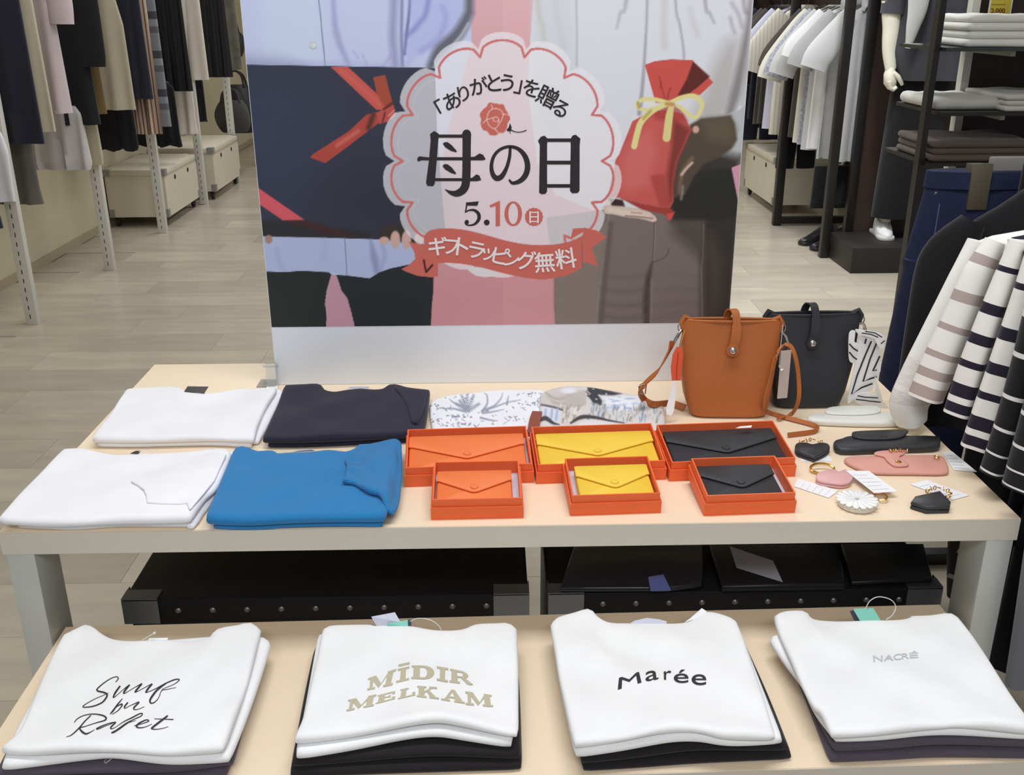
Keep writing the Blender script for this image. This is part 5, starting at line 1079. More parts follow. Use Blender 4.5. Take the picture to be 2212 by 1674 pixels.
# tan bag
tn_c = Vector((.432, 1.722, ZT+.0008))
tn, LT = bag('tan brown leather bucket bag with long strap in front of the black bag', tan, tn_c, math.radians(-3), [(0, .125, .070, .002), (.004, .140, .080, .002), (.03, .155, .080, 0), (.08, .170, .062, -.002), (.13, .175, .038, 0), (.176, .178, .022, 0)], .004, None, None)
part(tn, 'clasp', MB().tube([LT(-.090, -.004, .160), LT(-.097, -.010, .150), LT(-.104, -.014, .138), LT(-.107, -.016, .130)], [.0018, .003, .003, .002], n=8), chrome)
st = [at(*zV(340, 430), y=1.705), at(*zV(315, 510), y=1.70), at(*zV(230, 660), y=1.695), at(*zV(120, 770), y=1.69), at(*zV(85, 830), y=1.688), at(*zV(120, 900), z=ZT+.016), at(*zV(200, 935), z=ZT+.024), at(*zV(330, 925), z=ZT+.010), at(*zV(440, 960), z=ZT+.008)]
part(tn, 'shoulder_strap', MB().strap(catmull([tuple(p) for p in st], 6), .0125, .0026, (.55, .55, .6)), tan)
part(tn, 'strap_buckle', MB().tube([at(*zV(75, 790), y=1.686), at(*zV(135, 770), y=1.686), at(*zV(125, 850), y=1.686), at(*zV(80, 850), y=1.686), at(*zV(75, 790), y=1.686)], .0014, n=6), chrome)
part(tn, 'clasp', MB().tube([LT(.090, -.004, .158), LT(.097, -.008, .150), LT(.102, -.012, .138), LT(.102, -.014, .124)], [.0018, .003, .003, .0018], n=8), chrome)
st2 = [at(*zV(1180, 520), y=1.70), at(*zV(1225, 465), y=1.698), at(*zV(1280, 470), y=1.697), at(*zV(1320, 560), y=1.69), at(*zV(1345, 720), y=1.685), at(*zV(1345, 900), y=1.675), at(*zV(1290, 1010), z=ZT+.008), at(*zV(1180, 1050), z=ZT+.006)]
part(tn, 'shoulder_strap', MB().strap(catmull([tuple(p) for p in st2], 6), .0075, .0026, (.9, .2, .3)), tan)
st3 = [at(*zV(1225, 470), y=1.694), at(*zV(1165, 560), y=1.678), at(*zV(1120, 750), y=1.668), at(*zV(1075, 930), y=1.662), at(*zV(1090, 990), z=ZT+.006), at(*zV(1250, 1040), z=ZT+.0055), at(*zV(1440, 1090), z=ZT+.0055), at(*zV(1495, 1120), z=ZT+.0055), at(*zV(1470, 1150), z=ZT+.0055), at(*zV(1260, 1178), z=ZT+.0055)]
part(tn, 'shoulder_strap', MB().strap(catmull([tuple(p) for p in st3], 6), .008, .0024, (.5, .4, .75)), tan)
oc = M('leather_coral', (228, 96, 62), rough=.45, bump=.2)
ch = empty('leather_charm', at(*zV(375, 740), y=1.69), 'coral orange leather charm hanging from the tan bag clasp', 'charm')
part(ch, 'charm_body', MB().strap([at(*zV(398, 480), y=1.69), at(*zV(385, 540), y=1.689), at(*zV(372, 640), y=1.688), at(*zV(372, 740), y=1.688)], [.010, .018, .020, .016], .004, (1, 0, 0)), oc)
part(ch, 'charm_seam', MB().strap([at(*zV(388, 520), y=1.687), at(*zV(376, 640), y=1.6855), at(*zV(374, 735), y=1.6855)], .0012, .0012, (1, 0, 0)), M('thread_dark', (170, 62, 44), rough=.7))
part(ch, 'hook', MB().tube([at(*zV(440, 340), y=1.70), at(*zV(420, 400), y=1.696), at(*zV(400, 480), y=1.69)], [.0014, .0022, .0016], n=6), gold)
tg = empty('price_tag', at(*zV(315, 1040), z=ZT), 'white paper tag hanging below the coral charm on the tan bag', 'tag', 'paper price tags')
part(tg, 'card', MB().strap([at(*zV(360, 745), y=1.684), at(*zV(345, 860), y=1.678), at(*zV(322, 975), y=1.668), at(*zV(315, 1020), y=1.664)], [.004, .012, .016, .010], .0006, (1, .3, 0)), card_white)
tg2 = empty('price_tag', at(*zV(1220, 880), y=1.678), 'beige card tag hanging at the right side of the tan bag', 'tag', 'paper price tags')
part(tg2, 'card', MB().strap([at(*zV(1248, 505), y=1.6745), at(*zV(1232, 690), y=1.673), at(*zV(1215, 885), y=1.671)], .020, .001, (1, .25, .05)), M('card_beige', (196, 182, 174), rough=.6))
part(tg2, 'small_label', card(MB(), [zV(1185, 630), zV(1205, 618), zV(1232, 650), zV(1210, 672)], ZT+.10), card_white); part(tg2, 'thread', MB().tube([at(*zV(1222, 300), y=1.694), at(*zV(1205, 450), y=1.688), at(*zV(1190, 640), y=1.68)], .0006, n=5), nylon)

sw_ = cloth('silk_white', (236, 236, 236), rough=.5); sk_ = cloth('silk_black', (44, 40, 46), rough=.5)
def zT(x, y): return (1830+x/3.967, 690+y/3.967)
def panel_part(root, name, pts, yfun, mat, t=.0018, sm=4, parent=None):
    """folded silk: traced outline on a gently bent upright sheet, yfun(x, z) = depth of the sheet"""
    out = []
    for p in (catmull(pts, sm, True) if sm else pts):
        q = at(*zT(*p), y=1.735)
        for _ in range(3): q = at(*zT(*p), y=yfun(q.x, q.z))
        out.append(q)
    n = len(out); c = sum(out, Vector())/n; c.y = yfun(c.x, c.z)-.002
    vs = out+[p+Vector((0, t, 0)) for p in out]+[c, c+Vector((0, t, 0))]
    fs = [(i, (i+1) % n, 2*n) for i in range(n)]+[((i+1) % n+n, i+n, 2*n+1) for i in range(n)]+[(i, i+n, (i+1) % n+n, (i+1) % n) for i in range(n)]
    return part(parent or root, name, MB().add(vs, fs), mat, auto=50)
def stripe_part(par, pts, w, yfun):
    v, f = stroke_poly(zP(zT, pts), w/3.967, smooth=0, ends=False); out = []
    for p in v:
        q = at(*p, y=1.735)
        for _ in range(3): q = at(*p, y=yfun(q.x, q.z))
        out.append(q+Vector((0, -.0026, 0)))
    return part(par, 'stripe', MB().add(out, f), sk_, auto=0, normals=False)
sf = empty('twilly_scarf', at(*zT(150, 700), y=1.722), 'black and white striped silk scarf knotted on the black bag clasp', 'scarf')
ya = lambda x, z: 1.727+.10*(x-.70)**2*20*.05+.02*(z-.83)
yb = lambda x, z: 1.722+.06*abs(x-.70)
yk = lambda x, z: 1.720+.12*abs(x-.715)
h1 = panel_part(sf, 'hanging_end', [(104, 150), (178, 148), (250, 185), (278, 290), (286, 440), (242, 490), (216, 600), (122, 632), (60, 682), (6, 718), (22, 600), (60, 420), (90, 260)], ya, sw_)
for pts in ([(204, 182), (150, 305), (82, 475), (34, 636), (120, 580), (214, 545)], [(248, 200), (192, 335), (132, 528), (190, 505), (248, 487)], [(276, 310), (216, 438), (250, 428)], [(160, 160), (148, 205)]): stripe_part(h1, pts, 13, ya)
h2 = panel_part(sf, 'knot', [(72, 88), (130, 90), (205, 102), (282, 118), (314, 152), (318, 228), (300, 258), (266, 234), (284, 190), (262, 160), (200, 142), (108, 134)], yk, sw_)
for pts in ([(120, 112), (200, 124), (262, 150)], [(285, 205), (318, 178)], [(150, 98), (235, 112), (296, 150)]): stripe_part(h2, pts, 9, yk)
h3 = panel_part(sf, 'loop', [(16, 130), (40, 96), (72, 100), (56, 124), (62, 188), (100, 222), (92, 300), (76, 368), (22, 358), (12, 250)], ya, sw_)
for pts in ([(14, 205), (52, 245), (88, 268)], [(14, 275), (50, 318), (80, 340)]): stripe_part(h3, pts, 12, ya)
h4 = panel_part(sf, 'lower_curl', [(64, 686), (84, 650), (132, 622), (200, 632), (262, 660), (288, 705), (296, 745), (200, 742), (110, 728)], yb, sw_)
for pts in ([(84, 650), (150, 662), (262, 668)], [(70, 680), (150, 690), (284, 706)]): stripe_part(h4, pts, 9, yb)
panel_part(sf, 'tail', [(238, 500), (254, 520), (270, 650), (292, 735), (345, 792), (400, 800), (396, 818), (330, 812), (282, 762), (252, 660)], yb, sw_)

# ------------------------------------------------------------------ small leather goods
case_white = M('leather_white', (226, 226, 218), rough=.45, bump=.2, bscale=900); case_pink = M('leather_pink', (216, 156, 142), rough=.5, bump=.2, bscale=900)
charm_pink = M('leather_pale_pink', (222, 172, 170), rough=.45); charm_blk = M('leather_charm_black', (52, 52, 56), rough=.42, bump=.2, bscale=900)
def glasses_case(label, mat, body, flap, h, stud, metal):
    r = empty('glasses_case', at(*zU(*np.mean(body, 0)), z=ZT), label, 'glasses case', 'leather glasses cases')
    part(r, 'body', outline_slab(MB(), px_xy(zP(zU, body), ZT+h*.6), ZT+.0006, h, r=.004, smooth=3), mat, auto=60)
    f = part(r, 'flap', outline_slab(MB(), px_xy(zP(zU, flap), ZT+h+.003), ZT+h+.0008, .0035, r=.0012, smooth=4), mat, auto=50)
    part(f, 'stud', MB().lathe([(.005, 0), (.005, .001), (.003, .0022)], at(*zU(*stud), z=ZT+h+.0042), n=14), metal)
    return r
glasses_case('ivory white leather glasses case beside the black bag', case_white, [(950, 112), (1050, 92), (1200, 90), (1440, 98), (1495, 135), (1480, 152), (1300, 156), (970, 142)], [(1042, 78), (1062, 58), (1120, 50), (1250, 46), (1335, 47), (1370, 66), (1350, 86), (1250, 97), (1130, 96), (1060, 90)], .012, (1235, 72), case_white)
glasses_case('black leather glasses case lying between the ivory and pink ones', charm_blk, [(1090, 268), (1140, 248), (1200, 234), (1450, 232), (1690, 236), (1718, 268), (1680, 298), (1400, 306), (1135, 314)], [(1198, 210), (1222, 197), (1350, 190), (1512, 187), (1526, 206), (1480, 234), (1380, 243), (1270, 240), (1210, 228)], .013, (1390, 222), charm_blk)
pk = glasses_case('dusty pink leather glasses case with a curved tab', case_pink, [(1160, 378), (1178, 352), (1330, 345), (1500, 342), (1700, 342), (1748, 368), (1768, 428), (1735, 448), (1560, 447), (1350, 444), (1250, 424)], [(1330, 330), (1352, 314), (1430, 308), (1505, 306), (1520, 320), (1478, 345), (1500, 362), (1532, 385), (1520, 400), (1450, 400), (1408, 372), (1385, 345)], .007, (1472, 376), gold)
def chain(root, pts, z, n=9, r=.0032, name='chain_link'):
    P = resample([tuple(at(*zU(*p), z=z)) for p in pts], n)
    for i, q in enumerate(P):
        ax = Vector((math.cos(i*1.9), .3, math.sin(i*1.9))).normalized(); a = ax.orthogonal().normalized(); b = ax.cross(a)
        part(root, name, MB().tube([Vector(q)+a*(r*math.cos(t))+b*(r*.75*math.sin(t)) for t in np.linspace(0, 2*math.pi, 11)], .0008, n=5), gold)
chain(pk, [(1425, 310), (1470, 306), (1525, 310)], ZT+.014, 6, name='chain_link')
part(pk, 'ring', MB().tube([at(*zU(1698, 346), z=ZT+.012)+Vector((.004*math.cos(t), .004*math.sin(t), 0)) for t in np.linspace(0, 2*math.pi, 13)], .0009, n=5), gold)
def charm(label, mat, outline, h, smooth=4, cat='charm'):
    r = empty('mirror_charm', at(*zU(*np.mean(outline, 0)), z=ZT), label, cat, 'compact mirror charms')
    part(r, 'case', outline_slab(MB(), px_xy(zP(zU, outline), ZT+h), ZT+.0008, h*.46, r=.0015, smooth=smooth), mat, auto=50)
    part(r, 'cover', outline_slab(MB(), px_xy(zP(zU, outline), ZT+h), ZT+.0014+h*.46, h*.5, r=.0015, smooth=smooth), mat, auto=50)
    return r
c1 = charm('black heart-shaped mirror charm with gold chain between the wallet box and black case', charm_blk, [(864, 285), (880, 264), (930, 262), (968, 272), (1010, 262), (1055, 268), (1070, 290), (1050, 315), (990, 345), (965, 346), (880, 315)], .010)
chain(c1, [(895, 258), (940, 246), (985, 244), (1018, 258)], ZT+.010, 7)
c2 = charm('pale pink heart-shaped mirror charm with a gold ring', charm_pink, [(988, 470), (1000, 440), (1050, 425), (1100, 418), (1120, 432), (1160, 420), (1195, 440), (1204, 470), (1185, 496), (1140, 506), (1080, 500), (1010, 488)], .009)
rc = at(*zU(1025, 415), z=ZT+.006)
part(c2, 'ring', MB().tube([rc+Vector((.019*math.cos(t), .011*math.sin(t), .004*math.sin(t))) for t in np.linspace(0, 2*math.pi, 25)], .0022, n=6), gold)
dz = at(*zU(1230, 596), z=ZT+.011)
c3 = empty('mirror_charm', (dz.x, dz.y, ZT), 'white daisy-shaped mirror charm near the front right of the tall table', 'charm', 'compact mirror charms')
part(c3, 'case', MB().lathe([(.026, .0006), (.028, .002), (.028, .008), (.026, .0092)], (dz.x, dz.y, ZT), n=32), M('daisy_backing', (214, 208, 196), rough=.4))
for i in range(16):
    a = 2*math.pi*i/16; ca, sa = math.cos(a), math.sin(a)
    out = [(dz.x+ca*rr_-sa*ww, dz.y+sa*rr_+ca*ww) for rr_, ww in ((.003, .0008), (.015, .0038), (.026, .0049), (.031, .003), (.031, -.003), (.026, -.0049), (.015, -.0038), (.003, -.0008))]
    part(c3, 'petal', outline_slab(MB(), out, ZT+.0096, .003, r=.001), M('enamel_white', (240, 240, 238), rough=.3), auto=50)
rc = at(*zU(1368, 580), z=ZT+.005); part(c3, 'ring', MB().tube([rc+Vector((.009*math.cos(t), .012*math.sin(t), .002*math.cos(t))) for t in np.linspace(0, 2*math.pi, 17)], .0016, n=6), gold)
c4 = charm('black hexagonal mirror charm with gold chain near the front right corner', charm_blk, [(1546, 612), (1570, 578), (1650, 560), (1720, 548), (1782, 610), (1775, 638), (1640, 642)], .012, smooth=0)
chain(c4, [(1640, 548), (1665, 532), (1710, 528), (1755, 540), (1782, 562), (1760, 585)], ZT+.012, 11)
rows_ink = M('tag_print', (196, 196, 202), rough=.7)
def paper_tag(label, corners, dz_=0.0008, lines=5):
    z = ZT+dz_; r = empty('price_tag', at(*zU(*np.mean(corners, 0)), z=ZT), label, 'tag', 'paper price tags')
    part(r, 'card', card(MB(), zP(zU, corners), z), card_white)
    F = Flat(); a, b, c, d = [np.array(p, float) for p in corners]
    for i in range(lines):
        v = .18+.66*i/(lines-1); p = a+(d-a)*v; q = b+(c-b)*v; F.stroke([tuple(p+(q-p)*.1), tuple(p+(q-p)*(.7+.2*((i*37) % 5)/5))], 2.2, smooth=0, ends=False)
    part(r, 'printed_lines', MB().add([at(*zU(*p), z=z+.0008) for p in F.v], F.f), rows_ink, auto=0, kind='stuff')
    return r
paper_tag('white paper tag left of the daisy charm beside the small black wallet box', [(858, 520), (880, 474), (1120, 545), (1062, 588)])
paper_tag('white paper tag lying beside the pink heart charm, half over the pink case', [(1162, 428), (1300, 430), (1466, 550), (1330, 560)], .0105)
paper_tag('white paper tag lying behind the black hexagonal charm', [(1542, 508), (1640, 482), (1890, 574), (1790, 600)])
paper_tag('white paper tag under the sleeves at the right edge of the tall table', [(1728, 318), (1790, 316), (1935, 435), (1800, 425)])
paper_tag('white paper tag half hidden under the black heart charm', [(888, 345), (1060, 335), (1085, 372), (905, 376)], .0002, 2)

# ------------------------------------------------------------------ stock boxes under the tall table and along the racks
fibre_black = M('fibreboard_black', (20, 19, 21), rough=.5, var=.15, vscale=12, spec=.3); corner_steel = M('corner_steel', (126, 128, 134), rough=.34, metal=.9); rivet_m = M('rivet', (112, 110, 108), rough=.4, metal=.7)
def trunk(label, x0, x1, y0, y1, zt):
    r = empty('rolling_trunk', ((x0+x1)/2, (y0+y1)/2, 0), label, 'trunk', 'black trunks under the tall table')
    part(r, 'body', MB().box(x0+.008, x1-.008, y0+.008, y1-.008, .06, zt-.04), fibre_black)
    part(r, 'lid', MB().box(x0, x1, y0, y1, zt-.045, zt, bev=.006), fibre_black)
    n = 10
    for i in range(n):
        x = x0+.09+(x1-x0-.16)*i/(n-1)
        part(r, 'rivet', MB().lathe([(.0052, -.001), (.0052, .001), (.003, .003)], (x, y0-.0005, zt-.022), axis=(0, -1, 0), n=10), rivet_m)
    for cx, s in ((x0, 1), (x1, -1)):
        m = MB(); m.box(min(cx-.0015*s, cx+.058*s), max(cx-.0015*s, cx+.058*s), y0-.0018, y0, zt-.046, zt-.002); m.box(min(cx-.0015*s, cx+.058*s), max(cx-.0015*s, cx+.058*s), y0-.0018, y0+.028, zt, zt+.0016); m.box(min(cx-.0018*s, cx), max(cx-.0018*s, cx), y0, y0+.04, zt-.046, zt)
        part(r, 'corner_guard', m, corner_steel)
        for cy in (y0+.06, y1-.06):
            part(r, 'caster', MB().lathe([(.026, -.01), (.03, -.006), (.03, .006), (.026, .01)], (cx+.06*s, cy, .03), axis=(1, 0, 0), n=14), M('caster_black', (28, 28, 28), rough=.5))
    return r
ZTK = .548
a0 = at(258, 1305, z=ZTK); a1 = at(1141, 1278, z=ZTK); b0 = at(1187, 1284, z=ZTK); b1_ = at(2030, 1262, z=ZTK)
ty = (a0.y+a1.y+b0.y+b1_.y)/4
trunk('black riveted trunk with steel corners under the tall table, left', a0.x, a1.x, ty, ty+.46, ZTK)
trunk('black riveted trunk with steel corners under the tall table, right, pouches on it', b0.x, b1_.x, ty, ty+.46, ZTK)
# dark clothes in clear sleeves lying on the right trunk
pouch = M('pouch_dark', (30, 30, 40), rough=.28, coat=.4); pouch2 = M('pouch_black', (22, 22, 25), rough=.4)
def zX(x, y): return (1400+x/2.724, 1120+y/2.724)
def flat_pack(label, mat, pts, h, tag=None):
    r = empty('packed_garment', at(*np.mean(pts, 0), z=ZTK), label, 'packed clothes', 'packed clothes on the right trunk')
    part(r, 'pack', outline_slab(MB(), px_xy(pts, ZTK+h), ZTK+.002, h, r=.006), mat, auto=60)
    if tag: part(r, 'label', card(MB(), tag, ZTK+h+.0025), M('label_grey', (168, 170, 184), rough=.5) if tag[0][0] > 1450 else M('label_blue', (112, 122, 190), rough=.5))
    return r
flat_pack('dark navy packed garment with a blue label on the right trunk', pouch, [(1240, 1175), (1515, 1175), (1522, 1215), (1515, 1262), (1440, 1270), (1210, 1270)], .012, zP(zX, [(0, 345), (90, 330), (135, 425), (15, 428)]))
flat_pack('black packed garment with a slanted white label on the right trunk', pouch2, [(1530, 1175), (1800, 1175), (1820, 1215), (1825, 1262), (1560, 1266)], .016, zP(zX, [(480, 165), (735, 250), (792, 375), (520, 290)]))
flat_pack('black packed garment at the right end of the right trunk', pouch2, [(1815, 1175), (1995, 1175), (2015, 1250), (1840, 1258)], .010)

# white stock boxes on casters along the left wall and at the right rack
fibre_white = M('fibreboard_white', (206, 198, 178), rough=.55, var=.03, vscale=6); guard_grey = M('guard_grey', (150, 150, 146), rough=.4, metal=.4)
hole_m = M('hole_dark', (30, 28, 26), rough=.8)
def stock_box(label, x0, x1, y0, y1, zt, side, cz=.07):
    """rolling stock box; side = +1/-1: which x face looks onto the aisle"""
    r = empty('stock_box', ((x0+x1)/2, (y0+y1)/2, 0), label, 'storage box', 'white rolling stock boxes')
    part(r, 'body', MB().box(x0+.008, x1-.008, y0+.008, y1-.008, cz, zt-.035), fibre_white)
    part(r, 'lid', MB().box(x0, x1, y0, y1, zt-.04, zt, bev=.004), fibre_white)
    xf = x1 if side > 0 else x0
    for cx, s in ((x0, 1), (x1, -1)):
        for cy, t in ((y0, 1), (y1, -1)):
            lo, hi = sorted((cx-.002*s, cx+.05*s)); l2, h2 = sorted((cy-.002*t, cy+.05*t))
            part(r, 'corner_guard', MB().box(lo, hi, l2, h2, zt-.043, zt+.0015), guard_grey)
            lo, hi = sorted((cx+.006*s, cx+.045*s)); l2, h2 = sorted((cy+.006*t, cy+.045*t))
            part(r, 'corner_guard', MB().box(lo, hi, l2, h2, cz-.002, cz+.055), guard_grey)
            part(r, 'caster', MB().lathe([(.024, -.012), (.03, -.008), (.03, .008), (.024, .012)], (cx+.05*s, cy+.05*t, .03), axis=(1, 0, 0), n=14).box(cx+.05*s-.016, cx+.05*s+.016, cy+.05*t-.02, cy+.05*t+.02, .045, cz), MATS['caster_black'])
    for f in (.3, .7):
        yy = y0+(y1-y0)*f
        part(r, 'finger_hole', MB().lathe([(.017, -.001), (.017, .0015), (.012, .002)], (xf+side*-.0065, yy, zt-.085), axis=(side, 0, 0), n=14), hole_m)
    return r
stock_box('white stock box on casters under the left rack, nearer one', -2.70, -2.27, 7.05, 7.86, .40, 1)
stock_box('white stock box on casters under the left rack, farther one', -2.70, -2.20, 8.08, 8.94, .41, 1)
stock_box('white stock box on casters under the dark shirt rack at right', 2.06, 2.54, 7.30, 8.2, .41, -1)

# ------------------------------------------------------------------ hanging clothes
def garment_mesh(prof, yc, yaw=0.0, nf=5, amp=.012, seed=0, n=56, xc=None, rings=26, hem=.0):
    """soft hanging cloth tube. prof = [(z, x_left, x_right, depth)] from top to hem; folds deepen downwards"""
    rs = np.random.RandomState(seed); P = np.array(prof, float); P = P[np.argsort(-P[:, 0])]
    zs = np.linspace(P[0, 0], P[-1, 0], rings)
    o = np.argsort(P[:, 0]); xl = np.interp(zs, P[o, 0], P[o, 1]); xr = np.interp(zs, P[o, 0], P[o, 2]); dp = np.interp(zs, P[o, 0], P[o, 3])
    c0 = (P[:, 1].mean()+P[:, 2].mean())/2 if xc is None else xc
    ph = rs.uniform(0, 6.28, 4); vs = []; fs = []
    for i, z in enumerate(zs):
        f = i/(rings-1); a = amp*(.15+.85*f)
        for k in range(n):
            t = 2*math.pi*k/n; ct, st = math.cos(t), math.sin(t)
            x = (xl[i]+xr[i])/2+(xr[i]-xl[i])/2*math.copysign(abs(ct)**.75, ct)
            s = (x-c0)*nf*2*math.pi/.45
            y = dp[i]/2*math.copysign(abs(st)**.8, st)+a*(math.sin(s+ph[0]+.4*f)+.5*math.sin(1.7*s+ph[1]))*(.6+.4*abs(st))
            zz = z+hem*f*math.sin(2.2*s*.3+ph[2])
            dx = x-c0; vs.append((c0+dx*math.cos(yaw)-y*math.sin(yaw), yc+dx*math.sin(yaw)+y*math.cos(yaw), zz))
    for i in range(rings-1): fs += [(i*n+k, i*n+(k+1) % n, (i+1)*n+(k+1) % n, (i+1)*n+k) for k in range(n)]
    fs.append(tuple(range(n)))
    m = len(vs); cen = np.array(vs[(rings-1)*n:]).mean(0)
    for k in range(n):
        v = np.array(vs[(rings-1)*n+k]); q = v+(cen-v)*.08; vs.append((q[0], q[1], q[2]+.012))
    fs += [((rings-1)*n+k, (rings-1)*n+(k+1) % n, m+(k+1) % n, m+k) for k in range(n)]; fs.append(tuple(m+k for k in range(n)))
    return MB().add(vs, fs)
def sleeve_mesh(path, widths, thick, wdir=(1, 0, 0), n=20, sm=6, amp=.0, seed=0):
    P = catmull([tuple(p) for p in path], sm); m = len(P); ws = np.interp(np.linspace(0, 1, m), np.linspace(0, 1, len(widths)), widths)
    vs = []; fs = []; rs = np.random.RandomState(seed); ph = rs.uniform(0, 6)
    for i, p in enumerate(P):
        p = Vector(p); t = (Vector(P[min(i+1, m-1)])-Vector(P[max(i-1, 0)])).normalized(); a = Vector(wdir); a = (a-t*a.dot(t)).normalized(); b = t.cross(a)
        for k in range(n):
            w = 2*math.pi*k/n; f = i/(m-1)
            vs.append(p+a*(math.cos(w)*ws[i]/2)+b*(math.sin(w)*thick/2+amp*f*math.sin(3*math.cos(w)+ph)))
    for i in range(m-1): fs += [(i*n+k, i*n+(k+1) % n, (i+1)*n+(k+1) % n, (i+1)*n+k) for k in range(n)]
    fs += [tuple(range(n-1, -1, -1)), tuple((m-1)*n+k for k in range(n))]
    return MB().add(vs, fs), m, n
def banded_part(root, name, mbmn, bands, mats):
    """sleeve whose rings are dyed in bands along its length: bands = [(end 0..1, material index)]"""
    mb, m, n = mbmn; off = origin_of(root); me = mesh_from(name, [Vector(p)-off for p in mb.v], mb.f, None)
    for x in mats: me.materials.append(x)
    idx = []
    for fi in range(len(mb.f)):
        q = (fi//n+.5)/(m-1) if fi < (m-1)*n else (0 if fi == (m-1)*n else 1)
        idx.append(next(k for e, k in bands if q <= e+1e-6 or e >= 1))
    me.polygons.foreach_set('material_index', idx); fix_normals(me); shade_auto(me, 60)
    o = bpy.data.objects.new(name, me); COL.objects.link(o); o.parent = root; return o
wire = M('hanger_wire', (120, 118, 114), rough=.35, metal=.8); hang_blk = M('hanger_black', (26, 25, 25), rough=.4)
def hanger(root, x, y, zr, zs, w, mat=None, yaw=0):
    """hook over the rail at height zr and a shoulder bar reaching down to zs"""
    c, s = math.cos(yaw), math.sin(yaw)
    m = MB(); m.tube([(x+.0*s, y, zr-.012)]+[(x+.014*math.sin(t), y, zr+.004+.014*math.cos(t)) for t in np.linspace(math.pi*.9, -math.pi*.55, 9)][::-1][:0]+[(x, y, zr-.012), (x+.016, y, zr), (x+.012, y, zr+.016), (x-.006, y, zr+.018), (x-.014, y, zr+.006)], .002, n=6)
    m.tube([(x, y, zr-.012), (x, y, zs+.05)], .002, n=6)
    m.tube([(x-w/2*c, y-w/2*s, zs), (x-w/4*c, y-w/4*s, zs+.04), (x, y, zs+.052), (x+w/4*c, y+w/4*s, zs+.04), (x+w/2*c, y+w/2*s, zs)], .006, n=6)
    return part(root, 'hanger', m, mat or wire)

GL = 'clothes hanging on the left wall rack'
XE = -2.13; RAILX, RAILZ = -2.36, 1.84; RAILX2, RAILZ2 = -2.40, 1.10
# uprights with slots
post_white = M('post_white', (206, 204, 196), rough=.45)
rack = empty('wall_rack', (-2.27, 7.3, 0), 'white slotted uprights and rails of the clothes rack along the left wall', 'clothes rack')
PYS = [4.765, 5.835, 6.865, 7.93, 8.99, 9.92]
for y in PYS:
    up = part(rack, 'upright', MB().box(-2.298, -2.240, y-.02, y+.02, 0, 2.25, bev=.002), post_white)
    sl = MB()
    z = .03
    while z < 1.7: sl.box(-2.274, -2.270, y-.0208, y-.0195, z, z+.022); z += .045
    part(up, 'slots', sl, hole_m, auto=0, kind='stuff')
    part(rack, 'bracket', MB().box(-2.72, -2.25, y-.008, y+.008, RAILZ-.03, RAILZ-.012), post_white)
part(rack, 'rail', MB().tube([(RAILX, 3.9, RAILZ), (RAILX, 9.95, RAILZ)], .012, n=10), wire)
part(rack, 'rail', MB().tube([(RAILX2, 4.3, RAILZ2), (RAILX2, 9.3, RAILZ2)], .012, n=10), wire)
for y in PYS[:5]: part(rack, 'bracket', MB().box(-2.72, -2.25, y-.008, y+.008, RAILZ2-.03, RAILZ2-.012), post_white)

c_navy = cloth('wool_navy', (40, 42, 54)); c_black = cloth('wool_black', (30, 29, 32)); c_cream = cloth('linen_cream', (186, 176, 152)); c_pink = cloth('blouse_pink', (198, 184, 186)); c_brown = cloth('suede_brown', (104, 84, 52)); c_beige = cloth('linen_beige', (178, 168, 148)); c_ecru = cloth('cotton_ecru', (200, 190, 178)); c_tweed = cloth('tweed_grey', (96, 92, 82), var=.25); c_grey = cloth('cotton_grey', (124, 118, 114)); c_greyd = cloth('cotton_dark_grey', (100, 95, 92)); c_white = cloth('cotton_off_white', (222, 222, 224))
pin_blk = stripes_mat('pinstripe_black', [(0, (30, 29, 31)), (.9, (56, 54, 54))], axis=0, period=.03)
str_br = stripes_mat('stripe_brown', [(0, (176, 150, 132)), (.35, (96, 66, 54)), (.5, (196, 176, 156)), (.8, (124, 92, 78))], axis=0, period=.045)
plaid = stripes_mat('plaid_blue', [(0, (126, 130, 138)), (.45, (96, 98, 104)), (.62, (134, 138, 146)), (.8, (70, 72, 80))], axis=2, period=.24)
def left_item(name, label, cat, mat, hem_px, width, tier=0, nf=4, amp=.012, top_w=None, depth=.06, seed=0, yaw=-.12, xe=XE, sleeves=None, hem=.0):
    h = at(*hem_px, x=xe); y = h.y; zh = h.z
    rz = RAILZ if tier == 0 else RAILZ2; rx = RAILX if tier == 0 else RAILX2; zs = rz-.13; tw = top_w if top_w else width*.94
    root = empty(name, (xe-width/2, y, zh), label, cat, GL)
    cx = xe-width/2
    prof = [(zs+.03, cx-tw*.12, cx+tw*.12, .03), (zs-.005, cx-tw*.42, cx+tw*.42, .05), (zs-.05, cx-tw/2, cx+tw/2, depth), (zs-.35, cx-width*.48, xe-width*.02, depth), (zh, cx-width/2, xe, depth*1.15)]
    part(root, 'body', garment_mesh(prof, y, yaw, nf, amp, seed, xc=cx, hem=hem), mat, auto=70)
    hanger(root, cx, y, rz, zs-.01, tw*.85, yaw=yaw)
    if sleeves:
        for s, zl in sleeves:
            x0 = cx+s*tw*.47; dy = s*(x0-cx)*0
            sm_, m_, n_ = sleeve_mesh([(x0-s*.03, y+(x0-cx)*math.sin(yaw), zs-.03), (x0+s*.03, y+(x0-cx)*math.sin(yaw), zs-.12), (x0+s*.05, y+(x0-cx)*math.sin(yaw)-.01, zl+.1), (x0+s*.05, y+(x0-cx)*math.sin(yaw)-.015, zl)], [.15, .15, .13, .12], .05, seed=seed)
            part(root, 'sleeve', sm_, mat, auto=60)
    return root
left_item('hanging_coat', 'dark navy coat hanging at the near end of the left rack', 'coat', c_navy, (106, 308), .52, amp=.014, depth=.06, seed=1, sleeves=None)
left_item('hanging_shirt', 'cream shirt squeezed between the navy coat and the pink blouse', 'shirt', c_cream, (125, 283), .45, amp=.012, seed=2)
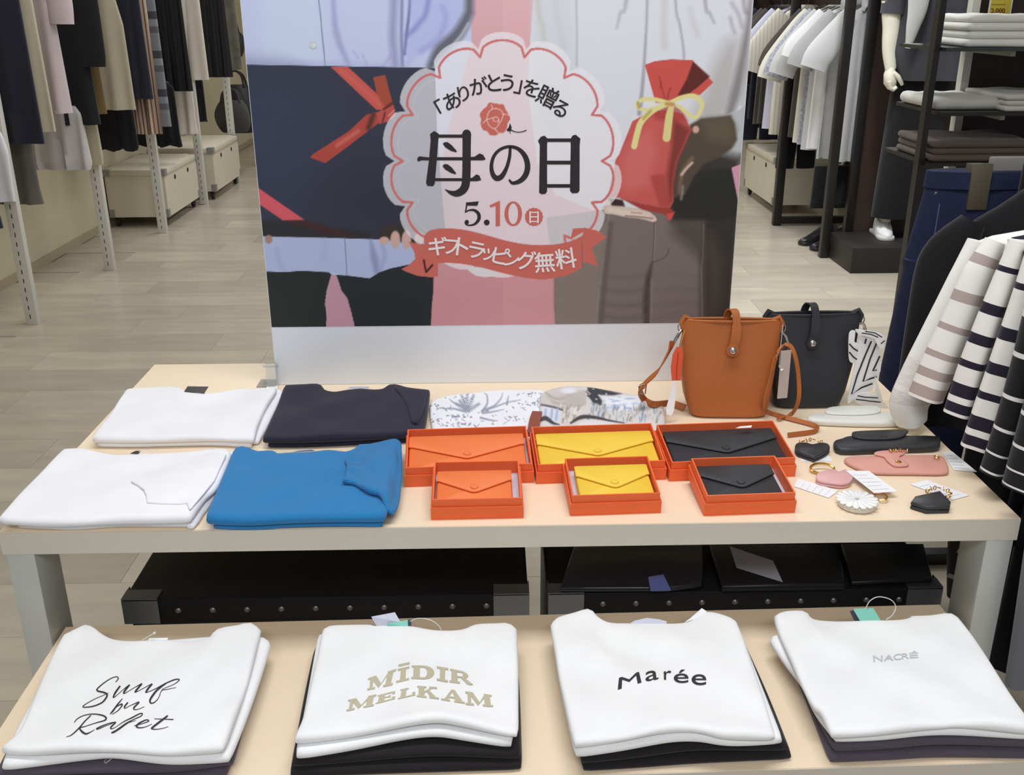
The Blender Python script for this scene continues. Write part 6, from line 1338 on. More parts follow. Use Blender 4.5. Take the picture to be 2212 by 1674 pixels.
left_item('hanging_blouse', 'pale pink blouse hanging on the left rack', 'blouse', c_pink, (160, 243), .44, amp=.016, nf=3, seed=3, sleeves=[(1, 1.38), (-1, 1.38)])
left_item('hanging_sweater', 'black knit sweater hanging behind the pale pink blouse', 'sweater', c_black, (220, 268), .48, amp=.014, seed=4, sleeves=[(1, 1.16)])
left_item('hanging_jacket', 'ochre brown jacket edge showing beside the beige sleeveless top', 'jacket', c_brown, (234, 245), .44, amp=.008, seed=5)
left_item('sleeveless_top', 'beige sleeveless top with open armhole on the left rack', 'top', c_beige, (297, 236), .44, amp=.014, nf=3, seed=6, top_w=.3)
left_item('hanging_blouse', 'dark navy blouse hanging behind the beige sleeveless top', 'blouse', c_navy, (335, 213), .44, amp=.016, nf=6, seed=7)
left_item('striped_skirt', 'brown and cream vertically striped skirt on the left rack', 'skirt', str_br, (356, 288), .36, amp=.014, nf=7, seed=8)
left_item('plaid_shirt', 'blue grey plaid shirt on the left rack', 'shirt', plaid, (374, 272), .42, amp=.01, seed=9)
left_item('pinstripe_jacket', 'black pinstripe jacket hanging before the ecru trousers on the left rack', 'jacket', pin_blk, (420, 196), .46, amp=.014, nf=6, seed=10)
left_item('hanging_trousers', 'ecru cotton trousers hanging on the left rack', 'trousers', c_ecru, (453, 172), .34, amp=.012, nf=3, seed=11)
left_item('pinstripe_jacket', 'black pinstripe jacket at the far end of the left rack', 'jacket', pin_blk, (505, 166), .46, amp=.014, nf=6, seed=12)
left_item('tweed_jacket', 'grey tweed jacket hanging last on the left rack', 'jacket', c_tweed, (525, 150), .40, amp=.008, seed=13)
# lower tier
left_item('white_blouse', 'white blouse hem at the left edge, lower tier of the left rack', 'blouse', c_white, (22, 325), .40, tier=1, amp=.01, seed=20, xe=-2.20)
left_item('grey_dress', 'dark grey dress hanging low at the near end of the left rack', 'dress', c_greyd, (100, 438), .44, tier=1, amp=.012, seed=21, xe=-2.24, depth=.07)
left_item('navy_trousers', 'navy trousers hanging low at the far left edge of the left rack', 'trousers', c_navy, (13, 490), .34, tier=1, amp=.01, seed=22, xe=-2.22)
left_item('sheer_skirt', 'light grey sheer skirt hanging in front of the second upright', 'skirt', cloth('chiffon_grey', (196, 192, 190)), (203, 350), .44, tier=1, amp=.014, nf=5, seed=23, xe=-2.2)
left_item('cream_skirt', 'cream skirt edge beside the light grey sheer skirt', 'skirt', c_cream, (226, 338), .36, tier=1, amp=.01, seed=24, xe=-2.2)
left_item('black_skirt', 'long black skirt hanging low behind the third upright', 'skirt', c_black, (304, 318), .42, tier=1, amp=.014, nf=6, seed=25, xe=-2.2, hem=.01)
left_item('black_skirt', 'long black skirt hanging low beside the ecru trousers legs', 'skirt', c_black, (398, 314), .50, tier=1, amp=.014, nf=6, seed=26, xe=-2.2, hem=.01)
left_item('ecru_skirt', 'ecru pleated skirt hanging low between black garments', 'skirt', c_ecru, (430, 288), .30, tier=1, amp=.012, nf=5, seed=27, xe=-2.2)
left_item('hanging_blouse', 'black blouse hanging low at the far end of the left rack', 'blouse', c_black, (452, 262), .34, tier=1, amp=.012, nf=5, seed=28, xe=-2.2)
# bags at the end of the rack
felt = cloth('felt_grey', (70, 68, 66)); nylon_b = M('nylon_black', (34, 33, 34), rough=.55, bump=.3, bscale=80)
def soft_bag(label, mat, c, w, h, d, handle, seed):
    r = empty('shoulder_bag', (c[0], c[1], c[2]-h/2), label, 'bag', 'bags at the end of the left rack'); rs = np.random.RandomState(seed)
    vs = []; fs = []; n = 24; R = 12
    for i in range(R):
        f = i/(R-1); z = c[2]-h/2+h*f; k = math.sin(math.pi*(.12+.80*f))**.35
        for j in range(n):
            t = 2*math.pi*j/n; ct, st = math.cos(t), math.sin(t); wob = 1+.05*math.sin(3*t+f*5+seed)
            vs.append((c[0]+w/2*k*wob*math.copysign(abs(ct)**.6, ct), c[1]+d/2*k*wob*math.copysign(abs(st)**.6, st), z))
    for i in range(R-1): fs += [(i*n+j, i*n+(j+1) % n, (i+1)*n+(j+1) % n, (i+1)*n+j) for j in range(n)]
    fs += [tuple(range(n-1, -1, -1)), tuple((R-1)*n+j for j in range(n))]
    part(r, 'body', MB().add(vs, fs), mat, auto=60)
    for dy in (-d*.3, d*.3): part(r, 'handle', MB().tube(catmull([(c[0]-w*.28, c[1]+dy, c[2]+h*.46), (c[0]-w*.2, c[1]+dy*.6, c[2]+h*.5+handle*.7), (c[0], c[1], c[2]+h*.5+handle), (c[0]+w*.2, c[1]+dy*.6, c[2]+h*.5+handle*.7), (c[0]+w*.28, c[1]+dy, c[2]+h*.46)], 5), .010, n=6), mat)
    return r
p = at(503, 287, z=.4125); g = soft_bag('dark grey felt bag with a pale tag sitting on the farther white stock box', felt, (p.x, p.y+.06, .4125+.135), .30, .27, .14, .10, 1)
q = at(500, 262, y=p.y-.035); part(g, 'tag', MB().box(q.x-.016, q.x+.016, q.y-.002, q.y, q.z-.055, q.z+.03), card_white, label='pale swing tag')
p = at(522, 235, y=9.45); soft_bag('black nylon backpack hanging behind the grey felt bag', nylon_b, (p.x-.03, 9.45, p.z), .3, .42, .18, .12, 2)
p = at(512, 95, y=9.6); soft_bag('black nylon handbag hanging high at the end of the left rack', nylon_b, (p.x-.06, 9.6, p.z), .26, .22, .16, .14, 3)

# ------------------------------------------------------------------ dark shirt rack at the back right
frame_blk = M('frame_black', (30, 27, 26), rough=.42, var=.05); frame_edge = M('frame_edge_grey', (92, 88, 82), rough=.4)
GR = 'clothes on the dark rack at the back right'
rk = empty('frame_rack', (2.4, 6.6, 0), 'black metal frame rack full of shirts at the back right', 'clothes rack')
RX = 2.20; RZ = 1.50
def fpost(x, y, w=.05, d=.05, h=2.3): return part(rk, 'post', MB().box(x, x+w, y, y+d, 0, h, bev=.002), frame_blk)
A = (2.009, 5.955); B = (1.975, 6.915)
fpost(*A); fpost(*B, w=.055); fpost(2.60, 6.42); fpost(B[0]+.95, B[1]+.03); fpost(1.99, 8.35); fpost(2.94, 8.35)
part(rk, 'foot_bar', MB().box(B[0]+.055, 2.6, B[1], B[1]+.05, .012, .06), frame_blk)
part(rk, 'foot_bar', MB().box(2.94, 2.98, 6.99, 8.35, .012, .06), frame_blk)
part(rk, 'top_bar', MB().box(A[0]+.005, A[0]+.045, A[1]+.05, 8.35, RZ+.03, RZ+.06), frame_blk)
part(rk, 'back_panel', MB().box(2.0, 3.0, 8.42, 8.45, .5, 2.4), brownp)
part(rk, 'side_panel', MB().box(2.56, 2.585, 6.09, 8.42, .45, 2.4), brownp)
part(rk, 'hanging_rail', MB().tube([(RX, 6.09, RZ), (RX, 8.38, RZ)], .013, n=10), wire)
for y in (6.09, B[1]+.02, 8.37): part(rk, 'cross_bar', MB().box(2.01, 2.555, y-.01, y+.01, RZ+.03, RZ+.06), frame_blk)
def rack_shirt(label, mat, xl, y, zhem, zs=1.40, width=.41, slv=.34, seed=0, cat='shirt', name='hanging_shirt', amp=.012, nf=4, short=True, rail=RX, yaw=.10):
    cx = rail; r = empty(name, (cx, y, zhem), label, cat, GR); w = width
    prof = [(zs+.05, cx-.05, cx+.05, .04), (zs+.02, cx-.13, cx+.13, .05), (zs-.03, cx-w*.46, cx+w*.46, .06), (zs-.25, cx-w*.47, cx+w*.47, .07), (zhem, cx-w*.5, cx+w*.5, .08)]
    part(r, 'body', garment_mesh(prof, y, yaw, nf, amp, seed, xc=cx, rings=20, n=44), mat, auto=70)
    x0 = cx-w*.42; yo = y+(x0-cx)*math.sin(yaw)
    part(r, 'sleeve', sleeve_mesh([(x0+.02, yo, zs-.02), (x0-.05, yo-.005, zs-.10), (x0-.05-slv*.36, yo-.02, zs-slv*.75), (x0-.06-slv*.42, yo-.022, zs-slv)], [.15, .16, .17, .165], .05, n=16, seed=seed)[0], mat, auto=60)
    x0 = cx+w*.42; yo = y+(x0-cx)*math.sin(yaw)
    part(r, 'sleeve', sleeve_mesh([(x0-.02, yo, zs-.02), (x0+.05, yo, zs-.10), (x0+.05+slv*.2, yo, zs-slv*.7)], [.14, .15, .16], .05, n=12, seed=seed)[0], mat, auto=60)
    if short == 'collar': part(r, 'collar', sleeve_mesh([(cx-.075, y-.03, zs+.02), (cx-.06, y-.045, zs+.07), (cx, y-.05, zs+.075), (cx+.06, y-.045, zs+.07)], [.03, .055, .05, .05], .012, wdir=(0, 0, 1), n=10)[0], mat, auto=60)
    hanger(r, cx, y, RZ+.0, zs-.005, w*.8)
    return r
s_cream = cloth('shirt_cream', (226, 222, 206)); s_lilac = cloth('shirt_lilac', (206, 208, 226)); s_white = cloth('shirt_white', (226, 226, 226)); s_lgrey = cloth('shirt_light_grey', (196, 196, 196)); s_dgrey = cloth('shirt_dark_grey', (82, 76, 72)); s_navy = cloth('shirt_navy', (40, 40, 56)); s_spk = cloth('shirt_speckled', (168, 172, 184), var=.35); s_spk.node_tree.nodes['Noise Texture'].inputs['Scale'].default_value = 70
s_ivory = stripes_mat('shirt_ivory_ribbed', [(0, (230, 226, 212)), (.8, (204, 198, 182))], axis=0, period=.025)
# rear section beyond the second post
rack_shirt('navy shirt at the far end of the dark rack', s_navy, 0, 8.00, .62, seed=1)
rack_shirt('dark grey shirt hanging behind the lilac shirt', s_dgrey, 0, 7.82, .60, seed=2)
rack_shirt('charcoal shirt hanging next to the lilac shirt', s_dgrey, 0, 7.70, .62, seed=3)
rack_shirt('pale lilac shirt in the rear section of the dark rack', s_lilac, 0, 7.52, .60, seed=4)
rack_shirt('ivory ribbed shirt with wide sleeves in the rear section of the dark rack', s_ivory, 0, 7.34, .58, seed=5, slv=.38)
# section between the posts
rack_shirt('charcoal jacket just behind the cream shirt', s_dgrey, 0, 6.84, .62, seed=6)
rack_shirt('cream shirt behind the speckled one on the dark rack', s_cream, 0, 6.73, .60, seed=7, slv=.40)
rack_shirt('blue grey speckled shirt with wide sleeves on the dark rack', s_spk, 0, 6.63, .60, seed=8, slv=.38)
rack_shirt('light grey shirt between the speckled and the white shirts', s_lgrey, 0, 6.53, .58, seed=9, slv=.36)
rack_shirt('white collared shirt with open front, left of the front post of the dark rack', s_white, 0, 6.43, .60, seed=10, short='collar', slv=.26)
rack_shirt('mid grey collared shirt behind the front post of the dark rack', cloth('shirt_mid_grey', (168, 168, 168)), 0, 6.28, .56, seed=11, rail=RX, short='collar', slv=.30, width=.38, amp=.02, nf=6)
rack_shirt('pale grey collared shirt next to the brown end panel of the dark rack', s_lgrey, 0, 6.15, .56, seed=12, rail=RX+.03, short='collar', slv=.30, width=.34, amp=.018, nf=6)
def rack_trousers(label, mat, cx, y, zt, zh, w, seed):
    r = empty('hanging_trousers', (cx, y, zh), label, 'trousers', GR)
    part(r, 'waist', garment_mesh([(zt, cx-w/2, cx+w/2, .05), (zt-.24, cx-w*.52, cx+w*.52, .07)], y, .05, 3, .006, seed, rings=8), mat, auto=70)
    for s in (-1, 1): part(r, 'leg', garment_mesh([(zt-.22, cx+s*w*.26-w*.26, cx+s*w*.26+w*.26, .07), (zh, cx+s*w*.28-w*.25, cx+s*w*.28+w*.25, .06)], y, .05, 3, .008, seed+s, rings=12), mat, auto=70)
    return r
rack_trousers('black trousers hanging low behind the second post of the dark rack', c_black, 2.13, 7.05, .82, .38, .26, 31)
rack_trousers('black trousers hanging low at the front post of the dark rack', c_black, 2.14, 6.22, .52, .26, .28, 32)
rack_trousers('dark navy trousers hanging low at the far end of the dark rack', s_navy, 2.14, 8.15, .86, .44, .30, 33)

# brown partition, plinth and mannequin
panel = empty('partition_panel', (2.8, 6.05, 0), 'tall brown panel with black edge behind the mannequin', 'panel')
part(panel, 'board', MB().box(2.215, 3.6, 6.035, 6.065, 0, 2.5), brownp); part(panel, 'edge_post', MB().box(2.165, 2.215, 6.02, 6.07, 0, 2.5, bev=.003), frame_blk)
solo('plinth', MB().box(2.066, 3.30, 5.58, 6.015, 0, .15, bev=.003), M('plinth_black', (40, 36, 34), rough=.5, var=.06), 'black display plinth under the mannequin', 'plinth')
mq_skin = M('mannequin_ivory', (226, 222, 204), rough=.5); mq_top = cloth('mannequin_shirt', (64, 64, 70)); mq_pants = cloth('mannequin_trousers', (27, 27, 30))
MY = 5.82
mq = empty('mannequin', (2.52, MY, .15), 'ivory mannequin in dark grey shirt and black trousers on the plinth', 'mannequin')
arm = [at(1930, -130, y=MY), at(1927, 0, y=MY), at(1926, 60, y=MY), at(1922, 110, y=MY), at(1924, 150, y=MY-.01)]
am = MB().tube(catmull([tuple(p) for p in arm], 5), [.05, .052, .054, .055, .055, .055, .054, .053, .052, .050, .048, .047, .046, .044, .042, .040, .038, .036, .034, .032, .030][:len(catmull([tuple(p) for p in arm], 5))], n=14)
part(mq, 'arm', am, mq_skin, auto=70)
hd = MB()
def hp(x, y, dy=0): return at(x, y, y=MY-.01+dy)
hd.tube([hp(1924, 145), hp(1922, 160), hp(1923, 178), hp(1926, 190)], [.030, .042, .046, .030], n=12, flat=.75)
for i, dd in enumerate((-.035, -.014, .008, .028)):
    hd.tube([hp(1922, 176, dd), hp(1922, 190, dd), hp(1930, 194, dd), hp(1937, 188, dd)], [.013, .0125, .012, .010], n=8)
hd.tube([hp(1930, 158, -.03), hp(1940, 166, -.038), hp(1946, 176, -.04), hp(1949, 183, -.036)], [.015, .014, .012, .010], n=8)
part(mq, 'hand', hd, mq_skin, auto=70)
tc0 = at(2010, 100, y=MY).x
part(mq, 'shirt', garment_mesh([(1.72, tc0-.09, tc0+.09, .14), (1.62, tc0-.20, tc0+.20, .18), (1.45, tc0-.21, tc0+.21, .24), (1.2, tc0-.22, tc0+.22, .22), (at(2000, 172, y=MY).z, at(1944, 160, y=MY).x, at(2080, 172, y=MY).x, .25)], MY, 0, 2, .012, 5), mq_top, auto=70)
slv_top = at(1942, -60, y=MY)
part(mq, 'shirt_sleeve', sleeve_mesh([(tc0-.17, MY, 1.62), (tc0-.24, MY, 1.55), at(1936, 0, y=MY), at(1931, 30, y=MY)], [.14, .15, .155, .15], .13, n=16)[0], mq_top, auto=60)
part(mq, 'trousers', garment_mesh([(1.1, tc0-.16, tc0+.16, .18), (.9, tc0-.17, tc0+.17, .18), (.27, tc0-.19, tc0+.16, .15)], MY+.05, 0, 1.3, .014, 6), mq_pants, auto=70)
for sx in (-.1, .08): part(mq, 'foot_stem', MB().tube([(tc0+sx, MY+.08, .1505), (tc0+sx, MY+.07, .34)], .035, n=10), mq_skin)
part(mq, 'neck', MB().lathe([(.055, 0), (.05, .06), (.05, .1)], (tc0, MY, 1.70), n=16), mq_skin); part(mq, 'head', MB().lathe([(.03, 0), (.065, .03), (.085, .09), (.09, .15), (.075, .2), (.04, .225)], (tc0, MY-.01, 1.78), n=20), mq_skin, auto=70)
kn = M('knit_pale_grey', (176, 176, 172), rough=.9, bump=.3, bscale=400)
part(mq, 'draped_sleeve', sleeve_mesh([at(1992, -130, y=MY-.16), at(1985, 0, y=MY-.17), at(1972, 60, y=MY-.17), at(1961, 104, y=MY-.165)], [.18, .115, .075, .03], .035, n=14)[0], kn, auto=60, label='pale grey knit sleeve draped over the shoulder')
def shoe(label, mat, heel, toe, z, w, cat='shoe', group=None, sole=None):
    h = Vector(heel); t = Vector(toe); ax = (t-h); L = ax.length; ax.normalize(); sd = Vector((-ax.y, ax.x, 0)); r = empty('shoe', (h+t)/2+Vector((0, 0, z)), label, cat, group)
    outl = [(0, -.36), (.06, -.46), (.3, -.42), (.55, -.46), (.8, -.5), (.95, -.34), (1, 0), (.95, .34), (.8, .5), (.55, .46), (.3, .42), (.06, .46), (0, .36)]
    pts = [tuple((h+ax*(u*L)+sd*(v*w)))[:2] for u, v in outl]
    part(r, 'sole', outline_slab(MB(), pts, z, .022, r=.003, smooth=3), sole or mat, auto=50)
    vs = []; fs = []; n = 20
    hs = [(1.0, 0, .02), (.97, .1, .045), (.8, .34, .06), (.62, .62, .085), (.56, .8, .105)]
    prof = [(0.0, 1.0), (.35, 1.0), (.65, .93), (1.0, .78)]
    for k, (f, s) in enumerate(prof):
        for j in range(n):
            a = 2*math.pi*j/n; u = .5+.5*math.cos(a); v = .48*math.sin(a)
            top = .035+.075*max(0, 1-abs(u-.18)/.62)**.7
            vs.append(h+ax*(L*(u*s+(1-s)*.25))+sd*(w*v*(s if k < 3 else s*.8))+Vector((0, 0, z+.018+top*f)))
    for k in range(3): fs += [(k*n+j, k*n+(j+1) % n, (k+1)*n+(j+1) % n, (k+1)*n+j) for j in range(n)]
    fs += [tuple(range(n-1, -1, -1)), tuple(3*n+j for j in range(n))]
    up = part(r, 'upper', MB().add(vs, fs), mat, auto=70)
    for q in (.42, .52, .62): part(up, 'lace', MB().tube([h+ax*(L*q)+sd*(-w*.12)+Vector((0, 0, z+.092-.11*(q-.35))), h+ax*(L*q)+sd*(w*.12)+Vector((0, 0, z+.092-.11*(q-.35)))], .0035, n=6), card_white if sole else hang_blk)
    return r
sn = at(1918, 522, z=.15); shoe('white sneaker standing on the black plinth', M('sneaker_white', (222, 222, 220), rough=.5), (sn.x+.03, sn.y+.27, 0), (sn.x, sn.y, 0), .1505, .10, sole=M('sole_white', (206, 206, 204), rough=.5))
f1 = at(1728, 537, z=0); shoe_l = M('shoe_leather_black', (36, 35, 38), rough=.25)
shoe('black leather shoe on the floor by the front post, nearer one', shoe_l, (f1.x+.34, f1.y+.05, 0), (f1.x+.05, f1.y-.06, 0), .0005, .10, group='pair of black shoes')
shoe('black leather shoe on the floor by the front post, farther one', shoe_l, (f1.x+.31, f1.y+.2, 0), (f1.x+.02, f1.y+.09, 0), .0005, .10, group='pair of black shoes')

# ------------------------------------------------------------------ shelf unit with folded clothes
SY = 3.45
su = empty('shelf_unit', (1.95, SY+.2, 0), 'dark shelf unit with glass shelves behind the right hand clothes rack', 'shelf')
pl_ = at(2025, 60, y=SY); gx = at(2098, 60, y=SY+.32)
part(su, 'post', MB().box(pl_.x-.009, pl_.x+.011, SY-.02, SY+.02, 0, 2.2), frame_blk); part(su, 'post', MB().box(gx.x-.016, gx.x+.012, SY+.30, SY+.34, 0, 2.2), post_white)
part(su, 'back_panel', MB().box(gx.x+.02, 2.9, SY+.36, SY+.39, 0, 2.3), M('panel_dark_brown', (54, 42, 38), rough=.55, var=.06))
glassd = M('shelf_glass', (40, 52, 48), rough=.12, spec=.6)
sh = []
for (x, y) in ((2045, 103), (2035, 243), (2005, 352)):
    q = at(x, y, y=SY-.06); sh.append(q); part(su, 'shelf', MB().box(q.x, 2.7, SY-.06, SY+.34, q.z-.012, q.z), glassd if y < 200 else frame_blk)
    part(su, 'shelf_bracket', MB().box(gx.x-.01, gx.x+.005, SY-.02, SY+.32, q.z-.03, q.z-.0125), guard_grey)
def on_shelf(label, mat, shelf, x0, x1, y0, y1, h, seed, zoff=0, n=2, group='folded clothes on the shelf unit', yaw=0.0, zf=None):
    z = sh[shelf].z+.0004+zoff; c = ((x0+x1)/2, (y0+y1)/2)
    U, V = np.meshgrid(np.linspace(x0, x1, 26), np.linspace(y1, y0, 18)); co, si = math.cos(yaw), math.sin(yaw)
    G = np.stack([c[0]+(U-c[0])*co-(V-c[1])*si, c[1]+(U-c[0])*si+(V-c[1])*co], -1)
    r = empty('folded_clothes', (c[0], c[1], z), label, 'folded clothes', group); m = MB()
    for k in range(n): slab(m, G+np.array(((k % 2)*.006, (k % 2)*.004)), z+h/n*k, h/n, rough=.002 if k == n-1 else 0, seed=seed+k, zf=zf)
    part(r, 'folds', m, mat, auto=70); return r
wh = cloth('towel_white', (226, 226, 220)); wh2 = cloth('towel_grey_white', (196, 194, 186)); brn = cloth('knit_brown', (92, 80, 74)); dk = cloth('knit_black', (34, 34, 36))
q = at(2105, 100, y=SY-.05).x
on_shelf('black folded knit beside the white stack on the top shelf', dk, 0, q+.29, q+.6, SY-.03, SY+.27, .05, 60)
on_shelf('white folded knits stacked four layers high on the top shelf', wh, 0, q, q+.24, SY-.05, SY+.25, .10, 61, n=4, yaw=-.1)
q = at(2045, 228, y=SY-.05).x
on_shelf('pale grey folded top at the left of the middle shelf', wh2, 1, q, q+.2, SY+.02, SY+.3, .04, 62, n=1)
q2 = at(2095, 245, y=SY-.05).x
on_shelf('pale grey folded tops with a dark one under them on the middle shelf', wh2, 1, q2+.12, q2+.42, SY-.05, SY+.25, .055, 63, n=3)
q = at(2012, 345, y=SY-.05).x
on_shelf('brown folded knits on the lowest shelf with a pale card', brn, 2, q+.01, q+.34, SY-.04, SY+.26, .07, 64, n=3)
q = at(2152, 318, y=SY+.02); solo('shelf_card', MB().box(q.x-.03, q.x+.03, SY-.01, SY-.008, q.z-.03, q.z+.03), M('card_grey', (120, 116, 112), rough=.6), 'small grey card standing on the brown folded knits', 'card')
# yellow price sign
sgx0 = at(2132, 60, y=SY+.30); sgx1 = at(2176, 60, y=SY+.30); sz0 = at(2150, 66, y=SY+.30).z; sz1 = at(2150, -40, y=SY+.30).z
sg = empty('price_sign', (sgx0.x, SY+.30, sz0), 'yellow price sign in a clear holder above the white folded knits', 'sign')
part(sg, 'card', MB().box(sgx0.x, sgx1.x, SY+.300, SY+.302, sz0, sz1), M('sign_yellow', (216, 196, 70), rough=.45)); part(sg, 'holder', MB().box(sgx0.x-.004, sgx0.x, SY+.299, SY+.304, sz0-.004, sz1).box(sgx1.x, sgx1.x+.004, SY+.299, SY+.304, sz0-.004, sz1).box(sgx0.x-.004, sgx1.x+.004, SY+.299, SY+.304, sz0-.006, sz0), card_white)
part(sg, 'stem', MB().box((sgx0.x+sgx1.x)/2-.006, (sgx0.x+sgx1.x)/2+.006, SY+.300, SY+.304, sh[0].z+.001, sz0-.006), guard_grey)
F = Flat(); F.glyph('2,000', (2156, 24), 30, 0, bold=.02); part(sg, 'price', MB().add([at(p[0], p[1], y=SY+.2994-.00001*(u % 30)) for p, u in zip(F.v, F.up)], F.f), M('sign_ink', (128, 84, 30), rough=.6), auto=0, normals=False)
F = Flat(); F.stroke([(2139, 40), (2170, 40)], 1.6, smooth=0, ends=False); F.stroke([(2152, 46), (2166, 46)], 3, smooth=0, ends=False); F.stroke([(2142, 10), (2172, 10)], 1.4, smooth=0, ends=False); part(sg, 'small_print', MB().add([at(p[0], p[1], y=SY+.2994) for p in F.v], F.f), MATS['sign_ink'], auto=0, kind='stuff', normals=False)

# ------------------------------------------------------------------ clothes on the low rail at the right of the table
GF = 'clothes on the low rail beside the table'
LRX, LRZ = 1.30, 1.27
lr = empty('low_rail', (LRX, 1.9, 0), 'black low clothes rail standing to the right of the tall table', 'clothes rack')
part(lr, 'rail', MB().tube([(LRX, 1.0, LRZ), (LRX, 2.42, LRZ)], .012, n=10), frame_blk)
for y in (1.01, 2.41):
    part(lr, 'post', MB().tube([(LRX, y, LRZ), (LRX, y, .03)], .014, n=10), frame_blk); part(lr, 'foot', MB().box(LRX-.24, LRX+.24, y-.02, y+.02, 0, .035, bev=.004), frame_blk)
w_kn = cloth('tee_ivory', (236, 234, 228)); w_lace = cloth('tee_lace_white', (240, 239, 234)); lace = cloth('lace_openwork', (230, 228, 222), var=.10, bump=1.0, bscale=160); b_be = cloth('band_beige', (176, 160, 156)); b_nv = cloth('band_navy', (38, 34, 50)); n_blk = cloth('knit_jet', (27, 26, 29))
b_wh = cloth('band_white', (226, 224, 222))
def front_tee(name, label, cat, mats, y, sh_px, sleeve_px, widths_px, bands, body_l, zhem, seed, thick=.035, body_mat=None, neck_z=None, xr=None, drop=.05):
    k = y/CF/.93; tip = at(*sh_px, y=y); cx = LRX; r = empty(name, (cx, y, zhem), label, cat, GF)
    zs = tip.z; xl = at(*body_l, y=y).x
    prof = [(zs+.085, cx-.09, cx+.09, .05), (zs+.06, cx-.14, cx+.14, .06), (zs+.0, tip.x, 2*cx-tip.x, .06), (zs-.12, xl, 2*cx-xl, .042), (zhem, xl-.01, 2*cx-xl+.01, .042)]
    bd = part(r, 'body', garment_mesh(prof, y+.012, -.02, 3, .004, seed, xc=cx, rings=30), body_mat or mats[0], auto=70)
    path = [at(*p, y=y-.012-.012*i/len(sleeve_px)) for i, p in enumerate(sleeve_px)]
    banded_part(r, 'sleeve', sleeve_mesh(path, [w*k for w in widths_px], thick, n=28, sm=14, amp=.006, seed=seed), bands, mats)
    hanger(r, cx, y+.012, LRZ, zs+.0, (cx-tip.x)*1.7, mat=hang_blk)
    return r
def body_stripes(name, base, band, period, frac, off): return stripes_mat(name, [(0, base), (1-frac, band)], axis=2, period=period, offset=off)
# jeans and trousers further back
jean = M('denim_blue', (26, 34, 66), rough=.85, var=.18, vscale=60, bump=.4, bscale=700); stitch = M('stitch_pale', (78, 92, 136), rough=.8)
jr = empty('blue_jeans', (1.22, 2.3, .2), 'dark blue denim jeans clipped to a hanger on the low rail', 'jeans', GF)
jt = at(2006, 372, y=2.3); jb = at(1900, 800, y=2.3); jm = at(1952, 570, y=2.3)
part(jr, 'waist', garment_mesh([(jt.z, jt.x, jt.x+.40, .07), (jt.z-.04, jt.x-.002, jt.x+.402, .08), (jt.z-.22, jt.x-.03, jt.x+.43, .10)], 2.3, 0, 2, .006, 71, rings=10), jean, auto=70)
part(jr, 'leg', garment_mesh([(jt.z-.20, jt.x-.035, jt.x+.21, .10), (jm.z, jm.x, jm.x+.23, .11), (jb.z, jb.x, jb.x+.24, .11), (.16, jb.x-.01, jb.x+.22, .10)], 2.29, 0, 2, .012, 72), jean, auto=70); part(jr, 'leg', garment_mesh([(jt.z-.20, jt.x+.19, jt.x+.43, .10), (.16, jt.x+.22, jt.x+.42, .10)], 2.31, 0, 2, .012, 73), jean, auto=70)
part(jr, 'waistband', garment_mesh([(jt.z+.004, jt.x-.004, jt.x+.404, .078), (jt.z-.034, jt.x-.006, jt.x+.406, .088)], 2.3, 0, 2, .004, 71, rings=4), jean, auto=70)
for (a_, b_) in (((2030, 440), (2000, 600)),):
    pa, pb = at(*a_, y=2.225), at(*b_, y=2.225); part(jr, 'stitching', MB().tube([pa, (pa+pb)/2+Vector((0, -.004, 0)), pb], .0014, n=5), stitch)
for px_ in ((2022, 418), (1992, 600), (1972, 655)):
    q = at(*px_, y=2.225); part(jr, 'rivet', MB().lathe([(.004, 0), (.004, .002), (.002, .003)], q, axis=(0, -1, 0), n=8), rivet_m)
hg = MB(); hz = at(2100, 342, y=2.3).z; hg.box(jt.x+.05, jt.x+.50, 2.285, 2.315, hz-.02, hz+.0)
hgo = empty('trouser_hanger', (LRX, 2.3, hz-.05), 'grey clip hanger holding the blue jeans', 'hanger')
part(hgo, 'bar', MB().box(jt.x+.14, jt.x+.44, 2.288, 2.312, hz-.045, hz+.003, bev=.004), M('hanger_grey', (132, 130, 124), rough=.5)); part(hgo, 'hook', MB().tube([(LRX, 2.3, hz), (LRX, 2.3, LRZ-.012), (LRX+.016, 2.3, LRZ), (LRX, 2.3, LRZ+.018), (LRX-.016, 2.3, LRZ+.004)], .0025, n=6), wire)
for dx in (.10, .46): part(hgo, 'clip', MB().box(jt.x+dx-.02, jt.x+dx+.025, 2.252, 2.262, hz-.11, hz-.005, bev=.002).box(jt.x+dx-.015, jt.x+dx+.02, 2.262, 2.30, hz-.03, hz-.01), M('clip_khaki', (96, 90, 74), rough=.5))
rt = empty('black_jacket', (LRX, 1.95, .7), 'black jacket on a black hanger between the jeans and the white tops', 'jacket', GF)
j0 = at(2032, 512, y=1.95); jz = at(2060, 455, y=1.95).z; jl = at(1990, 820, y=1.95).x
part(rt, 'body', garment_mesh([(1.20, LRX-.10, LRX+.10, .05), (1.165, LRX-.18, LRX+.18, .06), (j0.z+.012, j0.x+.045, 2*LRX-j0.x-.045, .09), (j0.z-.06, j0.x+.02, 2*LRX-j0.x, .10), (.62, jl+.0, 2*LRX-jl, .12)], 1.96, 0, 3, .012, 75), n_blk, auto=70)
part(rt, 'sleeve', sleeve_mesh([(j0.x+.05, 1.93, j0.z+.035), (j0.x+.03, 1.93, j0.z), at(2035, 570, y=1.93), at(2012, 690, y=1.92), at(1988, 850, y=1.92)], [.05, .085, .10, .10, .10], .06, n=18)[0], n_blk, auto=60)
hanger(rt, LRX, 1.96, LRZ, 1.12, .36, mat=hang_blk)
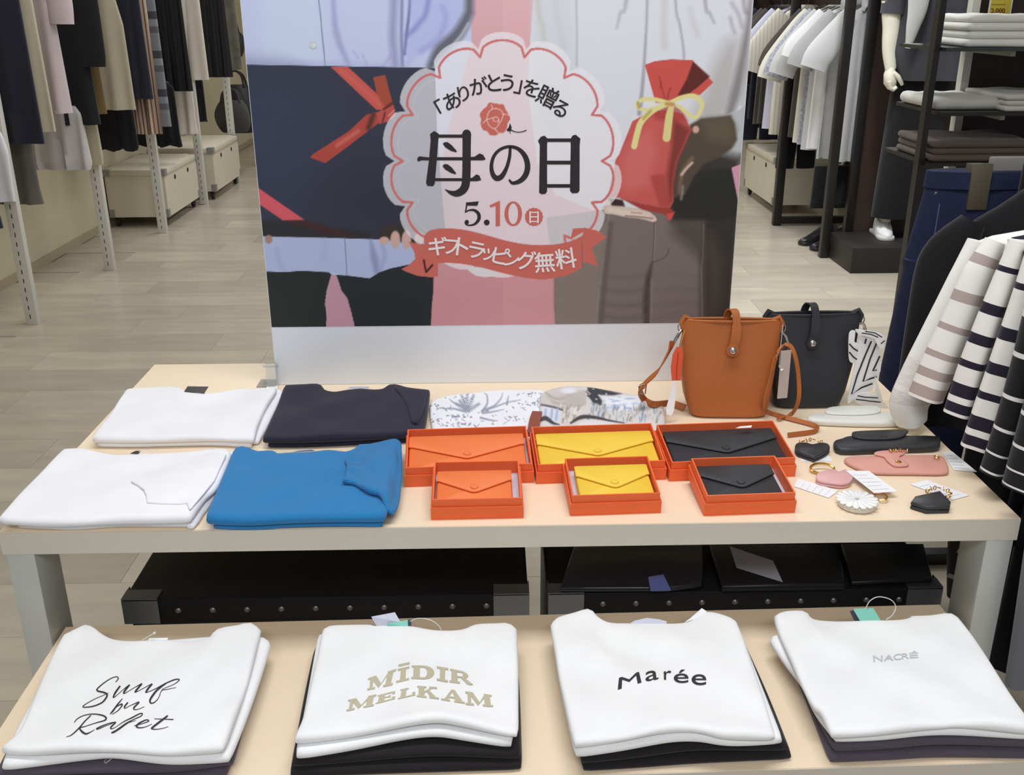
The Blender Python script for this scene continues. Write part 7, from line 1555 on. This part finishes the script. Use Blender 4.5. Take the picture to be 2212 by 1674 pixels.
# white lace tee
front_tee('lace_top', 'plain white top with lace-trimmed sleeve, leftmost of the tops overhanging the table', 'top', [w_lace, lace], 1.64, (2108, 525), [(2112, 520), (2082, 600), (2040, 700), (1995, 800), (1968, 870), (1972, 915)], [40, 62, 78, 88, 92, 66], [(.56, 0), (.70, 1), (.735, 0), (.80, 1), (1, 0)], (2150, 640), .79, 81, thick=.034)
# beige striped
bb = [(.13, 0), (.19, 1), (.36, 0), (.415, 1), (.53, 0), (.58, 1), (.69, 0), (.735, 1), (.80, 0), (.86, 1), (.905, 0), (.985, 1), (1, 0)]
front_tee('striped_sweater', 'white top with beige striped sleeves hanging over the table edge', 'sweater', [w_kn, b_be], 1.575, (2135, 530), [(2150, 520), (2115, 590), (2075, 690), (2035, 780), (2002, 862)], [40, 66, 76, 80, 80], bb, (2170, 640), .80, 82, body_mat=body_stripes('tee_beige_stripes', (236, 234, 228), (176, 160, 156), .075, .24, .02))
nb = [(.18, 0), (.215, 1), (.40, 0), (.44, 1), (.56, 0), (.60, 1), (.70, 0), (.74, 1), (.82, 0), (.885, 1), (.935, 0), (.985, 1), (1, 0)]
front_tee('striped_sweater', 'white top with navy striped sleeves, its hem above the pink case', 'sweater', [w_kn, b_nv], 1.515, (2190, 520), [(2200, 520), (2172, 600), (2135, 700), (2100, 800), (2072, 895)], [30, 44, 52, 58, 62], nb, (2215, 650), .78, 83, body_mat=body_stripes('tee_navy_stripes', (236, 234, 228), (38, 34, 50), .06, .24, .01))
front_tee('striped_sweater', 'white top with navy striped sleeves, the rightmost and lowest of the two', 'sweater', [w_kn, b_nv], 1.455, (2225, 540), [(2235, 545), (2212, 640), (2175, 760), (2140, 870), (2108, 968)], [30, 46, 54, 60, 62], nb, (2240, 660), .76, 84, body_mat=MATS['tee_navy_stripes'])
# black knit with white edge lines
kb = [(.15, 0), (.17, 1), (.32, 0), (.34, 1), (.48, 0), (.50, 1), (.64, 0), (.66, 1), (.80, 0), (.82, 1), (.97, 0), (.985, 1), (1, 0)]
front_tee('black_striped_knit', 'black knit with thin white stripes at the right edge beside the table', 'sweater', [n_blk, b_wh], 1.392, (2250, 600), [(2262, 600), (2240, 720), (2205, 860), (2172, 960), (2148, 1022)], [60, 74, 80, 76, 70], kb, (2262, 700), .70, 85, thick=.05, body_mat=stripes_mat('knit_black_lines', [(0, (27, 26, 29)), (.93, (226, 224, 222))], axis=2, period=.09))
front_tee('black_striped_knit', 'black knit with thin white stripes, nearest one at the right edge', 'sweater', [n_blk, b_wh], 1.312, (2300, 640), [(2310, 640), (2285, 760), (2250, 900), (2222, 1000), (2205, 1056)], [60, 74, 80, 76, 70], kb, (2312, 740), .68, 86, thick=.05, body_mat=MATS['knit_black_lines'])
# long garments hanging below table height at the right
def low_long(name, label, cat, mat, left_px, hem_px, y, w, seed, amp=.008):
    a_ = at(*left_px, y=y); h = at(*hem_px, y=y); r = empty(name, (h.x+w/2, y, h.z), label, cat, GF)
    part(r, 'body', garment_mesh([(1.14, a_.x+.02, a_.x+w, .05), (a_.z, a_.x, a_.x+w, .06), (h.z, h.x, h.x+w, .07)], y, 0, 4, amp, seed), mat, auto=70); hanger(r, a_.x+w/2, y, LRZ, 1.12, w*.8, mat=hang_blk); return r
low_long('grey_trousers', 'mid grey trousers hanging at the bottom right beside the low table', 'trousers', cloth('cotton_slate', (112, 114, 120)), (2212, 1180), (2168, 1474), 1.27, .34, 91)
low_long('black_dress', 'black dress hanging between the table leg and the grey trousers', 'dress', n_blk, (2196, 1180), (2140, 1440), 1.335, .34, 92)
low_long('navy_dress', 'dark navy dress with frayed white hem beside the right table leg', 'dress', cloth('crepe_navy', (36, 38, 52)), (2160, 1180), (2122, 1400), 1.40, .30, 93)
blk2 = low_long('black_coat', 'long black coat hanging behind the right table leg with grey size tags', 'coat', n_blk, (2050, 1170), (2046, 1288), 2.14, .30, 94)
for (x, y) in ((2086, 1195), (2065, 1248)):
    q = at(x, y, y=2.06); part(blk2, 'size_tag', MB().box(q.x-.022, q.x+.022, 2.058, 2.0605, q.z-.005, q.z+.005, mat=Matrix.Translation(q) @ Matrix.Rotation(.35, 4, 'Y') @ Matrix.Translation(-q)), M('tag_grey', (128, 126, 122), rough=.6))
